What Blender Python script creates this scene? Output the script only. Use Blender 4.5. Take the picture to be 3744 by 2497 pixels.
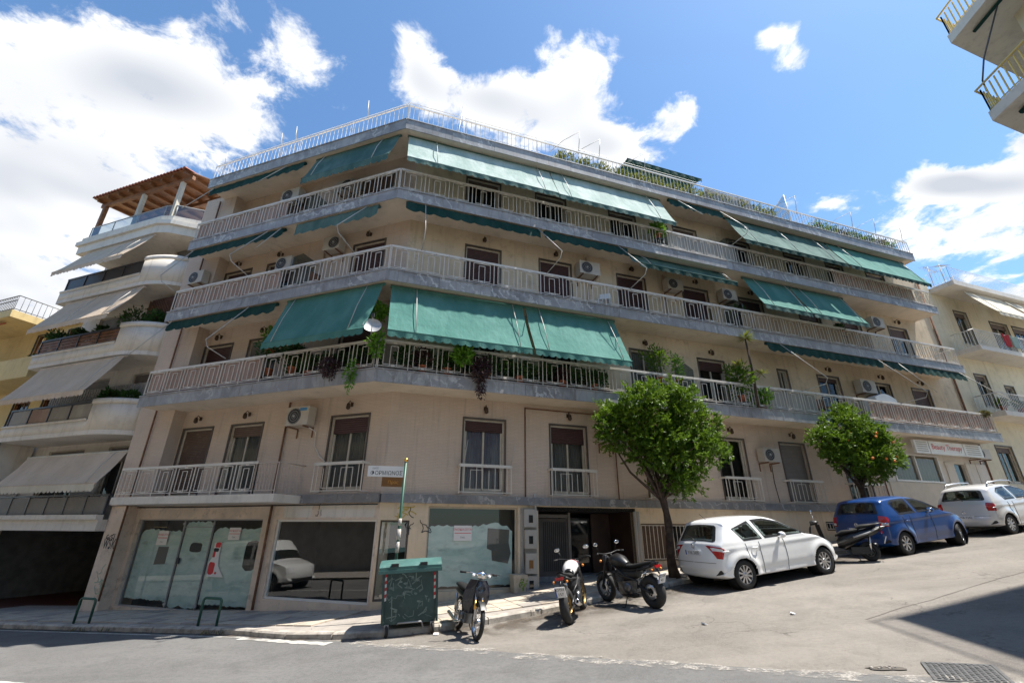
import bpy, bmesh, math, random
from mathutils import Vector, Matrix, noise as mnoise

rnd = random.Random(11)
scene = bpy.context.scene
COL = scene.collection
for o in list(bpy.data.objects):
    bpy.data.objects.remove(o)

# ------------------------------------------------------------------ camera
H = 1.65                                   # eye height above the datum
PITCH, ROLL = 0.3903, 0.00477
cam_d = bpy.data.cameras.new('camera')
cam = bpy.data.objects.new('camera', cam_d)
COL.objects.link(cam)
cam_d.lens = 16.0
cam_d.sensor_width = 36.0
cam_d.clip_end = 3000
_r = Vector((1, 0, 0)); _f = Vector((0, math.cos(PITCH), math.sin(PITCH))); _u = Vector((0, -math.sin(PITCH), math.cos(PITCH)))
_c, _s = math.cos(ROLL), math.sin(ROLL)
cr = _r * _c + _u * _s; cu = -_r * _s + _u * _c
M = Matrix((cr, cu, -_f)).transposed().to_4x4()
M.translation = Vector((0, 0, H))
cam.matrix_world = M
scene.camera = cam

# ------------------------------------------------------------------ sun, sky
SUN = Vector((0.449, 0.038, 1.0)).normalized()      # direction to the sun
sun_d = bpy.data.lights.new('sun', 'SUN')
sun_d.energy = 5.0
sun_d.angle = math.radians(0.55)
sun_d.color = (1.0, 0.95, 0.87)
sun = bpy.data.objects.new('sun', sun_d)
COL.objects.link(sun)
sun.location = (20, 4, 60)
sun.rotation_euler = SUN.to_track_quat('Z', 'Y').to_euler()

world = bpy.data.worlds.new('World')
scene.world = world
world.use_nodes = True
wn, wl = world.node_tree.nodes, world.node_tree.links
wn.clear()


def wnode(t, **kw):
    n = wn.new(t)
    for k, v in kw.items():
        if k == 'inp':
            for i, val in v.items():
                n.inputs[i].default_value = val
        else:
            setattr(n, k, v)
    return n


def wmath(op, a, b=None, c=None, clamp=False):
    n = wn.new('ShaderNodeMath'); n.operation = op; n.use_clamp = clamp
    for i, v in enumerate((a, b, c)):
        if v is None:
            continue
        if hasattr(v, 'links'):
            wl.new(v, n.inputs[i])
        else:
            n.inputs[i].default_value = v
    return n.outputs[0]


w_out = wnode('ShaderNodeOutputWorld')
sky = wnode('ShaderNodeTexSky', sky_type='NISHITA', sun_disc=False)
sky.sun_elevation = math.asin(SUN.z)
sky.sun_rotation = math.atan2(SUN.x, SUN.y)
sky.altitude = 150
sky.air_density = 1.0
sky.dust_density = 0.6
sky.ozone_density = 2.0
w_co = wnode('ShaderNodeTexCoord')
w_sep = wnode('ShaderNodeSeparateXYZ'); wl.new(w_co.outputs['Generated'], w_sep.inputs[0])
# the cloud deck is a flat layer: direction divided by its rise above the horizon
zc = wmath('MAXIMUM', w_sep.outputs[2], 0.02)
zc = wmath('ADD', zc, 0.12)
cxn = wmath('DIVIDE', w_sep.outputs[0], zc)
cyn = wmath('DIVIDE', w_sep.outputs[1], zc)
w_pos = wnode('ShaderNodeCombineXYZ'); wl.new(cxn, w_pos.inputs[0]); wl.new(cyn, w_pos.inputs[1])


def wnoise(scale, detail, rough, off, dist=0.0):
    mp = wnode('ShaderNodeMapping'); mp.inputs['Location'].default_value = off
    wl.new(w_pos.outputs[0], mp.inputs[0])
    n = wnode('ShaderNodeTexNoise'); n.inputs['Scale'].default_value = scale
    n.inputs['Detail'].default_value = detail; n.inputs['Roughness'].default_value = rough
    n.inputs['Distortion'].default_value = dist
    wl.new(mp.outputs[0], n.inputs['Vector'])
    return n.outputs[0]


# cloud banks (centre x, y, radius x, radius y, weight) in deck coordinates, then open sky
CLOUDS = [(-1.02, 0.60, 0.26, 0.11, 0.44), (-0.74, 0.65, 0.19, 0.11, 0.46), (-1.15, 0.90, 0.36, 0.20, 0.62), (-1.60, 1.35, 0.55, 0.40, 0.70), (-0.62, 0.75, 0.13, 0.11, 0.34),
          (-0.42, 0.60, 0.055, 0.080, 0.50), (-0.20, 0.62, 0.055, 0.095, 0.54), (-0.08, 0.70, 0.13, 0.055, 0.54), (0.06, 0.77, 0.16, 0.08, 0.60),
          (0.11, 0.61, 0.075, 0.045, 0.44), (0.16, 0.68, 0.07, 0.06, 0.40), (0.24, 0.84, 0.12, 0.060, 0.54), (0.37, 0.755, 0.042, 0.062, 0.54), (0.20, 1.05, 0.25, 0.12, 0.40),
          (0.49, 0.58, 0.032, 0.022, 0.48), (0.57, 0.62, 0.046, 0.032, 0.50), (1.08, 0.905, 0.11, 0.055, 0.64), (1.27, 0.885, 0.16, 0.06, 0.64), (1.22, 0.80, 0.07, 0.04, 0.5), (1.30, 1.06, 0.34, 0.11, 0.62), (1.14, 0.76, 0.055, 0.04, 0.48), (1.75, 1.4, 0.4, 0.2, 0.50), (0.80, 1.0, 0.10, 0.04, 0.24)]
dens = -0.06
for (bx, by, rx, ry, wgt) in CLOUDS:
    ddx = wmath('DIVIDE', wmath('SUBTRACT', cxn, bx), rx)
    ddy = wmath('DIVIDE', wmath('SUBTRACT', cyn, by), ry)
    d2 = wmath('ADD', wmath('MULTIPLY', ddx, ddx), wmath('MULTIPLY', ddy, ddy))
    g = wmath('EXPONENT', wmath('MULTIPLY', d2, -0.8))
    dens = wmath('ADD', dens, wmath('MULTIPLY', g, wgt))
# away from the part of the sky in view the deck goes on as broken cloud of the same kind
far2 = wmath('ADD', wmath('POWER', wmath('DIVIDE', cxn, 2.2), 2.0), wmath('POWER', wmath('DIVIDE', wmath('SUBTRACT', cyn, 1.2), 1.5), 2.0))
far = wmath('SUBTRACT', far2, 0.9, clamp=True)
dens = wmath('ADD', dens, wmath('MULTIPLY', far, wmath('MULTIPLY', wnoise(0.7, 0, 0.5, (11.0, 2.0, 0)), 0.42)))
fb = wnoise(8.0, 7, 0.64, (1.7, 0.4, 0), 0.28)
tot = wmath('ADD', dens, wmath('MULTIPLY', wmath('SUBTRACT', fb, 0.5), 1.45))
cl = wnode('ShaderNodeMapRange', interpolation_type='SMOOTHSTEP')
cl.inputs['From Min'].default_value = 0.20; cl.inputs['From Max'].default_value = 0.50
wl.new(tot, cl.inputs['Value'])
thick = wnode('ShaderNodeMapRange'); thick.inputs['From Min'].default_value = 0.35; thick.inputs['From Max'].default_value = 0.80
wl.new(wmath('ADD', dens, wmath('MULTIPLY', wmath('SUBTRACT', wnoise(2.6, 2, 0.55, (9.3, 1.4, 0)), 0.5), 0.9)), thick.inputs['Value'])
ccol = wnode('ShaderNodeMix', data_type='RGBA'); wl.new(thick.outputs[0], ccol.inputs['Factor'])
ccol.inputs['A'].default_value = (7.4, 7.35, 7.25, 1)
ccol.inputs['B'].default_value = (3.9, 4.15, 4.6, 1)
skyc = wnode('ShaderNodeMix', data_type='RGBA', blend_type='MULTIPLY'); skyc.inputs['Factor'].default_value = 1.0
wl.new(sky.outputs[0], skyc.inputs['A']); skyc.inputs['B'].default_value = (0.93, 1.18, 1.30, 1)
wmix = wnode('ShaderNodeMix', data_type='RGBA')
wl.new(cl.outputs[0], wmix.inputs['Factor'])
wl.new(skyc.outputs['Result'], wmix.inputs['A']); wl.new(ccol.outputs['Result'], wmix.inputs['B'])
bg = wnode('ShaderNodeBackground'); bg.inputs[1].default_value = 0.088
wl.new(wmix.outputs['Result'], bg.inputs[0]); wl.new(bg.outputs[0], w_out.inputs[0])

world.cycles.sampling_method = 'MANUAL'
world.cycles.sample_map_resolution = 512
scene.view_settings.view_transform = 'Standard'
scene.view_settings.look = 'None'
scene.view_settings.gamma = 1.0
scene.view_settings.use_curve_mapping = False
scene.view_settings.exposure = 1.0
scene.render.resolution_x, scene.render.resolution_y = 1024, 682
if hasattr(scene, 'cycles'):
    scene.cycles.max_bounces = 5
    scene.cycles.diffuse_bounces = 4
    scene.cycles.glossy_bounces = 3
    scene.cycles.caustics_reflective = False
    scene.cycles.caustics_refractive = False
    scene.cycles.transparent_max_bounces = 6

# ------------------------------------------------------------------ frames of the place
AL, AR = 1.2322, 1.2449                    # bearings of the two street fronts
dL = Vector((-math.sin(AL), math.cos(AL), 0)); dR = Vector((math.sin(AR), math.cos(AR), 0))
nL = Vector((-dL.y, dL.x, 0)); nR = Vector((dR.y, -dR.x, 0))
C0 = Vector((-3.4347, 12.6417, 0))
if nL.dot(C0) > 0: nL = -nL
if nR.dot(C0) > 0: nR = -nR


def FL(u, o, z):
    return C0 + dL * u + nL * o + Vector((0, 0, z + H))


def FR(u, o, z):
    return C0 + dR * u + nR * o + Vector((0, 0, z + H))


def smax(a, b, k=0.10):
    m = max(a, b)
    return m + k * math.log(math.exp((a - m) / k) + math.exp((b - m) / k))


def ground(x, y):
    p = Vector((x, y, 0)) - C0
    return smax(-1.99 - .046 * p.dot(dL), -1.25 + .102 * (p.dot(dR) - 7.9)) + H


def G(x, y, dz=0.0):
    return Vector((x, y, ground(x, y) + dz))
# ------------------------------------------------------------------ materials
MATS = {}


class NT:
    def __init__(s, name):
        s.m = bpy.data.materials.new(name); s.m.use_nodes = True
        s.n, s.l = s.m.node_tree.nodes, s.m.node_tree.links
        s.n.clear()
        s.out = s.n.new('ShaderNodeOutputMaterial')
        s.p = s.n.new('ShaderNodeBsdfPrincipled')
        s.l.new(s.p.outputs[0], s.out.inputs[0])
        MATS[name] = s.m

    def node(s, t, **kw):
        n = s.n.new(t)
        for k, v in kw.items():
            setattr(n, k, v)
        return n

    def put(s, sock, v):
        if hasattr(v, 'links'):
            s.l.new(v, sock)
        else:
            sock.default_value = v

    def math(s, op, a, b=None, clamp=False):
        n = s.node('ShaderNodeMath', operation=op, use_clamp=clamp)
        s.put(n.inputs[0], a)
        if b is not None: s.put(n.inputs[1], b)
        return n.outputs[0]

    def pos(s):
        return s.node('ShaderNodeNewGeometry').outputs['Position']

    def co(s, which='Object'):
        return s.node('ShaderNodeTexCoord').outputs[which]

    def mapping(s, v, scale=(1, 1, 1), rot=(0, 0, 0), loc=(0, 0, 0)):
        n = s.node('ShaderNodeMapping'); s.l.new(v, n.inputs[0])
        n.inputs['Scale'].default_value = scale; n.inputs['Rotation'].default_value = rot; n.inputs['Location'].default_value = loc
        return n.outputs[0]

    def noise(s, v, scale, detail=4, rough=.5, dist=0.0):
        n = s.node('ShaderNodeTexNoise'); s.l.new(v, n.inputs['Vector'])
        n.inputs['Scale'].default_value = scale; n.inputs['Detail'].default_value = detail
        n.inputs['Roughness'].default_value = rough; n.inputs['Distortion'].default_value = dist
        return n.outputs[0]

    def ramp(s, v, a, b, lo=0.0, hi=1.0):
        n = s.node('ShaderNodeMapRange', interpolation_type='SMOOTHSTEP')
        s.put(n.inputs['Value'], v)
        n.inputs['From Min'].default_value = a; n.inputs['From Max'].default_value = b
        n.inputs['To Min'].default_value = lo; n.inputs['To Max'].default_value = hi
        return n.outputs[0]

    def mix(s, f, a, b, mode='MIX'):
        n = s.node('ShaderNodeMix', data_type='RGBA', blend_type=mode)
        s.put(n.inputs['Factor'], f)
        for k, v in (('A', a), ('B', b)):
            if hasattr(v, 'links'): s.l.new(v, n.inputs[k])
            else: n.inputs[k].default_value = (*v, 1) if len(v) == 3 else v
        return n.outputs['Result']

    def bump(s, h, strength=.3, dist=.01):
        n = s.node('ShaderNodeBump'); n.inputs['Strength'].default_value = strength; n.inputs['Distance'].default_value = dist
        s.l.new(h, n.inputs['Height']); s.l.new(n.outputs[0], s.p.inputs['Normal'])

    def base(s, c):
        if hasattr(c, 'links'): s.l.new(c, s.p.inputs['Base Color'])
        else: s.p.inputs['Base Color'].default_value = (*c, 1)

    def set(s, **kw):
        for k, v in kw.items():
            s.put(s.p.inputs[k.replace('_', ' ')], v)
        return s


def simple(name, col, rough=.6, metal=0.0, var=.12, scale=3.0, dirt=None, dirt_amt=.5, bump=0.0, spec=.5, coat=0.0):
    t = NT(name)
    v = t.pos()
    n = t.noise(v, scale, 3, .6)
    c = t.mix(t.ramp(n, .3, .7), tuple(x * (1 - var) for x in col), tuple(min(1, x * (1 + var)) for x in col))
    if dirt:
        d = t.noise(v, scale * 2.3 + 1.1, 4, .68)
        c = t.mix(t.math('MULTIPLY', t.ramp(d, .5, .75), dirt_amt), c, dirt)
    if name.startswith('plaster'):
        sk = t.noise(t.mapping(v, (4.5, 4.5, .22)), 1.5, 4, .66)
        c = t.mix(t.math('MULTIPLY', t.ramp(sk, .50, .76), .42), c, dirt)
    t.base(c)
    t.set(Roughness=rough, Metallic=metal, Specular_IOR_Level=spec, Coat_Weight=coat)
    if bump:
        t.bump(t.noise(v, scale * 9, 2, .6), bump, .01)
    return t.m


# facade cladding: thin horizontal tiles painted over, dirt running down
def cladding(name, c1, c2, mortar, bw=.24, bh=.042, amt=.5):
    t = NT(name)
    uv = t.co('UV')
    br = t.node('ShaderNodeTexBrick'); t.l.new(uv, br.inputs['Vector'])
    br.inputs['Scale'].default_value = 1.0
    br.inputs['Brick Width'].default_value = bw; br.inputs['Row Height'].default_value = bh
    br.inputs['Mortar Size'].default_value = .006; br.inputs['Mortar Smooth'].default_value = .3; br.inputs['Bias'].default_value = 0
    br.inputs['Color1'].default_value = (*c1, 1); br.inputs['Color2'].default_value = (*c2, 1); br.inputs['Mortar'].default_value = (*mortar, 1)
    v = t.pos()
    big = t.noise(v, .55, 4, .6)
    c = t.mix(t.math('MULTIPLY', t.ramp(big, .42, .72), .35), br.outputs[0], (.40, .33, .27))
    streak = t.noise(t.mapping(v, (3.5, 3.5, .25)), 1.6, 4, .65)
    c = t.mix(t.math('MULTIPLY', t.ramp(streak, .52, .78), .38), c, (.24, .20, .165))
    t.base(c); t.set(Roughness=.82)
    h = t.math('ADD', t.math('MULTIPLY', br.outputs['Fac'], -amt), t.math('MULTIPLY', t.noise(v, 60, 3, .6), .5))
    t.bump(h, .55, .012)
    return t.m


cladding('cladding', (.62, .495, .395), (.575, .455, .36), (.495, .39, .31), amt=.4)
simple('plaster', (.60, .49, .35), .85, var=.08, scale=.8, dirt=(.30, .24, .18), dirt_amt=.5, bump=.25)
simple('plaster_cream', (.66, .53, .38), .85, var=.08, scale=.7, dirt=(.34, .25, .17), dirt_amt=.45, bump=.25)
simple('plaster_white', (.66, .61, .54), .85, var=.06, scale=.6, dirt=(.36, .32, .27), dirt_amt=.35, bump=.2)
simple('plaster_yellow', (.60, .46, .22), .85, var=.08, scale=.7, dirt=(.38, .27, .13), dirt_amt=.4, bump=.25)
simple('panel_beige', (.60, .53, .43), .7, var=.06)
simple('plaster_cream2', (.66, .58, .42), .85, var=.08, scale=.7, dirt=(.36, .29, .18), dirt_amt=.35, bump=.25)
simple('soffit', (.66, .57, .46), .9, var=.07, scale=.9, dirt=(.36, .30, .23), dirt_amt=.4)
simple('concrete', (.36, .34, .31), .9, var=.15, scale=1.4, dirt=(.18, .16, .14), dirt_amt=.6, bump=.35)
simple('column_paint', (.67, .54, .43), .8, var=.12, scale=1.2, dirt=(.32, .25, .19), dirt_amt=.7, bump=.2)


def marble(name, dark, light, vein):
    t = NT(name)
    v = t.pos()
    n0 = t.noise(v, 1.3, 5, .6, 1.2)
    c = t.mix(t.ramp(n0, .35, .68), dark, light)
    w = t.node('ShaderNodeTexWave', wave_type='BANDS', bands_direction='DIAGONAL')
    t.l.new(v, w.inputs['Vector'])
    w.inputs['Scale'].default_value = 1.1; w.inputs['Distortion'].default_value = 14; w.inputs['Detail'].default_value = 5
    w.inputs['Detail Scale'].default_value = 1.6; w.inputs['Detail Roughness'].default_value = .62
    c = t.mix(t.math('MULTIPLY', t.ramp(w.outputs[1], .80, .97), t.ramp(t.noise(v, .8, 3), .42, .6)), c, vein)
    st = t.noise(t.mapping(v, (5, 5, .7)), 2.2, 6, .65)
    c = t.mix(t.math('MULTIPLY', t.ramp(st, .48, .72), .7), c, (.135, .12, .105))
    ru = t.noise(t.mapping(v, (9, 9, .6), loc=(3, 1, 0)), 1.2, 4, .6)
    c = t.mix(t.math('MULTIPLY', t.ramp(ru, .62, .78), .5), c, (.27, .19, .13))
    rnd_i = t.node('ShaderNodeObjectInfo').outputs['Random']
    c = t.mix(t.math('MULTIPLY', rnd_i, .30), c, tuple(x * 1.35 for x in light))
    t.base(c); t.set(Roughness=.5, Specular_IOR_Level=.4)
    t.bump(t.noise(v, 30, 4), .1, .004)
    return t.m


marble('marble', (.205, .20, .205), (.33, .325, .325), (.50, .49, .475))
marble('marble_band', (.13, .13, .14), (.22, .22, .225), (.40, .385, .37))


def painted_metal(name, col, rust=(.23, .10, .045), amt=.5, rough=.45):
    t = NT(name)
    v = t.pos()
    n = t.noise(v, 7, 3, .7)
    c = t.mix(t.math('MULTIPLY', t.ramp(n, .58, .74), amt), col, rust)
    n2 = t.noise(v, 1.4, 2, .6)
    c = t.mix(t.math('MULTIPLY', t.ramp(n2, .45, .7), .3), c, tuple(x * .62 for x in col))
    t.base(c); t.set(Roughness=rough)
    return t.m


painted_metal('rail_white', (.64, .59, .52), amt=.45)
painted_metal('rail_roof', (.74, .72, .69), amt=.2)
painted_metal('rail_rusty', (.50, .41, .35), amt=.8)
painted_metal('rail_dark', (.06, .06, .065), amt=.15)
painted_metal('rail_yellow', (.70, .52, .16), amt=.15)
painted_metal('arm_metal', (.46, .44, .40), amt=.25)
painted_metal('green_paint', (.02, .085, .055), amt=.2)
painted_metal('grey_metal', (.33, .33, .33), amt=.25)
painted_metal('alu_white', (.72, .70, .66), amt=.1, rough=.4)
painted_metal('meter_grey', (.40, .37, .33), amt=.4, rough=.6)


def cloth(name, col, fade, trans=.12):
    t = NT(name)
    v = t.pos()
    n = t.noise(t.mapping(v, (1, 1, .35)), 1.6, 5, .6)
    c = t.mix(t.ramp(n, .35, .7), col, fade)
    d = t.noise(v, 5, 3, .7)
    c = t.mix(t.math('MULTIPLY', t.ramp(d, .55, .8), .22), c, tuple(x * .45 + .02 for x in col))
    sk = t.noise(t.mapping(v, (6, 6, .5)), 1.3, 3, .65)
    c = t.mix(t.math('MULTIPLY', t.ramp(sk, .5, .75), .28), c, tuple(x * .6 + .045 for x in col))
    t.base(c); t.set(Roughness=.85, Specular_IOR_Level=.2)
    tr = t.node('ShaderNodeBsdfTranslucent'); t.l.new(c, tr.inputs[0])
    mx = t.node('ShaderNodeMixShader'); mx.inputs[0].default_value = trans
    t.l.new(t.p.outputs[0], mx.inputs[1]); t.l.new(tr.outputs[0], mx.inputs[2]); t.l.new(mx.outputs[0], t.out.inputs[0])
    t.bump(t.math('ADD', t.noise(v, 3.2, 4, .5), t.math('MULTIPLY', t.noise(t.mapping(v, (7, 7, .8)), 1.2, 2, .5), .8)), .35, .06)
    return t.m


cloth('awning_teal', (.068, .200, .170), (.105, .255, .222))
cloth('awning_green', (.055, .120, .106), (.12, .200, .178))
cloth('awning_pale', (.29, .385, .35), (.44, .52, .485))
cloth('awning_dark', (.008, .042, .035), (.018, .060, .050), .08)
cloth('awning_beige', (.58, .46, .34), (.66, .535, .41))
cloth('awning_cream', (.58, .53, .42), (.66, .60, .49))
cloth('curtain_grey', (.17, .165, .16), (.27, .26, .245), .1)
cloth('curtain_plum', (.17, .10, .115), (.30, .26, .26), .1)
cloth('reed', (.34, .26, .18), (.42, .33, .23), .1)
cloth('sheet_pink', (.36, .25, .20), (.44, .32, .26), .1)
cloth('sheet_grey', (.34, .32, .29), (.44, .42, .38), .1)
cloth('laundry_red', (.35, .03, .04), (.45, .05, .05), .1)

# glass: thin, reflecting at grazing angles
def glass(name, tint=(.85, .93, .9), refl=.06, rough=.02):
    t = NT(name)
    t.n.remove(t.p)
    tr = t.node('ShaderNodeBsdfTransparent'); tr.inputs[0].default_value = (*tint, 1)
    gl = t.node('ShaderNodeBsdfGlossy'); gl.inputs['Roughness'].default_value = rough
    lw = t.node('ShaderNodeLayerWeight'); lw.inputs[0].default_value = .5
    f = t.math('MINIMUM', t.math('ADD', t.math('MULTIPLY', t.math('POWER', lw.outputs['Facing'], 4.0), .9), refl), 1.0)
    mx = t.node('ShaderNodeMixShader'); t.l.new(f, mx.inputs[0]); t.l.new(tr.outputs[0], mx.inputs[1]); t.l.new(gl.outputs[0], mx.inputs[2])
    t.l.new(mx.outputs[0], t.out.inputs[0])
    return t.m


glass('shop_glass', (.85, .9, .88), .13)
glass('wash_glass', (.92, .95, .94), .05)
glass('window_glass', (.7, .72, .7), .02)
glass('frosted', (.55, .62, .64), .15, .25)
glass('car_glass', (.50, .56, .54), .07)


def dark_glass(name, col=(.012, .014, .016), rough=.05):
    t = NT(name); t.base(col); t.set(Roughness=rough, Specular_IOR_Level=.6); return t.m


dark_glass('pane_dark')
dark_glass('car_window', (.014, .018, .017), .03)
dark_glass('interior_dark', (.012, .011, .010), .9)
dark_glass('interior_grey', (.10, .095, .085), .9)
simple('shutter_maroon', (.050, .019, .020), .55, var=.12, scale=2, dirt=(.12, .07, .06), dirt_amt=.3)
simple('shutter_brown', (.10, .062, .044), .6, var=.12, scale=2, dirt=(.24, .17, .12), dirt_amt=.4)
simple('shutter_grey', (.17, .15, .135), .6, var=.1, scale=2)
simple('trim_dark', (.085, .07, .06), .6, var=.15)
simple('wood_frame', (.46, .41, .33), .6, var=.1, dirt=(.26, .2, .15))
simple('wood_beam', (.19, .078, .028), .6, var=.25, scale=4)
simple('entrance_marble', (.055, .030, .022), .4, var=.3, scale=3)
simple('wood_brown', (.16, .07, .03), .6, var=.25, scale=4)
simple('clay_tile', (.30, .085, .04), .8, var=.25, scale=5, dirt=(.16, .07, .05))
simple('clay_pot', (.42, .13, .06), .8, var=.15)
simple('ac_white', (.47, .42, .35), .5, var=.06, scale=3, dirt=(.40, .34, .27), dirt_amt=.5)
simple('ac_dark', (.03, .03, .032), .6)
simple('ac_blue', (.06, .22, .42), .5)
simple('lamp_bronze', (.06, .035, .022), .5, metal=.3)
simple('cable_black', (.02, .02, .02), .6)
simple('cable_white', (.6, .56, .5), .6)
simple('pipe_beige', (.47, .38, .30), .7, dirt=(.3, .2, .14))
simple('rust', (.17, .085, .05), .9, var=.3, scale=6)
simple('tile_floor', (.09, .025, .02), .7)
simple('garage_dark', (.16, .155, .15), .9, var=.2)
simple('white_plastic', (.72, .72, .70), .4, var=.04)
simple('paper', (.74, .72, .70), .7, var=.03)
simple('red_print', (.62, .045, .05), .7, var=.05)
simple('black_print', (.02, .02, .022), .7, var=.05)
simple('brown_sign', (.20, .085, .02), .5, var=.1)
simple('chalk', (.17, .225, .21), .9, var=.2, scale=9)
simple('graffiti_black', (.03, .03, .035), .7)
simple('graffiti_green', (.25, .38, .27), .8)
simple('tar', (.085, .074, .062), .9, var=.2)
simple('graffiti_gold', (.45, .33, .06), .8)
simple('gold', (.75, .42, .10), .3, metal=1.0)
simple('dish_grey', (.40, .40, .40), .45, metal=.3)
simple('sticker', (.42, .38, .35), .7, var=.3, scale=25)
simple('bin_green', (.030, .066, .062), .55, var=.18, scale=3, dirt=(.11, .15, .14), dirt_amt=.5)
simple('bin_lid', (.048, .125, .115), .5, var=.12, scale=3, dirt=(.16, .25, .22), dirt_amt=.4)
simple('rubber', (.018, .018, .018), .8, var=.2, scale=8, dirt=(.06, .055, .05))
simple('wheel_grey', (.22, .21, .20), .6)
simple('black_plastic', (.014, .014, .015), .45)
simple('seat_black', (.012, .012, .012), .65, spec=.3)
simple('engine', (.16, .16, .165), .35, metal=.9, var=.3, scale=14)
simple('chrome', (.72, .72, .72), .12, metal=1.0, var=.04)
simple('alloy', (.55, .55, .56), .28, metal=.85, var=.06)
simple('gold_rim', (.30, .20, .07), .4, metal=.7)
simple('bike_black', (.010, .010, .011), .38, coat=.2)
simple('bike_white', (.72, .70, .68), .25, coat=.5, var=.03)
simple('moped_blue', (.018, .02, .032), .22, coat=.6)
simple('plate_white', (.70, .71, .72), .4, var=.04)
simple('plate_blue', (.02, .07, .35), .4)
simple('red_lamp', (.42, .012, .015), .15, coat=.5)
simple('clear_lamp', (.70, .70, .70), .1, coat=.7)
simple('amber_lamp', (.75, .25, .03), .2)
simple('mirror', (.85, .87, .9), .03, metal=1.0, var=.0)


def paint(name, col, metal=0.0, rough=.35, coat=.9):
    t = NT(name)
    v = t.pos()
    dust = t.ramp(t.noise(v, 2.2, 5, .6), .4, .75)
    c = t.mix(t.math('MULTIPLY', dust, .07), col, (.42, .38, .33))
    t.base(c); t.set(Roughness=rough, Metallic=metal, Coat_Weight=coat, Coat_Roughness=.06)
    return t.m


paint('car_white', (.84, .84, .83))
paint('car_blue', (.002, .045, .19), .0, .3, .6)
paint('car_silver', (.66, .66, .66), .2, .32)
paint('van_white', (.72, .72, .70))


def leafmat(name, a, b, c):
    t = NT(name)
    g = t.node('ShaderNodeNewGeometry').outputs['Random Per Island']
    n = t.noise(t.pos(), 2.4, 3)
    col = t.mix(g, a, b)
    col = t.mix(t.math('MULTIPLY', t.ramp(n, .45, .7), .6), col, c)
    t.base(col); t.set(Roughness=.5, Specular_IOR_Level=.28)
    tr = t.node('ShaderNodeBsdfTranslucent'); t.l.new(t.mix(.5, col, c), tr.inputs[0])
    mx = t.node('ShaderNodeMixShader'); mx.inputs[0].default_value = .28
    t.l.new(t.p.outputs[0], mx.inputs[1]); t.l.new(tr.outputs[0], mx.inputs[2]); t.l.new(mx.outputs[0], t.out.inputs[0])
    return t.m


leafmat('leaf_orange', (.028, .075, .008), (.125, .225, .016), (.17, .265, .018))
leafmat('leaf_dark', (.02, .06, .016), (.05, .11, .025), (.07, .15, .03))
leafmat('leaf_bright', (.09, .24, .02), (.16, .33, .04), (.24, .38, .05))
leafmat('leaf_plum', (.035, .014, .02), (.07, .03, .035), (.16, .11, .10))
leafmat('leaf_yellow', (.20, .21, .03), (.28, .26, .05), (.16, .22, .03))
leafmat('leaf_dry', (.14, .12, .05), (.20, .17, .07), (.10, .12, .03))
simple('bark', (.065, .042, .03), .95, var=.35, scale=8, bump=.8)
simple('stem_green', (.08, .11, .03), .8)
simple('fruit', (.75, .21, .02), .5, var=.1)


def asphalt(name, c1, c2, crack, rot):
    t = NT(name)
    v = t.pos()
    fine = t.noise(v, 95, 3, .75)
    med = t.noise(v, 13, 4, .7)
    patch_ = t.noise(v, 1.3, 5, .62)
    big = t.noise(v, .3, 4, .55, .6)
    c = t.mix(t.ramp(big, .35, .68), c1, c2)
    c = t.mix(t.math('MULTIPLY', t.ramp(patch_, .46, .66), .6), c, tuple(x * .66 for x in c1))
    c = t.mix(t.math('MULTIPLY', t.ramp(med, .42, .68), .55), c, tuple(x * .60 for x in c1))
    c = t.mix(t.math('MULTIPLY', t.ramp(fine, .46, .60), .6), c, tuple(min(1, x * 1.40) for x in c2))
    wear = t.noise(t.mapping(v, (.10, 1.1, 1), rot=(0, 0, rot)), 1.0, 4, .55)
    c = t.mix(t.math('MULTIPLY', t.ramp(wear, .48, .68), .40), c, tuple(min(1, x * 1.22) for x in c2))
    vo = t.node('ShaderNodeTexVoronoi', feature='DISTANCE_TO_EDGE')
    wv = t.node('ShaderNodeVectorMath', operation='ADD')
    nz_ = t.node('ShaderNodeTexNoise'); t.l.new(v, nz_.inputs['Vector']); nz_.inputs['Scale'].default_value = 1.6; nz_.inputs['Detail'].default_value = 6
    t.l.new(v, wv.inputs[0]); t.l.new(nz_.outputs['Color'], wv.inputs[1])
    t.l.new(wv.outputs[0], vo.inputs['Vector']); vo.inputs['Scale'].default_value = .45
    ck = t.math('MULTIPLY', t.math('SUBTRACT', 1.0, t.ramp(vo.outputs['Distance'], .0, .010)), t.ramp(t.noise(v, .6, 2), .5, .62))
    c = t.mix(t.math('MULTIPLY', ck, crack), c, (.05, .046, .042))
    oil = t.ramp(t.noise(t.mapping(v, (1, 1, 1), loc=(4, 9, 0)), .8, 6, .65, .4), .60, .76)
    c = t.mix(t.math('MULTIPLY', oil, .5), c, (.075, .066, .058))
    t.base(c); t.set(Roughness=.88, Specular_IOR_Level=.3)
    t.bump(t.math('ADD', t.math('MULTIPLY', fine, .8), t.math('MULTIPLY', med, .8)), .6, .012)
    return t.m


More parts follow.
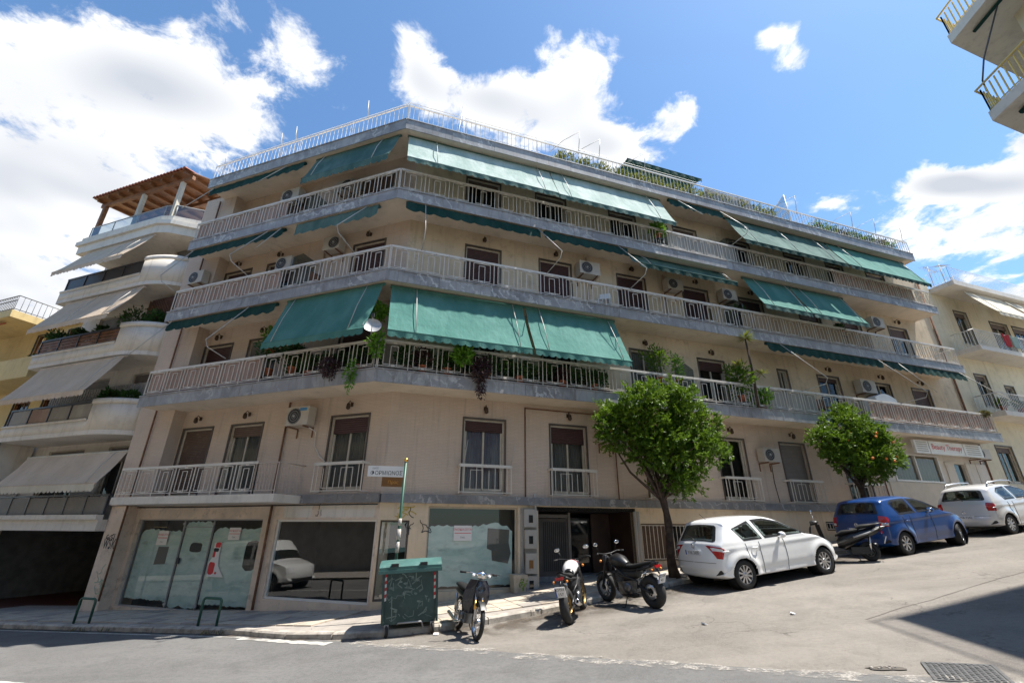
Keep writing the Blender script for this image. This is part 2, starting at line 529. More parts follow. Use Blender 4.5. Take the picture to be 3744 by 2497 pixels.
asphalt('asphalt_main', (.108, .106, .104), (.140, .137, .133), .4, .33)
asphalt('asphalt_side', (.150, .135, .118), (.200, .181, .159), .6, -.326)
simple('road_paint', (.44, .43, .40), .8, var=.25, scale=9, dirt=(.19, .18, .17), dirt_amt=1.0)
simple('dust', (.30, .275, .245), .95, var=.25, scale=5, dirt=(.2, .18, .16), dirt_amt=.8)
simple('paving', (.42, .36, .29), .85, var=.14, scale=2.5, dirt=(.24, .2, .16), dirt_amt=.6, bump=.2)
simple('paving_grey', (.30, .27, .24), .85, var=.14, scale=2.5, dirt=(.17, .15, .13), dirt_amt=.6, bump=.2)
simple('kerb', (.36, .325, .28), .9, var=.3, scale=3, dirt=(.15, .13, .11), dirt_amt=.75, bump=.4)
simple('cast_iron', (.10, .10, .10), .6, metal=.4, var=.25, scale=12)


def dirt_film():
    t = NT('dirt_film')
    v = t.pos()
    uv = t.node('ShaderNodeSeparateXYZ'); t.l.new(t.co('UV'), uv.inputs[0])
    n = t.noise(v, 1.7, 5, .65, .3); n2 = t.noise(v, 22, 3, .7)
    fade = t.ramp(uv.outputs[1], 0.0, 1.0, 1.0, 0.0)
    a_ = t.math('MULTIPLY', t.math('MULTIPLY', fade, t.ramp(n, .34, .60)), t.ramp(n2, .2, .7, .45, .95), True)
    t.base(t.mix(t.ramp(n2, .4, .65), (.060, .046, .034), (.115, .088, .064))); t.set(Roughness=.95)
    tr = t.node('ShaderNodeBsdfTransparent'); mx = t.node('ShaderNodeMixShader')
    t.l.new(a_, mx.inputs[0]); t.l.new(tr.outputs[0], mx.inputs[1]); t.l.new(t.p.outputs[0], mx.inputs[2]); t.l.new(mx.outputs[0], t.out.inputs[0])
    return t.m


dirt_film()


def dust_film():
    t = NT('dust_film')
    v = t.pos()
    n = t.noise(v, 5.0, 5, .7, .4); n2 = t.noise(v, 30, 3, .7)
    a_ = t.math('MULTIPLY', t.ramp(n, .40, .62), t.ramp(n2, .3, .6, .35, .9), True)
    t.base(t.mix(t.ramp(n2, .4, .65), (.27, .25, .225), (.40, .375, .34))); t.set(Roughness=.95)
    tr = t.node('ShaderNodeBsdfTransparent'); mx = t.node('ShaderNodeMixShader')
    t.l.new(a_, mx.inputs[0]); t.l.new(tr.outputs[0], mx.inputs[1]); t.l.new(t.p.outputs[0], mx.inputs[2]); t.l.new(mx.outputs[0], t.out.inputs[0])
    return t.m


dust_film()


def whitewash():
    t = NT('whitewash')
    v = t.pos()
    n = t.noise(t.mapping(v, (1.2, 1.2, 3.2)), 1.5, 6, .6, .6)
    c = t.mix(t.ramp(n, .3, .72), (.40, .54, .51), (.56, .66, .62))
    s = t.noise(v, 14, 5, .7)
    c = t.mix(t.math('MULTIPLY', t.ramp(s, .55, .8), .25), c, (.16, .22, .21))
    t.base(c); t.set(Roughness=.8)
    br = t.noise(t.mapping(v, (1.0, 1.0, 2.6), rot=(0, .5, 0)), 2.0, 5, .65)
    a_ = t.math('ADD', t.math('MULTIPLY', t.ramp(br, .28, .48), .26), .74)
    tr = t.node('ShaderNodeBsdfTransparent'); mx = t.node('ShaderNodeMixShader')
    t.l.new(a_, mx.inputs[0]); t.l.new(tr.outputs[0], mx.inputs[1]); t.l.new(t.p.outputs[0], mx.inputs[2]); t.l.new(mx.outputs[0], t.out.inputs[0])
    return t.m


whitewash()

# ------------------------------------------------------------------ mesh builder
class MB:
    def __init__(s):
        s.v, s.f, s.uv, s.mi, s.sm = [], [], [], [], []
        s.cur = 0; s.smooth = False

    def add(s, pts, faces, uvs=None, smooth=None):
        b = len(s.v)
        s.v.extend(tuple(p) for p in pts)
        for i, f in enumerate(faces):
            s.f.append([b + k for k in f])
            s.uv.append(uvs[i] if uvs else None)
            s.mi.append(s.cur); s.sm.append(s.smooth if smooth is None else smooth)
        return s

    def quad(s, a, b, c, d, uv=None):
        return s.add([a, b, c, d], [(0, 1, 2, 3)], [uv] if uv else None)

    def hexa(s, p):        # p: 8 points, bottom ring 0-3, top ring 4-7
        return s.add(p, [(3, 2, 1, 0), (4, 5, 6, 7), (0, 1, 5, 4), (1, 2, 6, 5), (2, 3, 7, 6), (3, 0, 4, 7)], smooth=False)

    def box(s, c, sz, m=None):
        hx, hy, hz = sz[0] / 2, sz[1] / 2, sz[2] / 2
        p = [Vector((x, y, z)) for z in (-hz, hz) for x, y in ((-hx, -hy), (hx, -hy), (hx, hy), (-hx, hy))]
        c = Vector(c)
        if m is not None: p = [m @ q for q in p]
        return s.hexa([q + c for q in p])

    def fbox(s, F, u0, u1, o0, o1, z0, z1, uv=True):
        P = [(u0, o0, z0), (u1, o0, z0), (u1, o1, z0), (u0, o1, z0), (u0, o0, z1), (u1, o0, z1), (u1, o1, z1), (u0, o1, z1)]
        fs = [(3, 2, 1, 0), (4, 5, 6, 7), (0, 1, 5, 4), (1, 2, 6, 5), (2, 3, 7, 6), (3, 0, 4, 7)]
        ax = [(0, 1), (0, 1), (0, 2), (1, 2), (0, 2), (1, 2)]
        return s.add([F(*p) for p in P], fs, [[(P[k][a], P[k][b]) for k in f] for f, (a, b) in zip(fs, ax)], smooth=False)

    def tube(s, pts, r, n=6, cap=True, smooth=True):
        pts = [Vector(p) for p in pts]
        rs = r if isinstance(r, (list, tuple)) else [r] * len(pts)
        b = len(s.v); up = None
        for i, p in enumerate(pts):
            t = (pts[min(i + 1, len(pts) - 1)] - pts[max(i - 1, 0)])
            if t.length < 1e-9: t = Vector((0, 0, 1))
            t.normalize()
            if up is None:
                up = t.orthogonal().normalized()
            else:
                up = (up - t * up.dot(t))
                if up.length < 1e-6: up = t.orthogonal()
                up.normalize()
            w = t.cross(up)
            for k in range(n):
                a = 2 * math.pi * k / n
                s.v.append(tuple(p + (up * math.cos(a) + w * math.sin(a)) * rs[i]))
        for i in range(len(pts) - 1):
            for k in range(n):
                k2 = (k + 1) % n
                s.f.append([b + i * n + k, b + i * n + k2, b + (i + 1) * n + k2, b + (i + 1) * n + k])
                s.uv.append(None); s.mi.append(s.cur); s.sm.append(smooth)
        if cap:
            for st, rev in ((b, True), (b + (len(pts) - 1) * n, False)):
                f = [st + k for k in range(n)]
                s.f.append(f[::-1] if rev else f); s.uv.append(None); s.mi.append(s.cur); s.sm.append(False)
        return s

    def grid(s, rows, close_u=False, close_v=False, smooth=True, uv=None):
        nr, nc = len(rows), len(rows[0]); b = len(s.v)
        for r in rows: s.v.extend(tuple(p) for p in r)
        for i in range(nr if close_v else nr - 1):
            for j in range(nc if close_u else nc - 1):
                i2, j2 = (i + 1) % nr, (j + 1) % nc
                s.f.append([b + i * nc + j, b + i * nc + j2, b + i2 * nc + j2, b + i2 * nc + j])
                s.uv.append(None); s.mi.append(s.cur); s.sm.append(smooth)
        return s

    def lathe(s, prof, c, axis=Vector((0, 0, 1)), n=16, smooth=True):
        axis = Vector(axis).normalized(); a1 = axis.orthogonal().normalized(); a2 = axis.cross(a1); c = Vector(c)
        rows = [[c + axis * h + (a1 * math.cos(2 * math.pi * k / n) + a2 * math.sin(2 * math.pi * k / n)) * r for k in range(n)] for r, h in prof]
        return s.grid(rows, close_u=True, smooth=smooth)

    def torus(s, c, axis, R, r, n=28, m=8, flat=1.0):
        axis = Vector(axis).normalized(); a1 = axis.orthogonal().normalized(); a2 = axis.cross(a1); c = Vector(c)
        rows = []
        for i in range(n):
            a = 2 * math.pi * i / n; d = a1 * math.cos(a) + a2 * math.sin(a)
            rows.append([c + d * (R + r * math.cos(2 * math.pi * k / m)) + axis * (r * flat * math.sin(2 * math.pi * k / m)) for k in range(m)])
        return s.grid(rows, True, True)

    def ball(s, c, r, n=8, m=6, sq=(1, 1, 1)):
        c = Vector(c)
        rows = []
        for i in range(m + 1):
            t = math.pi * i / m
            rows.append([c + Vector((math.sin(t) * math.cos(2 * math.pi * k / n) * r * sq[0], math.sin(t) * math.sin(2 * math.pi * k / n) * r * sq[1], math.cos(t) * r * sq[2])) for k in range(n)])
        return s.grid(rows, close_u=True)

    def leaf(s, p, d, n, L, W):
        """one folded leaf: two quads-worth in one kite"""
        d = d.normalized(); w = d.cross(n)
        if w.length < 1e-5: w = d.orthogonal()
        w.normalize()
        return s.add([p, p + d * L * .45 + w * W * .5, p + d * L, p + d * L * .45 - w * W * .5], [(0, 1, 2, 3)])

    def obj(s, name, mats, parent=None, center=True, loc=None, normals=True):
        me = bpy.data.meshes.new(name)
        V = [Vector(p) for p in s.v]
        if loc is None:
            if center and V:
                lo = Vector((min(p.x for p in V), min(p.y for p in V), min(p.z for p in V)))
                hi = Vector((max(p.x for p in V), max(p.y for p in V), max(p.z for p in V)))
                loc = (lo + hi) / 2
            else:
                loc = Vector((0, 0, 0))
        me.from_pydata([p - loc for p in V], [], s.f)
        if any(u is not None for u in s.uv):
            ul = me.uv_layers.new(name='UVMap'); k = 0; flat = []
            for f, u in zip(s.f, s.uv):
                for q in range(len(f)):
                    flat.extend(u[q] if u else (0.0, 0.0))
            ul.data.foreach_set('uv', flat)
        me.polygons.foreach_set('material_index', s.mi)
        me.polygons.foreach_set('use_smooth', s.sm)
        for m in (mats if isinstance(mats, (list, tuple)) else [mats]):
            me.materials.append(MATS[m])
        if normals:
            bm = bmesh.new(); bm.from_mesh(me)
            bmesh.ops.recalc_face_normals(bm, faces=bm.faces[:])
            bm.to_mesh(me); bm.free()
        me.update()
        o = bpy.data.objects.new(name, me)
        COL.objects.link(o)
        if parent is not None:
            o.parent = parent
            o.location = loc - WLOC[parent.name]
        else:
            o.location = loc
        WLOC[o.name] = loc.copy()
        return o


WLOC = {}


def tag(o, label, cat, group=None, kind=None):
    o['label'] = label; o['category'] = cat
    if group: o['group'] = group
    if kind: o['kind'] = kind
    return o


def thing(name, loc, label, cat, group=None):
    o = bpy.data.objects.new(name, None)
    o.empty_display_size = .3
    COL.objects.link(o)
    o.location = loc
    WLOC[o.name] = Vector(loc)
    return tag(o, label, cat, group)


def struct(o):
    o['kind'] = 'structure'
    return o


def text_obj(name, body, size, F, parent, mat, align='CENTER', depth=.002, sx=1.0):
    """flat lettering; F maps (x, y) in the text plane to world"""
    cu_ = bpy.data.curves.new(name, 'FONT'); cu_.body = body; cu_.size = size; cu_.align_x = align; cu_.resolution_u = 3
    to = bpy.data.objects.new(name + '_t', cu_); COL.objects.link(to)
    dg = bpy.context.evaluated_depsgraph_get()
    me = to.evaluated_get(dg).to_mesh()
    b = MB()
    b.add([F(v.co.x * sx, v.co.y) for v in me.vertices], [tuple(p.vertices) for p in me.polygons])
    to.to_mesh_clear() if hasattr(to, 'to_mesh_clear') else None
    bpy.data.objects.remove(to); bpy.data.curves.remove(cu_)
    if not b.v: return None
    return b.obj(name, mat, parent, normals=False)


def copy_tree(o, parent=None, loc=None, rotz=None):
    c = o.copy(); COL.objects.link(c)
    c.parent = parent
    if loc is not None: c.location = loc
    if rotz is not None: c.rotation_euler = (0, 0, rotz)
    for ch in list(o.children):
        copy_tree(ch, c)
    return c
# ------------------------------------------------------------------ ground, roads, pavement
def far_ground(x, y):
    p = Vector((x, y, 0)); d = max(0.0, p.length - 45) / 60
    k = 1 / (1 + d * d)
    return ground(x * k + (1 - k) * x / max(1, p.length) * 45, y * k + (1 - k) * y / max(1, p.length) * 45)


ticks = [-900, -500, -300, -180, -120, -80, -60, -50] + [-40 + 2 * i for i in range(41)] + [50, 60, 80, 120, 180, 300, 500, 900]
b = MB(); b.smooth = True
b.grid([[Vector((x, y, far_ground(x, y) - .03)) for x in ticks] for y in ticks])
struct(b.obj('ground', 'concrete', center=False))


def lin(a, b_, n):
    return [a + (b_ - a) * i / n for i in range(n + 1)]


def strip(name, F, us, os, dz, mat, edge=None):
    b = MB(); b.smooth = True
    rows = []
    for u in us:
        r = []
        for i, o in enumerate(os):
            oo = o
            if edge: oo = edge(u) + (o - os[0]) * (os[-1] - edge(u)) / (os[-1] - os[0])
            p = F(u, oo, 0); r.append(G(p.x, p.y, dz))
        rows.append(r)
    b.grid(rows)
    return b.obj(name, mat, center=False)


# side street climbing to the right, then the main road over its mouth
struct(strip('side_street', FR, lin(-3, 62, 260), lin(1.5, 10.4, 45), .004, 'asphalt_side'))


def main_edge(u):       # ragged joint with the side street
    base = 2.25 if u > 0.5 else 2.25 + min(1, (0.5 - u) / 3.0) * .65 + max(0, -u - 3.4) * .14
    return base + .05 * mnoise.noise(Vector((u * 1.7, 3, 0))) + .025 * mnoise.noise(Vector((u * 6, 1, 0)))


main_road = struct(strip('main_road', FL, lin(-30, 45, 300), lin(2.3, 10.6, 48), .012, 'asphalt_main', main_edge))


def ribbon(name, F, us, mid, wid, dz, mat, parent):
    b = MB()
    L_, R_ = [], []
    for u in us:
        w = max(.01, wid(u)); m = mid(u)
        for o, lst in ((m - w / 2, L_), (m + w / 2, R_)):
            p = F(u, o, 0); lst.append(G(p.x, p.y, dz))
    b.grid([L_, R_], smooth=True)
    return b.obj(name, mat, parent, center=False) if parent is None else b.obj(name, mat, parent)


nz = lambda x, k=0: mnoise.noise(Vector((x, k * 7.3, k)))
ribbon('edge_line', FL, lin(9.5, 1.1, 60), lambda u: 2.52 + .02 * nz(u * 2), lambda u: .10 + .05 * nz(u * 4, 2), .017, 'road_paint', main_road)
ribbon('edge_line', FL, lin(1.1, -1.2, 40), lambda u: 2.62 - (u - 1.1) * .1 + .03 * nz(u * 3, 3), lambda u: .20 + .14 * nz(u * 5, 2), .017, 'road_paint', main_road)
ribbon('edge_line', FL, lin(-1.6, -4.4, 60), lambda u: main_edge(u) - .0 + .06 * nz(u * 3, 5), lambda u: .28 + .30 * nz(u * 5, 4), .017, 'dust_film', main_road)
ribbon('edge_line', FL, lin(-4.6, -13, 160), lambda u: main_edge(u) + .12 + .06 * nz(u * 2, 6), lambda u: .30 + .30 * nz(u * 3.5, 8), .017, 'dust_film', main_road)
ribbon('lane_line', FL, lin(9, 0.85, 40), lambda u: 5.75, lambda u: .13 + .02 * nz(u * 6, 3), .017, 'road_paint', main_road)
# longitudinal joint of a repaired trench in the side street
b = MB()
for (uu0, oo0, uu1, oo1, wd) in ((7.2, 6.95, 30, 5.2, .008), (7.6, 7.4, 8.3, 9.9, .006)):
    l1, l2 = [], []
    for t in lin(0, 1, 60):
        u = uu0 + (uu1 - uu0) * t; o = oo0 + (oo1 - oo0) * t + .05 * nz(u * 1.3, 2)
        for k, l in ((-1, l1), (1, l2)):
            p = FR(u, o + k * wd * (1 + .6 * nz(u * 5, 9)), 0); l.append(G(p.x, p.y, .008))
    b.grid([l1, l2])
crk = b.obj('crack', 'tar'); crk['kind'] = 'structure'

# kerb path, left to right
KP = [FL(u, 2.3, 0) for u in (40, 30, 20, 12, 8, 5, 3, 1.8)] + [Vector((-4.35, 10.22, 0)), Vector((-3.3, 9.98, 0)), Vector((-2.3, 9.93, 0)), Vector((-1.35, 10.12, 0)),
      Vector((-.45, 10.5, 0)), Vector((.8, 11.2, 0)), Vector((2.4, 12.15, 0)), Vector((4.0, 12.88, 0))] + [FR(u, 2.1, 0) for u in (8.5, 12, 18, 26, 40, 60)]
KP = [Vector((p.x, p.y, 0)) for p in KP]


def resample(path, step):
    out = [path[0].copy()]; carry = 0.0
    for a, c in zip(path, path[1:]):
        L_ = (c - a).length; t = step - carry
        while t < L_:
            out.append(a + (c - a) * (t / L_)); t += step
        carry = L_ - (t - step)
    out.append(path[-1].copy())
    return out


KS = resample(KP, .25)
KH = .13


def inward(i):
    t = (KS[min(i + 1, len(KS) - 1)] - KS[max(i - 1, 0)]).normalized()
    return Vector((-t.y, t.x, 0))


# pavement bed: from kerb back to under the buildings
rows = []
for i, k in enumerate(KS):
    w = inward(i)
    rows.append([G(*(k + w * d).to_2d(), KH - .022) for d in (.13, .5, 1, 1.6, 2.3, 3.2)])
b = MB(); b.smooth = True
b.grid(rows)
pave = struct(b.obj('pavement', 'paving_grey', center=False))
WLOC[pave.name] = Vector((0, 0, 0))

# kerb stones, each its own piece
kerb_root = bpy.data.objects.new('kerb', None); COL.objects.link(kerb_root); kerb_root['kind'] = 'structure'; WLOC['kerb'] = Vector((0, 0, 0))
i = 0
while i < len(KS) - 2:
    k0 = KS[i]
    n = 4
    j = min(i + n, len(KS) - 1)
    if abs(k0.x) < 34 and k0.length < 46:
        b = MB()
        a, c = KS[i], KS[j]; t = (c - a).normalized(); w = Vector((-t.y, t.x, 0))
        jit = rnd.uniform(-.015, .012); low = rnd.uniform(0, .02)
        a = a + t * .012 + w * jit; c = c - t * .012 + w * (jit + rnd.uniform(-.01, .01))
        wd = .17
        P = [G(a.x, a.y, -.05), G(c.x, c.y, -.05), G((c + w * wd).x, (c + w * wd).y, -.05), G((a + w * wd).x, (a + w * wd).y, -.05)]
        top = [G(a.x, a.y, KH - .03 - low), G(c.x, c.y, KH - .03 - low), G((c + w * wd).x, (c + w * wd).y, KH - low), G((a + w * wd).x, (a + w * wd).y, KH - low)]
        edge = [G((a + w * .03).x, (a + w * .03).y, KH - low), G((c + w * .03).x, (c + w * .03).y, KH - low)]
        b.add(P + top + edge, [(0, 1, 5, 4), (4, 5, 9, 8), (8, 9, 6, 7), (1, 2, 6, 9, 5), (0, 4, 8, 7, 3), (2, 3, 7, 6)])
        b.obj('kerb_stone', 'kerb', kerb_root)
    i = j

# paving slabs laid one by one
def inside(p):
    best = min(range(len(KS)), key=lambda q: (KS[q] - p).length_squared)
    return (p - KS[best]).dot(inward(best)) > .18


nsl = 0
for F, us, os, side in ((FL, [12 - .46 * q for q in range(27)], [.06 + .46 * q for q in range(6)], 'L'), (FR, [.35 + .46 * q for q in range(26)], [.06 + .46 * q for q in range(7)], 'R')):
    for u in us:
        for o in os:
            if nsl > 290: break
            c4 = [F(u + a, o + e, 0) for a, e in ((.005, .005), (.45, .005), (.45, .45), (.005, .45))]
            c4 = [Vector((p.x, p.y, 0)) for p in c4]
            cc = sum(c4, Vector()) / 4
            if not all(inside(p) for p in c4): continue
            rel = cc - C0
            if side == 'L' and rel.dot(dR) > -.2 + .0 and rel.dot(nR) > 0 and u < .1: continue
            if side == 'R' and rel.dot(dL) > -.05: continue
            b = MB(); h = KH + rnd.uniform(-.005, .006); tx, ty = rnd.uniform(-.004, .004), rnd.uniform(-.004, .004)
            b.hexa([G(p.x, p.y, KH - .06) for p in c4] + [G(p.x, p.y, h + (tx, ty, -tx, -ty)[q]) for q, p in enumerate(c4)])
            b.obj('paving_slab', 'paving' if rnd.random() < .82 else 'paving_grey', pave)
            nsl += 1

# soil and leaf dirt gathered along the kerb of the climbing street and of the main road
b = MB()
for side_, i0, i1, wd in (('R', 0, len(KS), 1.5),):
    prev = None
    for i in range(len(KS)):
        k = KS[i]
        if not (-14 < k.x < 24): prev = None; continue
        w = -inward(i); wd_ = (1.55 if k.x > -.9 else .35) * (1 + .25 * nz(i * .15, 3))
        row = [(k + w * (wd_ * t), t) for t in (0.02, .25, .5, .75, 1.0)]
        pts = [G(p.x, p.y, .020) for p, t in row]
        if prev:
            for q in range(4):
                b.quad(prev[q], pts[q], pts[q + 1], prev[q + 1], uv=[(0, row[q][1]), (0, row[q][1]), (0, row[q + 1][1]), (0, row[q + 1][1])])
        prev = pts
struct(b.obj('gutter_dirt', 'dirt_film', normals=False))

# grating in the road
gr = thing('road_grating', G(5.0, 6.0, .012), 'rectangular dark iron grating set in the road by a pothole', 'grating')
gp = [Vector((4.78, 6.32)), Vector((5.36, 6.02)), Vector((5.02, 5.45)), Vector((4.44, 5.75))]
b = MB()
def gq(s, t):
    p = gp[0] * (1 - s) * (1 - t) + gp[1] * s * (1 - t) + gp[2] * s * t + gp[3] * (1 - s) * t
    return p
for (s0, s1, t0, t1) in ((0, 1, 0, .05), (0, 1, .95, 1), (0, .05, .05, .95), (.95, 1, .05, .95)):
    q = [gq(*a) for a in ((s0, t0), (s1, t0), (s1, t1), (s0, t1))]
    b.hexa([G(p.x, p.y, -.02) for p in q] + [G(p.x, p.y, .022) for p in q])
b.obj('frame', 'cast_iron', gr)
b = MB()
for k in range(11):
    for m in range(11):
        s0, t0 = .06 + k * .08, .06 + m * .08
        q = [gq(*a) for a in ((s0 + .012, t0), (s0 + .06, t0 + .012), (s0 + .048, t0 + .06), (s0, t0 + .048))]
        b.hexa([G(p.x, p.y, -.02) for p in q] + [G(p.x, p.y, .024) for p in q])
q = [gq(*a) for a in ((.05, .05), (.95, .05), (.95, .95), (.05, .95))]
b.quad(*[G(p.x, p.y, .016) for p in q])
b.obj('studded_plate', 'cast_iron', gr)
# the pothole by it: broken edge stones
ph = thing('pothole', G(4.35, 6.2, 0), 'shallow pothole with rubble beside the iron grating', 'pothole')
b = MB()
for k in range(16):
    a = rnd.uniform(0, 6.28); r = rnd.uniform(.0, 1) ** .5
    x = 4.28 + math.cos(a) * .15 * r - .06 * math.sin(a) * r; y = 6.24 + math.sin(a) * .06 * r
    sz = rnd.uniform(.012, .03)
    b.box(G(x, y, .012), (sz, sz, sz * .7), Matrix.Rotation(rnd.uniform(0, 3), 3, 'Z') @ Matrix.Rotation(rnd.uniform(0, .6), 3, 'X'))
b.obj('rubble', 'dust', ph)
b = MB()
b.add([G(4.28 + math.cos(a) * (.19 + .09 * nz(a * 1.3, 4)), 6.24 + math.sin(a) * (.075 + .05 * nz(a * 1.7, 2)) - .06 * math.cos(a), .0145) for a in [6.283 * k / 20 for k in range(20)]], [tuple(range(20))])
b.obj('hollow', 'tar', ph)
# weeds in the gutter
for (u, o, n) in ((6.3, 2.36, 26), (5.3, 2.36, 20), (2.15, 2.38, 26), (-.35, 2.2, 30)):
    p = FL(u, o, 0)
    b = MB()
    for k in range(n):
        x, y = p.x + rnd.uniform(-.22, .22), p.y + rnd.uniform(-.05, .05)
        d = Vector((rnd.uniform(-.8, .8), rnd.uniform(-.8, .8), 1.0))
        b.leaf(G(x, y, .01), d, Vector((rnd.random(), rnd.random(), .2)), rnd.uniform(.06, .15), .025)
    o_ = b.obj('weed_tuft', 'leaf_dry' if n < 30 else 'leaf_bright', normals=False)
    tag(o_, {6.3: 'weeds in the gutter beside the hoop near the garage', 5.3: 'weeds in the gutter before the whitewashed glass door', 2.15: 'weeds in the gutter beside the hoop of the clear shop', -.35: 'fresh green weeds in the kerb joint left of the bin'}[u], 'weeds', 'weeds along the kerb')
# ------------------------------------------------------------------ main apartment building
bld = thing('apartment_building', FL(0, 0, -2), 'five storey beige corner apartment block with continuous marble edged balconies', 'building')
S = {1: .85, 2: 3.96, 3: 7.01, 4: 9.95, 5: 12.92}
UL_END, UR_END = 9.85, 26.3


def wall_holes(name, F, u0, u1, z0, z1, holes, mat, parent, o=0.0, depth=.22, back=True):
    us = sorted({u0, u1} | {h[0] for h in holes} | {h[1] for h in holes}); zs = sorted({z0, z1} | {h[2] for h in holes} | {h[3] for h in holes})
    us = [u for u in us if u0 <= u <= u1]; zs = [z for z in zs if z0 <= z <= z1]
    b = MB()
    for i in range(len(us) - 1):
        for j in range(len(zs) - 1):
            uc, zc_ = (us[i] + us[i + 1]) / 2, (zs[j] + zs[j + 1]) / 2
            if any(h[0] < uc < h[1] and h[2] < zc_ < h[3] for h in holes): continue
            q = [(us[i], zs[j]), (us[i + 1], zs[j]), (us[i + 1], zs[j + 1]), (us[i], zs[j + 1])]
            b.quad(*[F(u, o, z) for u, z in q], uv=q)
    for h in holes:
        q = [(h[0], h[2]), (h[1], h[2]), (h[1], h[3]), (h[0], h[3])]
        for k in range(4):
            a, c = q[k], q[(k + 1) % 4]
            b.quad(F(a[0], o, a[1]), F(c[0], o, c[1]), F(c[0], o - depth, c[1]), F(a[0], o - depth, a[1]), uv=[(0, a[1]), (.0, c[1]), (depth, c[1]), (depth, a[1])])
    # closing returns at both ends
    for u in (u0, u1):
        b.quad(F(u, o, z0), F(u, o, z1), F(u, o - .6, z1), F(u, o - .6, z0), uv=[(0, z0), (0, z1), (.6, z1), (.6, z0)])
    return b.obj(name, mat, parent, normals=False)


def window(F, parent, u0, u1, z0, z1, shut=1.0, shut_mat='shutter_maroon', curtain=None, inner='interior_dark', o=0.0, trim=True, frame='wood_frame', mull=True):
    b = MB(); t = .05
    if trim:      # outer surround
        for (a, c, d, e) in ((u0 - t, u0, z0, z1 + t), (u1, u1 + t, z0, z1 + t), (u0, u1, z1, z1 + t)):
            b.fbox(F, a, c, o - .03, o + .022, d, e)
    w = b.obj('window', 'trim_dark', parent) if trim else None
    b = MB(); f = .05
    for (a, c, d, e) in ((u0, u0 + f, z0, z1), (u1 - f, u1, z0, z1), (u0 + f, u1 - f, z1 - f, z1), (u0 + f, u1 - f, z0, z0 + f)):
        b.fbox(F, a + .002, c - .002, o - .16, o - .06, d + .002, e - .002)
    fr = b.obj('frame' if w else 'window', frame, w or parent)
    root = w or fr
    zs = z1 - f - (z1 - z0 - 2 * f) * shut
    if shut > 0:
        b = MB(); n = max(2, int((z1 - f - zs) / .055)); rows = []
        for k in range(n + 1):
            z = z1 - f - (z1 - f - zs) * k / n
            for dz_, oo in ((0, -.085), (-.028, -.07)):
                rows.append([F(u, o + oo, max(zs, z + dz_)) for u in (u0 + f, u1 - f)])
        b.grid(rows, smooth=False)
        b.obj('shutter', shut_mat, root, normals=False)
    if shut < .98:
        um = (u0 + u1) / 2
        if mull:
            b = MB()
            for uu in (um - .03, u0 + f, u1 - f - .055):
                b.fbox(F, uu, uu + .055, o - .15, o - .105, z0 + f, zs)
            b.fbox(F, u0 + f + .055, u1 - f - .055, o - .15, o - .105, z0 + f, z0 + f + .09)
            b.obj('sash', frame, root)
        for (a, c) in ((u0 + f, um), (um, u1 - f)):
            b = MB(); b.quad(F(a, o - .13, z0 + f), F(c, o - .13, z0 + f), F(c, o - .13, zs), F(a, o - .13, zs))
            b.obj('pane', 'window_glass', root)
        if curtain:
            b = MB(); top, bot = [], []
            for k in range(61):
                u = u0 + f + (u1 - u0 - 2 * f) * k / 60
                oo = o - .19 - .02 * math.sin(k * 1.25) - .012 * math.sin(k * .37)
                top.append(F(u, oo, zs + .05)); bot.append(F(u, oo, z0 + .05))
            b.grid([bot, top])
            b.obj('curtain', curtain, root, normals=False)
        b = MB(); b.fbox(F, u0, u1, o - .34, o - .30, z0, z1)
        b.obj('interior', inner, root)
    return root


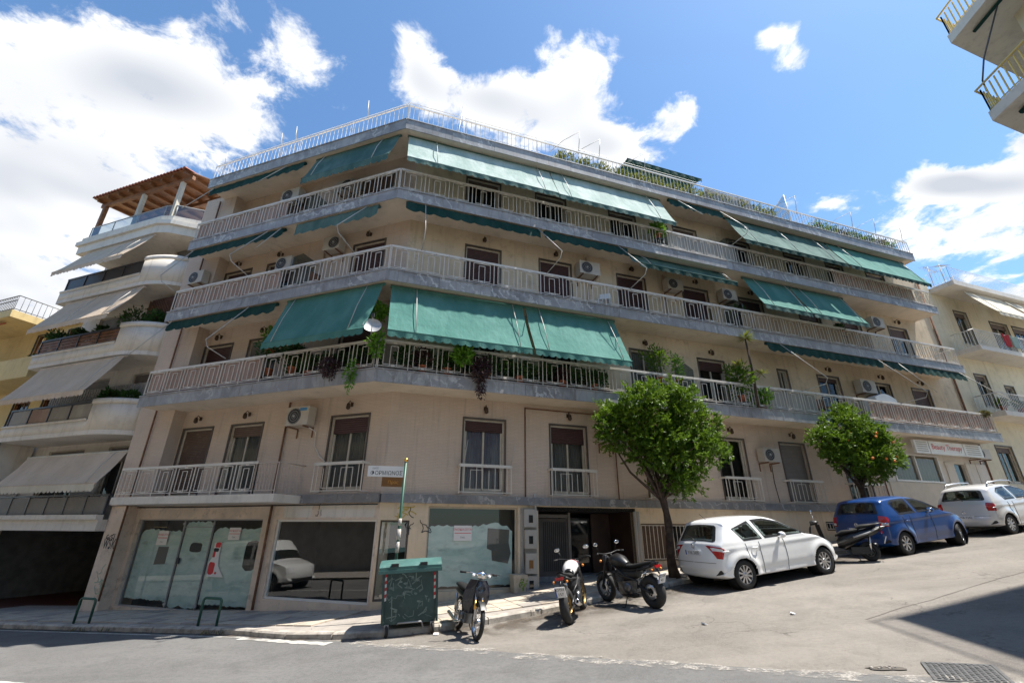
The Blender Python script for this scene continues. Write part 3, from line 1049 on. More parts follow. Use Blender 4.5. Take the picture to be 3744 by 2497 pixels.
LWIN = {1: [(6.72, 8.02, 1.0, 'shutter_brown', None), (4.6, 5.88, .16, 'shutter_brown', 'curtain_grey'), (.68, 1.96, .22, 'shutter_maroon', 'curtain_grey')],
        2: [(6.8, 8.08, .45, 'shutter_maroon', None), (4.75, 5.98, 1.0, 'shutter_grey', None), (.9, 2.15, .3, 'shutter_maroon', None)],
        3: [(6.82, 8.08, .3, 'shutter_maroon', None), (4.8, 6.0, .4, 'shutter_maroon', None), (.92, 2.15, .75, 'shutter_maroon', None)],
        4: [(6.82, 8.08, .5, 'shutter_brown', None), (4.8, 6.0, .5, 'shutter_brown', None), (.92, 2.2, .35, 'shutter_brown', None)]}
RWIN = {1: [(2.15, 3.4, .15, 'shutter_maroon', 'curtain_plum'), (4.9, 6.13, .25, 'shutter_maroon', 'curtain_grey'), (8.3, 9.6, .3, 'shutter_maroon', 'curtain_grey'),
            (11.3, 12.5, .0, 'shutter_maroon', None), (14.2, 15.4, 1.0, 'shutter_grey', None), (17.3, 18.5, .2, 'shutter_maroon', None)],
        2: [(1.95, 3.17, .3, 'shutter_maroon', None), (4.67, 5.89, .3, 'shutter_maroon', None), (8.1, 9.3, .0, 'shutter_maroon', 'curtain_grey'), (11.05, 12.25, .2, 'shutter_maroon', None),
            (14.95, 15.42, .0, 'shutter_maroon', None), (17.1, 18.28, .1, 'shutter_maroon', None), (20.3, 21.4, .0, 'shutter_maroon', None), (22.85, 24.0, 1.0, 'shutter_maroon', None)],
        3: [(1.95, 3.17, 1.0, 'shutter_maroon', None), (4.67, 5.89, 1.0, 'shutter_maroon', None), (7.86, 9.07, 1.0, 'shutter_maroon', None), (10.85, 12.05, 1.0, 'shutter_maroon', None),
            (13.7, 14.9, .3, 'shutter_maroon', None), (17.0, 18.2, .2, 'shutter_maroon', None), (19.6, 20.7, .2, 'shutter_maroon', None), (22.65, 23.9, .25, 'shutter_maroon', None)],
        4: [(1.87, 3.12, .1, 'shutter_brown', None), (4.58, 5.8, .1, 'shutter_brown', None), (7.77, 8.96, .15, 'shutter_brown', None), (10.85, 12.0, .1, 'shutter_brown', None),
            (13.7, 14.9, .2, 'shutter_maroon', None), (17.0, 18.2, .2, 'shutter_maroon', None), (19.6, 20.7, .2, 'shutter_maroon', None), (22.35, 23.6, .3, 'shutter_maroon', None)]}


def wz(f):
    return (S[f] + .07, S[f] + (2.17 if f == 1 else 2.03))


holesL, holesR = [], []
for f, ws in LWIN.items():
    holesL += [(w[0], w[1], wz(f)[0], wz(f)[1]) for w in ws]
for f, ws in RWIN.items():
    for w in ws:
        z0_, z1_ = wz(f)
        if w[1] - w[0] < .6: z0_ = S[f] + .8
        holesR.append((w[0], w[1], z0_, z1_))
holesR.append((20.05, 22.9, 1.9, 2.95))
wall_holes('wall', FL, 0, 8.15, .63, 12.7, holesL, 'cladding', bld)
wall_holes('wall', FR, 0, 19.3, .63, 3.62, [h for h in holesR if h[3] < 3.6 and h[1] < 19.3], 'cladding', bld)
wall_holes('wall', FR, 19.3, UR_END, -.6, 3.62, [(20.05, 22.9, 1.9, 2.95), (23.9, 24.6, .6, 2.7)], 'plaster_white', bld)
wall_holes('wall', FR, 0, UR_END, 3.62, 12.7, [h for h in holesR if h[2] > 3.7], 'plaster', bld)
# end block by the neighbour, standing proud of the front
b = MB(); b.fbox(FL, 8.15, UL_END, -.5, .4, .63, 12.7)
b.obj('end_block', 'cladding', bld)
b = MB(); b.fbox(FL, 9.10, UL_END, -.5, .34, -3.2, .62)
b.obj('end_pier', 'column_paint', bld)
for f, ws in LWIN.items():
    for w in ws:
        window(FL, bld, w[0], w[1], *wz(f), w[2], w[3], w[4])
for f, ws in RWIN.items():
    for w in ws:
        z0_, z1_ = wz(f)
        if w[1] - w[0] < .6: z0_ = S[f] + .8
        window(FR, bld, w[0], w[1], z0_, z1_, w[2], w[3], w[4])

# body behind the fronts, so no light leaks through
for zz0, zz1, off in ((.60, 12.6, -.55), (-3, .60, -2.6)):
    b = MB()
    k_ = .25 if off > -1 else 1.2
    pts = [FL(UL_END, off, 0), FL(k_, off, 0), FR(k_, off, 0), FR(UR_END - .05, off, 0), FR(UR_END - .05, -11, 0), FL(UL_END, -11, 0)]
    n = len(pts)
    lo = [Vector((p.x, p.y, H + zz0)) for p in pts]; hi = [Vector((p.x, p.y, H + zz1)) for p in pts]
    b.add(lo + hi, [tuple(range(n))[::-1], tuple(range(n, 2 * n))] + [(k, (k + 1) % n, n + (k + 1) % n, n + k) for k in range(n)])
    b.obj('core', 'interior_grey', bld)
# side wall towards the right hand neighbour
b = MB(); b.fbox(FR, UR_END - .25, UR_END, -11, -.02, -.5, 12.6)
b.obj('side_wall', 'plaster_cream2', bld)


def line_x(pa, da, pb, db):
    # 2D intersection
    den = da.x * db.y - da.y * db.x
    t = ((pb.x - pa.x) * db.y - (pb.y - pa.y) * db.x) / den
    return pa + da * t


OL_, OR_ = 1.17, 1.05
RIGHT_END = {2: 25.9, 3: 25.1, 4: 24.85, 5: 24.6}


def corner(ol, orr):
    p = line_x(FL(0, ol, 0), dL, FR(0, orr, 0), dR)
    return p


def poly_prism(b, pts, z0, z1):
    n = len(pts)
    lo = [Vector((p.x, p.y, z0 + H)) for p in pts]; hi = [Vector((p.x, p.y, z1 + H)) for p in pts]
    b.add(lo + hi, [tuple(range(n))[::-1], tuple(range(n, 2 * n))] + [(k, (k + 1) % n, n + (k + 1) % n, n + k) for k in range(n)])


def bar(b, p, q, r=.011):
    b.tube([p, q], r, 4, cap=False, smooth=False)


def rail_panel(F, u0, u1, o, z, h, parent, mat, kind='meander', r=.0125, first=True):
    b = MB(); w = u1 - u0
    bar(b, F(u0, o, z - .02), F(u0, o, z + h), .017)
    if not first: pass
    bar(b, F(u0, o, z + .09), F(u1, o, z + .09), .013)
    if kind == 'meander':
        zt, zb = z + h - .10, z + .09
        for (ua, z0_, z1_) in ((.16, zb + .05, zt), (.84, zb + .05, zt), (.38, zb, zt - .08), (.62, zb, zt - .08)):
            bar(b, F(u0 + w * ua, o, z0_), F(u0 + w * ua, o, z1_), r)
        bar(b, F(u0 + w * .16, o, zt), F(u0 + w * .84, o, zt), r)
        bar(b, F(u0 + w * .38, o, zt - .08), F(u0 + w * .62, o, zt - .08), r)
        bar(b, F(u0 + w * .16, o, zb + .05), F(u0 + w * .84, o, zb + .05), r)
        b.fbox(F, u0 + w * .44, u0 + w * .56, o - .012, o + .012, zb - .01, zb + .035)
        b.fbox(F, u0 + w * .44, u0 + w * .56, o - .012, o + .012, zt, z + h)
    else:
        n = 7
        for k in range(1, n):
            bar(b, F(u0 + w * k / n, o, z + .09), F(u0 + w * k / n, o, z + h - .03), r)
    return b.obj('railing_panel', mat, parent)


def railing(F, u0, u1, o, z, h, parent, mat='rail_white', kind='meander', pitch=.80, hand=.07):
    n = max(1, round((u1 - u0) / pitch)); w = (u1 - u0) / n
    for k in range(n):
        rail_panel(F, u0 + k * w, u0 + (k + 1) * w, o, z, h, parent, mat, kind)
    b = MB(); b.fbox(F, u0, u1, o - .022, o + .022, z + h - hand, z + h)
    b.tube([F(u1, o, z - .02), F(u1, o, z + h)], .017, 4, cap=False, smooth=False)
    return b.obj('handrail', mat, parent)


def sheet(F, u0, u1, o, z0, z1, parent, mat, name='privacy_sheet'):
    b = MB(); rows = [[], []]
    n = int((u1 - u0) / .12) + 2
    for k in range(n + 1):
        u = u0 + (u1 - u0) * k / n; oo = o + .006 * math.sin(k * 2.1) + .01 * nz(u * 1.7, 3)
        rows[0].append(F(u, oo, z0)); rows[1].append(F(u, oo, z1))
    b.grid(rows)
    return b.obj(name, mat, parent, normals=False)


for f in (2, 3, 4, 5):
    z = S[f]; fb_ = .38 if f < 5 else .44
    bal = bpy.data.objects.new('balcony', None); COL.objects.link(bal); bal.parent = bld
    wl_ = FL(0, 1.1, z); bal.location = wl_ - WLOC[bld.name]; WLOC[bal.name] = wl_.copy()
    ul, ur = 8.85, RIGHT_END[f]
    Cb = corner(OL_ - .03, OR_ - .03)
    b = MB()
    pts = [FL(ul, -.3, 0), FL(ul, OL_ - .03, 0), Cb, FR(ur, OR_ - .03, 0), FR(ur, -.3, 0), FR(.1, -.5, 0), FL(.1, -.5, 0)]
    poly_prism(b, pts[:3] + [FL(0.05, -.3, 0)], z - fb_ + .05, z - .03)
    b.obj('slab', 'soffit', bal)
    b = MB(); poly_prism(b, [FL(0.05, -.3, 0), Cb, FR(ur, OR_ - .03, 0), FR(ur, -.3, 0)], z - fb_ + .05, z - .03)
    b.obj('slab', 'soffit', bal)
    # marble facing, piece by piece, and thin marble coping
    Cu_l = (corner(OL_, OR_) - C0).dot(dL); Cu_r = (corner(OL_, OR_) - C0).dot(dR)
    for F, a, e, o in ((FL, Cu_l, ul, OL_), (FR, Cu_r, ur, OR_)):
        u = a
        while u < e - .05:
            u2 = min(e, u + rnd.uniform(1.25, 1.65))
            if e - u2 < .4: u2 = e
            b = MB(); j = rnd.uniform(-.002, .003)
            b.fbox(F, u + .004, u2 - .004, o - .028, o + j, z - fb_, z - .032)
            b.obj('marble_facing', 'marble', bal)
            u = u2
        b = MB(); b.fbox(F, a + (.0 if F is FL else .02), e, o - .30, o + .025, z - .030, z + (.0 if F is FL else -.002))
        b.obj('coping', 'marble', bal)
    # railings
    oL2, oR2 = OL_ - .07, OR_ - .07
    cl_ = (corner(oL2, oR2) - C0).dot(dL); cr_ = (corner(oL2, oR2) - C0).dot(dR)
    if f < 5:
        hgt = .86
        railing(FL, cl_ + .02, ul - .05, oL2, z, hgt, bal)
        railing(FR, cr_ + .02, ur - .05, oR2, z, hgt, bal)
        # returns to the wall at the far ends
        for F, u, o in ((FL, ul - .05, oL2), (FR, ur - .05, oR2)):
            b = MB()
            for k in range(9):
                bar(b, F(u, o - k * .12, z), F(u, o - k * .12, z + hgt - .05), .010)
            b.tube([F(u, o, z + hgt - .03), F(u, .02, z + hgt - .03)], .022, 4)
            b.obj('end_railing', 'rail_white', bal)
        rng = {2: [(FL, 3.9, ul - .1, 'sheet_pink'), (FR, 13.3, 15.4, 'sheet_grey'), (FR, 18.2, ur - .1, 'sheet_pink')],
               3: [(FL, 4.0, ul - .1, 'sheet_pink'), (FR, 12.6, 19.6, 'reed')],
               4: [(FL, 4.4, ul - .1, 'sheet_pink'), (FR, 9.7, 13.0, 'sheet_grey'), (FR, 18.4, 23.6, 'sheet_pink')]}[f]
        for F, a, e, m in rng:
            sheet(F, a, e, (oL2 if F is FL else oR2) - .035, z + .06, z + hgt - .09, bal, m)
        # glass / board dividers between flats
        for F, u, zz in {2: [(FR, 9.9, 1.5)], 3: [(FL, 3.75, 1.7), (FR, 12.75, 1.5)], 4: [(FL, 3.75, 1.35), (FR, 12.9, 1.5), (FR, 9.75, 1.5)]}[f]:
            b = MB(); o1 = .95
            pts = [(0.02, z), (o1, z), (o1, z + zz - .35), (o1 - .35, z + zz), (.02, z + zz)]
            b.add([F(u, o, zz_) for o, zz_ in pts] + [F(u + .025, o, zz_) for o, zz_ in pts], [tuple(range(5)), tuple(range(9, 4, -1))] + [(k, (k + 1) % 5, 5 + (k + 1) % 5, 5 + k) for k in range(5)])
            b.obj('divider', 'frosted', bal)
    else:
        hgt = .72
        railing(FL, cl_ + .02, ul - .05, oL2, z, hgt, bal, 'rail_roof', 'plain', 1.2, .03)
        railing(FR, cr_ + .02, ur - .05, oR2, z, hgt, bal, 'rail_roof', 'plain', 1.2, .05)
        b = MB()
        for F, a, e, o in ((FL, cl_, ul - .05, oL2 - .1), (FR, cr_, 12.0, oR2 - .1)):
            b.tube([F(a, o, z + hgt + .22), F(e, o, z + hgt + .22)], .010, 4)
            k = a
            while k < e:
                bar(b, F(k, o, z), F(k, o, z + hgt + .22), .010); k += 2.4
        b.obj('upper_rail', 'rail_roof', bal)
        sheet(FR, 12.0, 14.5, oR2 - .05, z + .05, z + hgt - .05, bal, 'sheet_grey')

# ---- first floor band, ground floor
for F, a, e in ((FL, -.02, 2.6), (FR, 0.0, 19.3)):
    u = a
    while u < e - .05:
        u2 = min(e, u + rnd.uniform(1.3, 1.9))
        if e - u2 < .5: u2 = e
        b = MB(); b.fbox(F, u + .004, u2 - .004, -.05, .10 + rnd.uniform(0, .004), .63, .85)
        b.obj('band_slab', 'marble_band', bld); u = u2
# left first-floor balcony
bal = bpy.data.objects.new('balcony', None); COL.objects.link(bal); bal.parent = bld
wl_ = FL(5.5, .5, .7); bal.location = wl_ - WLOC[bld.name]; WLOC[bal.name] = wl_
b = MB(); b.fbox(FL, 2.55, 8.85, -.05, 1.05, .62, .83); b.obj('slab', 'plaster_white', bal)
railing(FL, 3.35, 8.8, 1.0, .83, .86, bal, 'rail_white', 'meander', .80)
railing(FL, 2.62, 3.35, 1.0, .83, .82, bal, 'rail_rusty', 'plain', .7, .03)
for u in (2.62, 8.8):
    b = MB()
    for k in range(8): bar(b, FL(u, 1.0 - k * .125, .83), FL(u, 1.0 - k * .125, 1.62), .009)
    b.tube([FL(u, 1.0, 1.64), FL(u, .02, 1.64)], .016, 4)
    b.obj('end_railing', 'rail_rusty', bal)
# little railings before the first-floor windows
for F, u0, u1 in ((FL, .45, 2.05), (FR, 2.02, 3.52), (FR, 4.78, 6.27), (FR, 8.15, 9.75), (FR, 11.15, 12.65), (FR, 14.0, 15.55), (FR, 17.1, 18.7)):
    rb = MB(); rb.fbox(F, u0, u1, .27, .33, 1.60, 1.68)
    for u in (u0, u1):
        rb.fbox(F, u - .02, u + .02, 0, .33, 1.61, 1.67)
        bar(rb, F(u, .30, .9), F(u, .30, 1.6), .016); rb.fbox(F, u - .012, u + .012, 0, .30, .90, .925)
    bar(rb, F(u0, .30, .93), F(u1, .30, .93), .014)
    w = u1 - u0
    for k, (zz0, zz1) in zip((.08, .2, .32, .44, .56, .68, .8, .92), ((.93, 1.6), (1.0, 1.52), (.93, 1.6), (1.0, 1.52), (1.0, 1.52), (.93, 1.6), (1.0, 1.52), (.93, 1.6))):
        bar(rb, F(u0 + w * k, .30, zz0), F(u0 + w * k, .30, zz1), .011)
    bar(rb, F(u0 + w * .2, .30, 1.52), F(u0 + w * .44, .30, 1.52), .010); bar(rb, F(u0 + w * .56, .30, 1.0), F(u0 + w * .8, .30, 1.0), .010)
    rb.obj('window_railing', 'rail_white', bld)

# ground floor walls
wall_holes('shopfront_wall', FL, 0.0, 9.10, -3.2, .63, [(3.84, 8.95, -2.18, .23), (.05, 3.34, -1.74, .22)], 'column_paint', bld, depth=.18)
wall_holes('shopfront_wall', FR, 0.0, 19.3, -3.0, .63, [(.06, .80, -1.66, .20), (1.28, 3.82, -1.5, .56), (4.45, 7.62, -1.56, .50), (7.85, 10.4, -.87, .17), (10.7, 13.4, -.55, .17), (15.6, 18.2, .0, .3)],
           'plaster_cream', bld, depth=.18)


def pane(F, u0, u1, z0, z1, o, mat, parent, name='pane'):
    b = MB(); b.quad(F(u0, o, z0), F(u1, o, z0), F(u1, o, z1), F(u0, o, z1))
    return b.obj(name, mat, parent)


def film(F, u0, u1, z0, z1, o, parent, seed, top_bare=.25, bot_bare=.08, amp=.1):
    """whitewash brushed on the inside of the glass, ragged at its edges"""
    b = MB(); n = 90; lo_, hi_ = [], []
    for k in range(n + 1):
        u = u0 + (u1 - u0) * k / n
        e = min(k, n - k) / n
        hz = z1 - top_bare + amp * nz(u * 2.1, seed) + .05 * nz(u * 9, seed + 1) - .10 * max(0, 1 - e * 14)
        lz = z0 + bot_bare + .05 * nz(u * 3.3, seed + 2) + .03 * nz(u * 11, seed + 3)
        lo_.append(F(u, o, min(lz, z1))); hi_.append(F(u, o, min(hz, z1)))
    b.grid([lo_, hi_])
    return b.obj('whitewash', 'whitewash', parent, normals=False)


def shop_frame(F, u0, u1, z0, z1, o, mat, t=.05, bars=()):
    b = MB()
    for (a, c, d, e) in ((u0, u0 + t, z0, z1), (u1 - t, u1, z0, z1), (u0 + t, u1 - t, z1 - t, z1), (u0 + t, u1 - t, z0, z0 + t)):
        b.fbox(F, a + .002, c - .002, o - .05, o + .01, d + .002, e - .002)
    for u in bars: b.fbox(F, u - t / 2, u + t / 2, o - .045, o + .006, z0 + t, z1 - t)
    return b


# shop 1: three whitewashed panes, the middle one a glass door
sw = shop_frame(FL, 3.84, 8.95, -2.18, .23, -.12, 'column_paint', .035).obj('shop_window', 'grey_metal', bld)
for a, e in ((3.88, 5.80), (5.84, 7.0), (7.04, 8.91)):
    pane(FL, a, e, -2.14, .19, -.13, 'wash_glass', sw)
film(FL, 3.9, 5.78, -2.14, .19, -.16, sw, 3, .22, .14, .09)
film(FL, 5.86, 6.98, -2.14, .19, -.16, sw, 8, .03, .03, .02)
film(FL, 7.06, 8.86, -2.14, .19, -.16, sw, 12, .26, .16, .08)
b = MB(); b.fbox(FL, 3.5, 9.0, -1.05, -1.0, -2.6, .5); b.obj('shop_interior', 'interior_grey', sw)
b = MB()
for u in (5.82, 7.02):
    b.fbox(FL, u - .012, u + .012, -.15, -.10, -2.14, .19)
    for z in (-2.05, .1): b.fbox(FL, u - .05, u + .05, -.125, -.09, z - .03, z + .03)
b.fbox(FL, 5.85, 7.0, -.125, -.11, .0, .02)
b.obj('door_fittings', 'grey_metal', sw)
b = MB(); b.fbox(FL, 6.86, 6.96, -.12, -.08, -1.0, -.84); b.obj('door_lock', 'ac_dark', sw)
# bare patches scraped in the whitewash: dark shapes against it
def patch(F, pts, o, mat, parent, name):
    b = MB(); b.add([F(u, o, z) for u, z in pts], [tuple(range(len(pts)))])
    return b.obj(name, mat, parent)
def blob(cu, cz, ru, rz, seed, n=22):
    return [(cu + ru * math.copysign(abs(math.cos(a)) ** .5, math.cos(a)) * (1 + .10 * nz(a * 2, seed)), cz + rz * math.copysign(abs(math.sin(a)) ** .5, math.sin(a)) * (1 + .10 * nz(a * 2 + 5, seed))) for a in [6.283 * k / n for k in range(n)]]
patch(FL, blob(4.18, -.72, .27, .38, 3), -.155, 'interior_dark', sw, 'scraped_patch')
patch(FL, blob(6.38, -.55, .24, .13, 5), -.155, 'interior_dark', sw, 'scraped_patch')
patch(FL, [(7.95, -.55), (7.5, -.55), (7.5, -1.02), (7.98, -1.05)], -.155, 'interior_grey', sw, 'scraped_patch')
# shop 2: clear glass in a white aluminium frame, turning the corner
sw2 = shop_frame(FL, .05, 3.34, -1.74, .22, -.06, 'alu_white', .06).obj('shop_window', 'alu_white', bld)
pane(FL, .11, 3.28, -1.68, .16, -.07, 'shop_glass', sw2)
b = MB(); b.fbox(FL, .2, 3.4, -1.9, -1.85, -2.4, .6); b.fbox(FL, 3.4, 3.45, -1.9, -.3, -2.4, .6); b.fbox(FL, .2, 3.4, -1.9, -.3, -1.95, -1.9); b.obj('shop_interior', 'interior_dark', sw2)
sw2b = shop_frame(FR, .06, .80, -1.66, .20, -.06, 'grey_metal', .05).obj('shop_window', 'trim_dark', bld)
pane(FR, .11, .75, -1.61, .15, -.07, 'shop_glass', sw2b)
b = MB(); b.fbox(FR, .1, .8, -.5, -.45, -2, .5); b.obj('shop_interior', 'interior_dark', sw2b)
# shop 3: whitewashed single pane
sw3 = shop_frame(FR, 1.28, 3.82, -1.5, .56, -.10, 'wood_frame', .05).obj('shop_window', 'wood_frame', bld)
pane(FR, 1.33, 3.77, -1.45, .51, -.11, 'wash_glass', sw3)
film(FR, 1.35, 3.70, -1.45, .51, -.14, sw3, 21, .42, .06, .07)
b = MB(); b.fbox(FR, 1.2, 3.9, -.9, -.85, -2, .6); b.obj('shop_interior', 'interior_grey', sw3)
pp = [(2.98, .02), (3.62, -.02), (3.60, -.35), (3.66, -.62), (3.58, -.88), (3.12, -.80), (3.1, -.55), (2.97, -.5)]
patch(FR, pp, -.135, 'interior_grey', sw3, 'scraped_patch')
# repaired fascia over shop 2
for a, e in ((.15, .95), (1.0, 1.85), (2.2, 3.1)):
    patch(FL, [(a, .27), (e, .27), (e + .06, .57), (a - .05, .58)], .004, 'plaster_white', bld, 'render_patch')
# entrance: recess with marble sides, dark door and side light
for a in (4.40, 7.62):
    b = MB(); b.fbox(FR, a, a + .05, -2.3, -.02, -2.0, .6); b.obj('entrance_side', 'entrance_marble', bld)
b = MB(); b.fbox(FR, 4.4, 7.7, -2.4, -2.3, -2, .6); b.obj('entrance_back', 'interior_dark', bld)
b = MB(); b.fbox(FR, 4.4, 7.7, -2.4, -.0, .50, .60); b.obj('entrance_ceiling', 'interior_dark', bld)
b = MB(); b.fbox(FR, 4.45, 7.62, -2.4, .0, -2.1, -1.56); b.fbox(FR, 4.45, 7.62, -2.4, -.35, -1.56, -1.42); b.fbox(FR, 4.45, 7.62, -2.4, -.7, -1.42, -1.28); b.obj('entrance_step', 'marble_band', bld)
dr = MB(); dr.fbox(FR, 4.5, 5.75, -.80, -.74, -1.28, .30)
door = dr.obj('entrance_door', 'trim_dark', bld)
b = MB()
for k in range(12): b.fbox(FR, 4.9 + k * .065, 4.925 + k * .065, -.735, -.715, -1.15, .2)
b.obj('door_grille', 'black_plastic', door)
b = MB(); b.fbox(FR, 5.78, 7.0, -1.6, -1.55, -1.28, .35); b.obj('pane', 'pane_dark', door)
b = MB(); b.fbox(FR, 5.72, 5.80, -.85, -.70, -1.28, .48); b.fbox(FR, 4.48, 5.72, -.82, -.72, .32, .42); b.obj('door_frame', 'shutter_grey', door)
b = MB(); b.fbox(FR, 6.9, 7.6, -1.5, -1.44, -1.28, .48); b.obj('marble_panel', 'entrance_marble', door)
b = MB()
for (a, e, o) in ((7.64, 7.70, .03), (7.74, 7.82, .02)): b.fbox(FR, a, e, -.02, o, -1.5, .52)
b.obj('entrance_jamb', 'grey_metal', bld)
# basement windows with grilles
for (u0, u1, z0, z1) in ((7.85, 10.4, -.87, .17), (10.7, 13.4, -.55, .17), (15.6, 18.2, .0, .3)):
    b = MB(); b.fbox(FR, u0, u1, -.20, -.16, z0, z1); gw = b.obj('basement_window', 'shutter_brown' if u0 < 9 else 'interior_dark', bld)
    b = MB(); n = int((u1 - u0) / .14)
    for k in range(n + 1):
        u = u0 + (u1 - u0) * k / n
        bar(b, FR(u, .03, z0 + .05), FR(u, .03, z1 - .05), .010)
    for z in (z0 + .05, z1 - .05): bar(b, FR(u0, .03, z), FR(u1, .03, z), .013)
    b.obj('grille', 'rail_white', gw)
    if u0 < 9:
        b = MB(); b.fbox(FR, u0 + 1.0, u0 + 1.8, -.155, -.13, z0 + .1, z1 - .08); b.obj('pane', 'pane_dark', gw)
b = MB(); b.fbox(FR, 8.0, 19.3, 0.0, .035, -1.6, -.90); b.obj('plinth', 'column_paint', bld)
# beauty parlour front
bp = MB()
for (a, e, d, g_) in ((20.0, 20.07, 1.85, 3.0), (22.88, 22.95, 1.85, 3.0), (20.07, 22.88, 2.93, 3.0), (20.07, 22.88, 1.85, 1.92), (21.45, 21.51, 1.92, 2.93)):
    bp.fbox(FR, a, e, -.08, .03, d, g_)
bpw = bp.obj('parlour_window', 'alu_white', bld)
for a, e in ((20.07, 21.45), (21.51, 22.88)): pane(FR, a, e, 1.92, 2.93, -.05, 'window_glass', bpw)
b = MB(); top, bot = [], []
for k in range(90):
    u = 20.05 + 2.85 * k / 89; oo = -.10 - .015 * math.sin(k * 1.1); top.append(FR(u, oo, 2.95)); bot.append(FR(u, oo, 1.9))
b.grid([bot, top]); b.obj('curtain', 'reed', bpw, normals=False)
b = MB(); b.fbox(FR, 19.5, 23.3, .0, .05, -.4, 1.82); b.obj('panel', 'panel_beige', bld)
for a, e in ((23.3, 23.85), (24.65, 25.3), (25.35, 26.2)):
    b = MB(); b.fbox(FR, a, e, .0, .04, .3, 2.75); b.obj('panel', 'plaster_white', bld)
pane(FR, 23.92, 24.58, .62, 2.68, -.1, 'pane_dark', bld, 'parlour_door')
# drain pipes, cables, cornice line
def pipe(pts, r, mat, name='drain_pipe', n=6):
    b = MB(); b.tube(pts, r, n); return b.obj(name, mat, bld)
pipe([FL(3.62, .05, .85), FL(3.62, .05, 3.6)], .03, 'rust')
pipe([FL(3.55, .06, -2.0), FL(3.55, .06, .60)], .035, 'rust')
pipe([FR(4.05, .04, .86), FR(4.05, .04, 3.5)], .02, 'rust'); pipe([FR(4.05, .03, 3.48), FR(8.0, .03, 3.46)], .02, 'rust')
pipe([FR(7.15, .04, .86), FR(7.15, .04, 3.5)], .018, 'rust')
pipe([FL(8.95, .46, -2.0), FL(8.95, .46, 12.4)], .028, 'rust')
pipe([FL(3.4, .05, 7.05), FL(3.4, .05, 9.5)], .03, 'pipe_beige')
pipe([FR(6.55, .04, 7.05), FR(6.55, .04, 9.5)], .03, 'pipe_beige'); pipe([FR(9.95, .04, 7.05), FR(9.95, .04, 9.4)], .025, 'pipe_beige')
pipe([FR(UR_END - .2, .06, -.4), FR(UR_END - .2, .06, 12.3)], .045, 'rust')
pipe([FR(4.33, .07, .45), FR(4.33, .07, .95)], .028, 'cable_white')
pipe([FL(9.1, .06, .58), FL(6.5, .06, .57), FL(3.4, .06, .585), FL(.0, .10, .585)], .016, 'cable_black', 'cable')
pipe([FR(19.25, .05, .9), FR(19.2, .05, 3.5)], .025, 'rust'); 
pipe([FR(13.6, .02, 2.2), FR(13.55, .03, 1.6), FR(13.62, .03, .9)], .012, 'cable_black', 'cable')
# roof flat: set back storey
PH = 15.65
b = MB()
pts = [FL(7.5, -3.2, 0), FL(2.0, -3.2, 0), FR(3.2, -2.6, 0), FR(23.5, -2.6, 0), FR(23.5, -9, 0), FL(7.5, -9, 0)]
poly_prism(b, pts, 12.6, 15.0); b.obj('penthouse', 'plaster_cream', bld)
b = MB(); poly_prism(b, [FL(7.6, -2.9, 0), FL(1.7, -2.9, 0), FR(2.9, -2.2, 0), FR(23.6, -2.2, 0), FR(23.6, -9.2, 0), FL(7.6, -9.2, 0)], 15.0, 15.25); b.obj('penthouse_roof', 'plaster_cream', bld)
b = MB(); poly_prism(b, [FL(8.85, .0, 0), FL(0, .0, 0), FR(0, 0, 0), FR(24.6, 0, 0), FR(24.6, -10, 0), FL(8.85, -10, 0)], 12.70, 12.90); b.obj('terrace', 'concrete', bld)
for u0, u1 in ((4.0, 6.2), (8.0, 10.2), (13.0, 15), (17, 19.2)):
    b = MB(); b.fbox(FR, u0, u1, -2.62, -2.57, 13.0, 14.8); b.obj('terrace_door', 'pane_dark', bld)
# ------------------------------------------------------------------ awnings
def awning(F, u0, u1, zt, ot, zb, ob, mat, label, arms, group=None, val=.20, name='awning', valmat=None, sag=.03, armmat='arm_metal', shade=None):
    r = thing(name, F((u0 + u1) / 2, ot, zt), label, 'awning', group)
    b = MB(); nu, nv = 64, 12; rows = []
    for j in range(nv + 1):
        t = j / nv; row = []
        for i in range(nu + 1):
            u = u0 + (u1 - u0) * i / nu
            w = .035 * nz(u * 1.4 + t * .8 + zt, 4) * math.sin(math.pi * t) + .022 * nz(u * 3.4 + t * 1.2, 7) * math.sin(math.pi * min(1, t * 1.15)) + .008 * nz(u * 9, 2) * t
            row.append(F(u, ot + (ob - ot) * t - sag * math.sin(math.pi * t) + w, zt + (zb - zt) * t - sag * .6 * math.sin(math.pi * t)))
        rows.append(row)
    b.grid(rows); b.obj('canopy', mat, r, normals=False)
    b = MB(); n = int(abs(u1 - u0) / .035); top, bot = [], []
    for k in range(n + 1):
        u = u0 + (u1 - u0) * k / n
        o = ob + .012 * math.sin(k * .45) + .01
        top.append(F(u, ob + .012, zb)); bot.append(F(u, o, zb - val * .72 - val * .28 * abs(math.sin(k * .037 * math.pi / .22 * .22 / .035 * .035 * 4.5)) ** .6))
    b.grid([top, bot]); b.obj('valance', valmat or mat, r, normals=False)
    b = MB(); b.tube([F(u0 - .02, ob, zb), F(u1 + .02, ob, zb)], .020, 6); b.obj('front_bar', mat, r)
    b = MB(); b.tube([F(u0 - .04, ot - .03, zt + .03), F(u1 + .04, ot - .03, zt + .03)], .045, 8); b.obj('roller', valmat or mat, r)
    for u in arms:
        b = MB(); b.tube([F(u, ot + .06, zt + .02), F(u, (ot + ob) / 2 + .09, (zt + zb) / 2 + .02), F(u, ob + .03, zb + .01)], .013, 5)
        b.obj('arm', armmat, r)
    return r


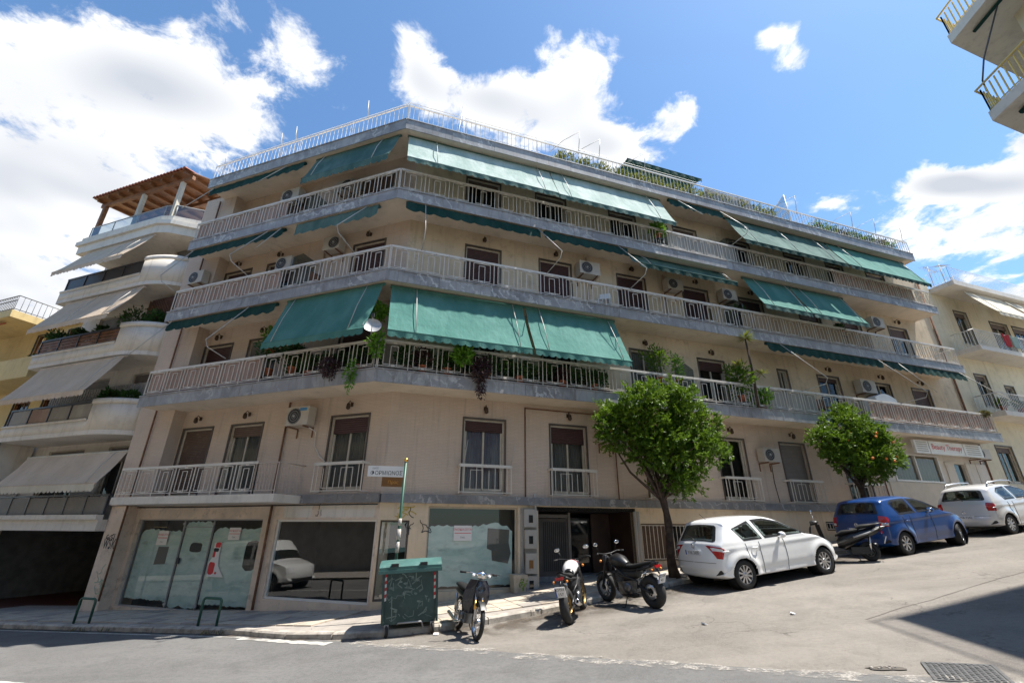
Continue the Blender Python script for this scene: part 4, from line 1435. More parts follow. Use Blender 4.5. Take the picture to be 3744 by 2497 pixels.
def rolled(F, u0, u1, z, o, label, arms, mat='awning_dark', val=.24, group=None, armmat='arm_metal', drop=.10):
    """awning wound up under the slab: roller, hanging valance, folded arms (u, lean, elbow out, elbow drop, rail z)"""
    r = thing('awning', F((u0 + u1) / 2, o, z), label, 'awning', group)
    b = MB(); b.tube([F(u0, o - .05, z), F(u1, o - .05, z)], .06, 8); b.obj('roller', mat, r)
    b = MB(); n = int(abs(u1 - u0) / .05); top, bot = [], []
    for k in range(n + 1):
        u = u0 + (u1 - u0) * k / n; sg = .02 * math.sin(k * .7) + .02 * nz(u * 1.1, 5)
        top.append(F(u, o + .02 + sg * .4, z + .02)); bot.append(F(u, o + .05 + sg, z - drop - val * .62 - val * .38 * abs(math.sin(k * .36)) ** .7))
    b.grid([top, bot]); b.obj('valance', mat, r, normals=False)
    for (u, du, oe, ze, orr, zr) in arms:
        b = MB()
        if zr is None:
            b.tube([F(u, o + .05, z + .03), F(u + du, oe, ze)], .016, 5)
        else:
            m = F(u + du, oe, ze); e = F(u + du * .55, orr, zr); k_ = F(u + du * .95, oe - .08, ze - .22)
            b.tube([F(u, o + .05, z + .03), m, k_, e], .016, 5)
        b.obj('arm', armmat, r)
    return r


TOP = {4: 12.44, 3: 9.52, 2: 6.58}
# right front, top storey
awning(FR, -.40, 4.82, TOP[4], .76, 10.86, 1.52, 'awning_pale', 'wide faded green awning over the top floor, beginning at the building corner', (.55, 4.3), valmat='awning_green')
awning(FR, 4.86, 9.7, TOP[4], .76, 10.84, 1.50, 'awning_pale', 'wide bleached green awning over the top floor, ending beside a potted plant', (5.3, 9.0), valmat='awning_green')
rolled(FR, 10.0, 12.7, TOP[4], .95, 'dark green awning wound up between two spread awnings of the top floor', [(10.4, .5, 1.7, 11.35, 1.0, None), (12.5, .5, 1.75, 11.2, 1.0, 10.8)])
awning(FR, 13.0, 18.7, TOP[4] - .05, .76, 10.82, 1.52, 'awning_green', 'long green awning of the top floor right of the wound up one', (13.6, 15.8, 17.9), valmat='awning_dark')
awning(FR, 18.8, 24.1, TOP[4] - .05, .76, 10.82, 1.52, 'awning_teal', 'green awning of the top floor at the uphill end of the block', (19.5, 23.6), valmat='awning_dark')
# third storey
rolled(FR, -.25, 4.3, TOP[3], .98, 'dark green awning wound up over the maroon shutters next to the corner', [(.35, .02, 1.45, 8.35, 1.0, 7.85), (4.2, .55, 1.7, 8.35, 1.0, 7.85)])
rolled(FR, 4.45, 7.75, TOP[3], .98, 'dark green awning wound up over an air conditioner of the third storey', [(7.35, .6, 1.7, 8.35, 1.0, 7.85)])
awning(FR, 7.95, 12.3, TOP[3] - .05, .76, 8.80, 1.35, 'awning_green', 'short green awning half let down and sagging on the third storey', (8.4, 12.0), valmat='awning_dark', sag=.10)
awning(FR, 13.3, 15.72, TOP[3] - .02, .76, 7.98, 1.48, 'awning_teal', 'narrow green awning beside a twin one, spread over reed matting', (13.75, 15.4), valmat='awning_green')
awning(FR, 15.80, 18.85, TOP[3] - .02, .76, 7.98, 1.48, 'awning_teal', 'green awning spread over reed matting, its lower corner by an air conditioner', (16.2, 18.5), valmat='awning_green')
# second storey
awning(FR, -.38, 3.72, TOP[2], .76, 4.86, 1.58, 'awning_teal', 'large bright teal awning let far down beside the satellite dish', (.35, 3.35))
awning(FR, 3.82, 7.05, TOP[2], .76, 4.86, 1.58, 'awning_teal', 'bright teal awning let far down, ending above the orange tree', (4.25, 6.75))
rolled(FR, 13.5, 19.7, TOP[2], 1.0, 'dark green awning wound up over balcony plants and a narrow window', [(14.1, 1.1, 1.75, 5.15, 1.0, 4.8), (19.4, 1.2, 1.75, 5.15, 1.0, 4.8)])
rolled(FR, 19.9, 25.0, TOP[2], 1.0, 'dark green awning wound up at the uphill end of the second storey', [(20.6, .7, 1.7, 5.2, 1.0, None), (24.6, 1.8, 1.8, 5.1, 1.0, None)])
# left front
awning(FL, .12, 3.62, TOP[4], .98, 11.20, 1.45, 'awning_green', 'green awning on the shaded side of the top floor', (.75, 3.2), valmat='awning_green', val=.26)
rolled(FL, 4.1, 8.75, TOP[4], 1.05, 'dark green awning wound up on the shaded side of the top floor', [(4.9, .8, 1.5, 11.6, 1.1, None), (8.5, .9, 1.5, 11.4, 1.1, None)], mat='awning_dark')
rolled(FL, 4.3, 8.75, TOP[3], 1.08, 'dark green awning wound up over two air conditioners of the shaded side', [(5.0, .9, 1.6, 8.5, 1.1, 7.9), (8.5, .8, 1.5, 8.4, 1.1, 7.9), (4.4, .5, 1.5, 8.6, 1.1, None)])
rolled(FL, .5, 3.75, TOP[3], 1.08, 'dark green awning wound up in two folds beside the building corner', [(.9, .5, 1.75, 8.5, 1.1, 7.9)], mat='awning_green', drop=.2)
rolled(FL, 3.9, 8.75, TOP[2], 1.08, 'dark green awning wound up above a balcony with orange flowers', [(5.0, .9, 1.6, 5.4, 1.1, 4.9), (8.5, .9, 1.6, 5.3, 1.1, None)])
awning(FL, .0, 3.5, TOP[2], 1.02, 4.95, 1.62, 'awning_teal', 'large teal awning let far down on the shaded side', (.5, 3.15))

# ------------------------------------------------------------------ air conditioners
def ac_unit(F, u0, u1, z0, z1, label, o0=.12, o1=.42, fan=.3, blue=False, flip=False):
    uc_, zc0 = (u0 + u1) / 2, (z0 + z1) / 2
    u0, u1 = uc_ - (u1 - u0) * .43, uc_ + (u1 - u0) * .43; z0, z1 = zc0 - (z1 - z0) * .43, zc0 + (z1 - z0) * .43
    r = thing('air_conditioner', F((u0 + u1) / 2, 0, z0), label, 'air conditioner', 'air conditioners on the block')
    b = MB(); b.fbox(F, u0, u1, o0, o1, z0, z1); b.obj('casing', 'ac_white', r)
    uc = u0 + (u1 - u0) * (.36 if not flip else .64); zc_ = (z0 + z1) / 2; R_ = (z1 - z0) * .43
    fr_ = MB(); pts = [F(uc + R_ * math.cos(a), o1 + .012, zc_ + R_ * math.sin(a)) for a in [6.283 * k / 20 for k in range(20)]]
    inn = [F(uc + R_ * math.cos(a), o1 + .002, zc_ + R_ * math.sin(a)) for a in [6.283 * k / 20 for k in range(20)]]
    fr_.grid([inn, pts], close_u=True); fr_.add(pts, [tuple(range(20))])
    fn = fr_.obj('fan_grille', 'ac_dark', r)
    b = MB()
    for rr in (.35, .65, .95): b.torus(F(uc, o1 + .014, zc_), F(0, 1, 0) - F(0, 0, 0), R_ * rr, .006, 18, 4)
    b.lathe([(.001, .03), (R_ * .16, .026), (R_ * .18, .0)], F(uc, o1 + .01, zc_), F(0, 1, 0) - F(0, 0, 0), 10)
    b.obj('wire_guard', 'grey_metal', fn)
    for u in (u0 + .12, u1 - .12):
        b = MB(); b.fbox(F, u - .015, u + .015, 0, o1 + .02, z0 - .05, z0 - .012); b.fbox(F, u - .015, u + .015, 0, .03, z0 - .3, z0 - .05)
        b.obj('bracket', 'rust', r)
    if blue:
        b = MB(); b.fbox(F, u0 + .08, u0 + .34, o1, o1 + .004, z1 - .13, z1 - .04); b.obj('logo', 'ac_blue', r)
    return r


ac_unit(FL, 2.42, 3.35, 2.72, 3.36, 'clean white air conditioner with blue badge on the first floor wall', flip=True, blue=True)
ac_unit(FL, 4.75, 5.75, 11.45, 12.1, 'air conditioner hung under the top floor ceiling on the shaded side', flip=True)
ac_unit(FL, 2.3, 3.1, 11.2, 11.8, 'small air conditioner below the green awning of the shaded side')
ac_unit(FL, 4.4, 5.2, 8.35, 8.95, 'air conditioner above the frosted balcony divider of the shaded side', flip=True)
ac_unit(FL, 2.4, 3.2, 8.75, 9.35, 'boxy air conditioner left of the shutter beside the corner')
ac_unit(FL, 8.25, 9.1, 8.35, 8.95, 'air conditioner on the end block of the shaded side', o0=.45, o1=.72, flip=True)
ac_unit(FR, 5.95, 6.9, 8.45, 9.05, 'air conditioner between the second and third maroon shutters', o1=.5)
ac_unit(FR, 9.75, 10.6, 8.55, 9.1, 'air conditioner under the sagging green awning')
ac_unit(FR, 12.4, 13.2, 8.55, 9.1, 'air conditioner beside the board divider of the third storey')
ac_unit(FR, 20.9, 21.8, 8.6, 9.2, 'air conditioner past the lower corner of the spread green awning')
ac_unit(FR, 18.9, 19.9, 5.3, 5.95, 'air conditioner above a rounded white cabinet on the second storey')
ac_unit(FR, 6.4, 7.25, 2.5, 3.08, 'air conditioner on the first floor, half hidden by the orange tree', flip=True)
ac_unit(FR, 12.85, 13.7, 2.2, 2.75, 'sooty air conditioner between two window railings of the first floor')
ac_unit(FR, 24.9, 26.0, 2.9, 3.4, 'air conditioner by the end of the beauty parlour sign')
b = MB(); b.tube([FL(2.5, .3, 2.7), FL(2.4, .1, 2.6), FL(2.42, .04, 2.2), FL(2.2, .03, 1.9), FL(1.98, .03, 1.75)], .016, 5)
b.obj('cable', 'cable_white', bld)

# ------------------------------------------------------------------ wall lamps
def wall_lamp(F, u, z, label, o=0.0):
    r = thing('wall_lamp', F(u, o, z), label, 'wall lamp', 'lamps over the balcony doors')
    b = MB(); b.fbox(F, u - .04, u + .04, o + .002, o + .03, z - .03, z + .09); b.tube([F(u, o + .02, z + .05), F(u, o + .12, z + .12), F(u, o + .16, z + .05)], .012, 5); b.obj('bracket', 'lamp_bronze', r)
    b = MB(); b.lathe([(.015, .05), (.05, .02), (.065, -.10), (.05, -.13), (.02, -.15)], F(u, o + .17, z), Vector((0, 0, 1)), 8); b.obj('lantern', 'lamp_bronze', r)


names = {1: 'first floor', 2: 'second storey', 3: 'third storey', 4: 'top floor'}
ordn = ['first', 'second', 'third', 'fourth', 'fifth', 'sixth', 'seventh', 'eighth']
for f in (1, 2, 3):
    for k, w in enumerate(sorted(LWIN[f])):
        wall_lamp(FL, (w[0] + w[1]) / 2, wz(f)[1] + .3, 'bronze wall lamp on the shaded front, %s, over the %s opening from the corner' % (names[f], ordn[k]))
    for k, w in enumerate(RWIN[f]):
        if f == 2 and k < 2 or w[1] - w[0] < .6: continue
        wall_lamp(FR, (w[0] + w[1]) / 2, wz(f)[1] + .3, 'bronze wall lamp on the uphill front, %s, over the %s opening from the corner' % (names[f], ordn[k]))

# ------------------------------------------------------------------ plants on the balconies
def foliage(b, c, rx, ry, rz, n, L, W, up=.3, hang=0.0):
    for _ in range(n):
        a = rnd.uniform(0, 6.283); e = rnd.uniform(-1, 1); r = rnd.random() ** .4
        s = math.sqrt(1 - e * e)
        d = Vector((math.cos(a) * s, math.sin(a) * s, e))
        k = .75 + .5 * mnoise.noise(Vector(d) * 1.8 + Vector(c))
        p = Vector(c) + Vector((d.x * rx, d.y * ry, d.z * rz)) * r * k
        dd = (d + Vector((rnd.uniform(-.7, .7), rnd.uniform(-.7, .7), up + rnd.uniform(-.6, .6) - hang)))
        b.leaf(p, dd, Vector((rnd.uniform(-1, 1), rnd.uniform(-1, 1), rnd.uniform(.1, 1))), L * rnd.uniform(.7, 1.3), W * rnd.uniform(.7, 1.2))


def potted(F, u, o, z, size, mat, label, n=220, L=.11, W=.05, pot=True, name='potted_plant', rz=None, hang=0.0, lift=.0, potm='clay_pot'):
    main_b = (F is FL and u < 9.9) or (F is FR and u < 26.3)
    slab_ = max([S[k] for k in S if S[k] <= z + .2] or [z]); gap = z - slab_
    if pot and main_b: o = min(o, .82)
    base = F(u, o, z)
    r = thing(name, base, label, 'plant', 'plants on the balconies')
    if pot and main_b and gap > .08:
        b = MB(); b.fbox(F, u - .15, u + .15, o - .15, o + .15, z - .03, z)
        for a_, c_ in ((-.12, -.12), (.12, -.12), (.12, .12), (-.12, .12)): b.tube([F(u + a_, o + c_, z - .02), F(u + a_, o + c_, slab_)], .012, 4)
        b.obj('stand', 'rail_dark', r)
    if pot:
        b = MB(); b.lathe([(.001, 0), (.09, 0), (.13, .22), (.145, .22), (.145, .26), (.12, .26), (.115, .2), (.001, .2)], base, Vector((0, 0, 1)), 12); b.obj('pot', potm, r)
    b = MB(); c = base + Vector((0, 0, .25 + size * .75 + lift))
    foliage(b, c, size * 1.15, size * .9, (rz or size) * 1.1, int(n * 2.2), L * 1.15, W * 1.2, hang=hang); b.obj('foliage', mat, r, normals=False)
    b = MB()
    for k in range(5):
        b.tube([base + Vector((0, 0, .2)), base + Vector((rnd.uniform(-.05, .05), rnd.uniform(-.05, .05), .3 + lift * .6)), c + Vector((rnd.uniform(-.5, .5) * size, rnd.uniform(-.5, .5) * size, rnd.uniform(-.2, .5) * size))], [.012, .009, .004], 4)
    b.obj('stem', 'stem_green', r)
    return r


z2, z3, z4, z5 = S[2], S[3], S[4], S[5]
for F, uu in ((FL, [.35 + .55 * k for k in range(6)]), (FR, [.2 + .62 * k for k in range(11)])):  # dense dark planting added in rows to deepen the shade behind the railing
    for u in uu:
        r = thing('planter', F(u, .72, z2), 'dark leafy plants in a planter, added to deepen the shade behind the railing below the teal awnings', 'plant', 'planters added to darken the balcony below the teal awnings')
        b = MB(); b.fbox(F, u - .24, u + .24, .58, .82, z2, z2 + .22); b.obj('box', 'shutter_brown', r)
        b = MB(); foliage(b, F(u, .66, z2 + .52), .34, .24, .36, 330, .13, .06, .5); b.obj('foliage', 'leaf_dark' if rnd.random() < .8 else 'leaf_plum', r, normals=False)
potted(FL, .25, 1.02, z2 + 1.35, .33, 'leaf_bright', 'bright green bush on a high stand above the satellite dish', 260, .13, .05)
potted(FL, -.15, 1.18, z2 + .25, .22, 'leaf_bright', 'leafy green plant squeezed behind the railing below the satellite dish', 150, .12, .05, pot=False, rz=.45)
potted(FL, 3.95, 1.0, z2 + .25, .45, 'leaf_dark', 'dark green shrub poking over the handrail left of the teal awning', 320, .1, .045, rz=.42, lift=.3)
potted(FL, 4.05, .8, z2 + .9, .34, 'leaf_orange', 'tall green plant with orange flowers under the wound up awning', 170, .1, .045, rz=.35, lift=.25)
potted(FL, 3.0, 1.18, z2 + .2, .38, 'leaf_dark', 'bushy plant spilling through the railing below the teal awning', 380, .09, .04, rz=.3, lift=.2)
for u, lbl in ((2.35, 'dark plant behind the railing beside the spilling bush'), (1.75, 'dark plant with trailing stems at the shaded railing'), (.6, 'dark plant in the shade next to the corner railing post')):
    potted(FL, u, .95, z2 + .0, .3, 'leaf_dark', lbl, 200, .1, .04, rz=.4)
potted(FL, 1.25, 1.24, z2 - .05, .32, 'leaf_plum', 'dark purple plant hanging over the marble edge near the corner', 420, .06, .03, pot=False, rz=.38, hang=.5, lift=-.3)
potted(FL, .5, 1.26, z2 - .55, .16, 'leaf_bright', 'thin green trailing plant dangling below the corner balcony', 130, .08, .035, pot=False, rz=.55, hang=1.0)
for u, s_, m, lbl in ((.7, .32, 'leaf_plum', 'purple leaved plant behind the railing under the large teal awning'), (1.4, .26, 'leaf_dark', 'dark potted plant below the large teal awning'),
                      (2.55, .3, 'leaf_dark', 'dark foliage behind the hanging purple plant'), (3.6, .22, 'leaf_dark', 'dark plant behind the second railing bay of the teal awnings'), (5.0, .24, 'leaf_plum', 'dim plant in shade behind the railing left of the orange tree'), (6.1, .28, 'leaf_dark', 'dim bushy plant beside the orange tree crown')):
    potted(FR, u, .8, z2, s_, m, lbl, 200, .09, .04, rz=s_ * 1.3)
potted(FR, 1.75, 1.2, z2 + .1, .3, 'leaf_bright', 'vivid green bush growing out through the railing bars', 280, .12, .045, pot=False, rz=.26)
potted(FR, 2.28, 1.28, z2 - .05, .34, 'leaf_plum', 'big purple plant with pale blossoms cascading over the marble edge', 620, .06, .03, pot=False, rz=.42, hang=.6, lift=-.25)
potted(FR, 2.3, 1.3, z2 - .5, .16, 'leaf_plum', 'tail of purple blossoms dangling under the marble edge', 160, .055, .03, pot=False, rz=.42, hang=1.0, lift=-.2)
potted(FR, 8.6, .9, z2 + .5, .5, 'leaf_orange', 'leggy climbing plant rising above the orange tree', 240, .1, .045, rz=.5, lift=.35)
potted(FR, 9.4, .9, z2 + .6, .22, 'leaf_bright', 'light green plant top beside the leggy climber', 120, .1, .04, rz=.5, lift=.3)
potted(FR, 12.0, 1.05, z2 + .2, .55, 'leaf_orange', 'dense green plant at the foot of the palm like yucca', 360, .13, .05, rz=.75, lift=.2)
potted(FR, 12.9, 1.15, z2 - .05, .42, 'leaf_bright', 'green creeper hanging over the railing right of the yucca', 260, .12, .05, rz=.4, lift=-.05)
potted(FR, 9.35, 1.05, z4 + .45, .32, 'leaf_bright', 'leafy plant under the lower corner of the bleached awning', 200, .15, .06)
potted(FR, 18.0, 1.0, z3 + .5, .22, 'leaf_dark', 'small plant below the spread awning by the reed matting', 120, .1, .05)
potted(FR, 12.9, .6, z3 + .1, .32, 'leaf_dark', 'dark leafy plant behind the board divider', 220, .1, .05, lift=.35)
potted(FR, 25.4, 1.0, z2 + .45, .2, 'leaf_dry', 'row of low dry plants on the railing at the uphill end', 240, .07, .03, pot=False, rz=.12)
# yucca: spiky heads on a tall stem
yc = thing('yucca', FR(12.35, 1.1, z2), 'tall yucca with spiky yellow green head rising to the balcony above', 'plant', 'plants on the balconies')
b = MB(); b.tube([FR(12.35, 1.1, z2), FR(12.4, 1.12, z2 + 1.2), FR(12.33, 1.15, z2 + 2.55)], [.05, .04, .03], 7); b.obj('stem', 'bark', yc)
for (cc, n, L_) in ((FR(12.33, 1.15, z2 + 2.6), 60, .42), (FR(12.75, 1.15, z2 + 1.25), 40, .34), (FR(11.75, 1.1, z2 + 1.5), 34, .32)):
    b = MB()
    for _ in range(n):
        a = rnd.uniform(0, 6.283); e = rnd.uniform(-.5, 1)
        d = Vector((math.cos(a), math.sin(a), e)).normalized()
        b.leaf(cc, d, Vector((0, 0, 1)), L_ * rnd.uniform(.7, 1.1), .045)
    b.obj('leaf_head', 'leaf_yellow', yc, normals=False)
# terrace planting behind the roof railing
for k, u in enumerate([5.4 + .85 * q for q in range(13)] + [18.6 + .8 * q for q in range(7)]):
    m_ = 'leaf_yellow' if u < 17 else ('leaf_dry' if k % 3 == 0 else 'leaf_orange')
    r = thing('terrace_shrub', FR(u, .62, z5), 'yellow green shrub in a planter along the roof railing' if u < 17 else ('dry brownish shrub along the uphill roof railing' if m_ == 'leaf_dry' else 'green shrub along the uphill roof railing'), 'plant', 'shrubs on the roof terrace')
    b = MB(); b.fbox(FR, u - .38, u + .38, .5, .8, z5, z5 + .2); b.obj('planter', 'clay_pot', r)
    b = MB(); foliage(b, FR(u, .72, z5 + .34), .52, .30, .28 + .12 * rnd.random(), 420, .14, .045, .8); b.obj('foliage', m_, r, normals=False)
r = thing('terrace_bush', FR(13.9, -1.0, z5), 'feathery grey green bush standing up against the sky on the terrace', 'plant')
b = MB(); foliage(b, FR(13.9, -1.0, z5 + 2.1), .55, .5, .55, 700, .22, .02, .9); b.obj('foliage', 'leaf_dark', r, normals=False)
b = MB(); b.tube([FR(13.9, -1.0, z5), FR(13.9, -1.0, z5 + 2.0)], .05, 6); b.obj('stem', 'bark', r)

# ------------------------------------------------------------------ roof fittings
awning(FR, 9.3, 13.4, z5 + 2.95, -2.2, z5 + 2.75, -.45, 'awning_dark', 'dark green awning of the roof terrace seen against the sky', (9.6, 12.9), valmat='awning_dark', name='terrace_awning')
awning(FR, 4.0, 8.6, z5 + 1.55, -2.1, z5 + 1.0, -.55, 'awning_green', 'green awning of the roof terrace hidden behind the railing and shrubs', (4.4, 8.2), name='terrace_awning')
r = thing('wire_screen', FR(3.4, .1, z5), 'pale lattice screen leaning behind the roof railing', 'screen')
b = MB()
for k in range(16): b.tube([FR(2.6 + k * .14, .2, z5 + .05), FR(2.6 + k * .14, .2, z5 + 1.0)], .008, 4)
for k in range(7): b.tube([FR(2.6, .2, z5 + .05 + k * .158), FR(4.7, .2, z5 + .05 + k * .158)], .008, 4)
b.obj('lattice', 'grey_metal', r)
b = MB(); b.fbox(FR, 2.6, 4.7, .08, .1, z5 + .05, z5 + 1.0); b.obj('sheet', 'awning_pale', r)
r = thing('roof_panel', FR(16.7, .6, z5), 'pale triangular glass wind break on the roof terrace', 'panel')
b = MB(); b.add([FR(16.7, .95, z5), FR(16.7, .95, z5 + 1.6), FR(16.7, -.3, z5 + .9), FR(16.7, -.3, z5)], [(0, 1, 2, 3)]); b.obj('pane', 'frosted', r)
b = MB(); b.tube([FR(16.7, .95, z5), FR(16.7, .95, z5 + 1.6), FR(16.7, -.3, z5 + .9)], .02, 5); b.obj('frame', 'rail_roof', r)
for k, (F, u, hh, bk, lbl) in enumerate(((FL, 8.5, 1.45, 1.0, 'at the neighbour end of the terrace'), (FL, 5.6, 1.5, .7, 'one of a pair over the shaded front'), (FL, 4.9, 1.6, .7, 'the other of a pair over the shaded front'), (FL, 1.6, 1.7, .5, 'near the top corner'),
                            (FR, 6.0, 1.7, -1.0, 'above the green roof awning'), (FR, 6.9, 1.6, -1.0, 'right of the green roof awning'), (FR, 9.0, 1.55, -1.0, 'before the big terrace awning'), (FR, 17.2, 1.6, -1.0, 'beside the pale wind break'), (FR, 20.8, 1.6, -1.0, 'over the orange tipped shrub'), (FR, 22.4, 1.6, -1.0, 'over the uphill shrubs'), (FR, 24.3, 1.6, 0.0, 'at the last roof post'))):
    r = thing('awning_bracket', F(u, 1.0, z5), 'bent awning arm on the roof railing, ' + lbl, 'bracket', 'awning arms on the roof railing')
    b = MB(); t_ = F(u + .05, 1.05, z5 + hh)
    b.tube([F(u, .95, z5 + .6), F(u + .05, 1.02, z5 + hh * .75), t_], .014, 5)
    if bk: b.tube([t_, F(u + bk * .5, .7, z5 + hh * .82), F(u + bk, .4, z5 + .9)], .011, 5)
    b.obj('rod', 'arm_metal', r)
r = thing('antenna_mast', FR(1.55, -.3, z5), 'thin lattice mast standing behind the roof corner railing', 'antenna')
b = MB()
for d in (-.22, .22): b.tube([FR(1.55 + d, -.3, z5), FR(1.6, -.3, z5 + 2.9)], .018, 5)
for k in range(5): b.tube([FR(1.55 - .2 * (1 - k * .17), -.3, z5 + .4 + k * .45), FR(1.55 + .22 * (1 - k * .17), -.3, z5 + .4 + k * .45)], .012, 4)
b.obj('lattice', 'grey_metal', r)
r = thing('curtain_pole', FR(14.6, -1.4, z5), 'long horizontal rod on brackets over the terrace wall', 'rod')
b = MB(); b.tube([FR(14.2, -1.2, z5 + 2.15), FR(18.0, -1.2, z5 + 2.0)], .028, 5); b.obj('rod', 'grey_metal', r)
b = MB()
for u in (14.6, 16.0, 17.8): b.tube([FR(u, -1.2, z5 + 2.1), FR(u, -1.25, z5)], .015, 5)
b.obj('post', 'grey_metal', r)
# rooftop wall behind the uphill terrace
b = MB(); b.fbox(FR, 12.9, 16.6, -1.8, -1.6, z5, z5 + 1.75); b.obj('terrace_wall', 'plaster_cream', bld)

# satellite dish at the corner
r = thing('satellite_dish', FL(-.1, 1.3, z2 + 1.0), 'grey satellite dish fixed to the corner railing between the two teal awnings', 'satellite dish')
cdir = Vector((.25, -.9, .35)).normalized(); cc = FL(-.12, 1.42, z2 + 1.12)
b = MB(); b.lathe([(.001, -.075), (.10, -.06), (.18, -.03), (.24, .015), (.245, .02)], cc, cdir, 24); b.obj('dish', 'dish_grey', r, normals=False)
b = MB(); b.tube([cc + cdir * .02 - Vector((0, 0, .28)), cc + cdir * .38], .012, 5); b.obj('feed_arm', 'grey_metal', r)
b = MB(); b.box(cc + cdir * .40, (.08, .06, .10)); b.obj('receiver', 'ac_dark', r)
b = MB(); b.tube([cc - cdir * .08, FL(-.1, 1.15, z2 + .8), FL(-.1, 1.12, z2)], .02, 6); b.obj('mast', 'grey_metal', r)

# notices and lettering
def notice(F, u0, u1, z0, z1, o, label, words, mirror):
    r = thing('notice', F((u0 + u1) / 2, o, z0), label, 'notice', 'rental notices on the shop windows')
    b = MB(); b.fbox(F, u0, u1, o, o + .004, z0, z1); b.obj('sheet', 'paper', r)
    sgn = -1 if mirror else 1
    w = u1 - u0; uc = (u0 + u1) / 2
    TF = lambda sz, zz: (lambda x, y: F(uc + sgn * x, o + .006, zz + y))
    text_obj('heading', words[0], w * .155, TF(0, z1 - (z1 - z0) * .33), r, 'red_print')
    b = MB(); b.fbox(F, u0 + w * .04, u1 - w * .04, o + .0042, o + .0055, z0 + (z1 - z0) * .48, z0 + (z1 - z0) * .52); b.obj('rule', 'red_print', r)
    text_obj('number', words[1], w * .13, TF(0, z0 + (z1 - z0) * .15), r, 'black_print')


notice(FL, 4.72, 5.16, -.33, .00 - .0, -.125, 'rental notice on the right hand whitewashed pane beside the torn red poster', ('ΕΝΟΙΚΙΑΖΕΤΑΙ', 'ΤΗΛ.'), True)
notice(FL, 7.62, 8.06, -.50, -.10, -.125, 'rental notice above a scraped patch on the left hand whitewashed pane', ('ΕΝΟΙΚΙΑΖΕΤΑΙ', 'ΤΗΛ.'), True)
notice(FR, 2.02, 2.52, -.30, .08, -.105, 'rental notice on the whitewashed shop window beside the entrance', ('ΕΝΟΙΚΙΑΖΕΤΑΙ', 'ΤΗΛ.'), False)
r = thing('torn_poster', FL(5.3, -.12, -1.0), 'torn red and white poster stuck on the shop window', 'poster')
b = MB(); b.add([FL(u, -.124, z) for u, z in ((5.62, -.42), (5.36, -.38), (5.34, -.85), (5.3, -1.02), (5.02, -1.30), (5.66, -1.30), (5.7, -.95), (5.60, -.8))], [tuple(range(8))]); b.obj('sheet', 'paper', r)
b = MB()
for cu_, cz_, ru, rz_, s_ in ((5.46, -.47, .10, .07, 1), (5.55, -.72, .05, .08, 2), (5.55, -1.08, .12, .16, 4), (5.35, -1.2, .04, .03, 6)):
    b.add([FL(u, -.122, z) for u, z in blob(cu_, cz_, ru, rz_, s_)], [tuple(range(22))])
b.obj('red_figure', 'red_print', r)
b = MB(); b.add([FL(u, -.1215, z) for u, z in blob(5.5, -.60, .10, .05, 9)], [tuple(range(22))]); b.obj('black_figure', 'black_print', r)

# beauty parlour sign
r = thing('shop_sign', FR(23, .3, 3.0), 'white sign board with red Beauty Therapy lettering under the lowest balcony', 'sign')
for a, e in ((20.9, 21.75), (21.8, 23.95), (24.0, 25.2)):
    b = MB(); b.fbox(FR, a, e, .42, .52, 2.95, 3.48); b.obj('board', 'white_plastic', r)
text_obj('lettering', 'Beauty Therapy', .32, lambda x, y: FR(22.88 + x, .525, 3.15 + y), r, 'red_print', sx=.95)
for a, e in ((21.0, 21.65), (24.15, 25.05)):
    for k in range(5):
        b = MB(); b.fbox(FR, a, e, .521, .524, 3.03 + k * .09, 3.06 + k * .09); b.obj('stripe', 'sheet_grey', r)
b = MB(); b.tube([FR(23.2, .6, 1.9), FR(23.35, .65, .8)], .03, 5); b.obj('handle', 'grey_metal', bld)
# meter boxes by the entrance
mt = thing('meter_column', FR(4.15, 0, -1.6), 'narrow pier of battered grey meter boxes beside the entrance', 'meter boxes')
b = MB(); b.fbox(FR, 3.90, 4.38, .002, .03, -1.6, .55); b.obj('back_board', 'concrete', mt)
for (z0_, z1_, k) in ((.05, .52, 0), (-.50, -.02, 1), (-1.12, -.62, 2), (-1.55, -1.18, 3)):
    b = MB(); b.fbox(FR, 3.96 + .02 * k, 4.34 + .015 * (k % 2), .03, .16, z0_, z1_); bx_ = b.obj('meter_box', 'meter_grey', mt)
    b = MB(); b.fbox(FR, 4.10, 4.22, .16, .168, (z0_ + z1_) / 2 - .12, (z0_ + z1_) / 2 + .08); b.obj('meter_window', 'pane_dark' if k != 2 else 'brown_sign', bx_)
b = MB(); b.tube([FR(4.0, .05, .0), FR(3.98, .08, -.6), FR(4.02, .06, -1.2)], .014, 4); b.obj('cable', 'cable_black', mt)
# graffiti on the pier and columns
def scribble(name, F, uc, zc_, w, h, o, mat, parent, seed, n=7, r=.012):
    b = MB(); rr = random.Random(seed)
    for _ in range(n):
        pts = []; u, z = uc + rr.uniform(-.5, .5) * w, zc_ + rr.uniform(-.5, .5) * h; a = rr.uniform(0, 6.28)
        for k in range(7):
            pts.append((u, z)); a += rr.uniform(-1.2, 1.2); u += math.cos(a) * w * .13; z += math.sin(a) * h * .13
        for (p, q) in zip(pts, pts[1:]):
            dx, dz_ = q[0] - p[0], q[1] - p[1]; l = math.hypot(dx, dz_) or 1; nx, nz_ = -dz_ / l * r, dx / l * r
            b.quad(F(p[0] + nx, o, p[1] + nz_), F(q[0] + nx, o, q[1] + nz_), F(q[0] - nx, o, q[1] - nz_), F(p[0] - nx, o, p[1] - nz_))
    g = b.obj(name, mat, parent, normals=False)
    return g
text_obj('graffiti', 'wsk', .42, lambda x, y: FL(9.45 - x * .8, .345, -.62 + y * 1.5), bld, 'graffiti_black')
scribble('graffiti', FL, 9.45, -.25, .5, .35, .346, 'graffiti_black', bld, 4, 4)
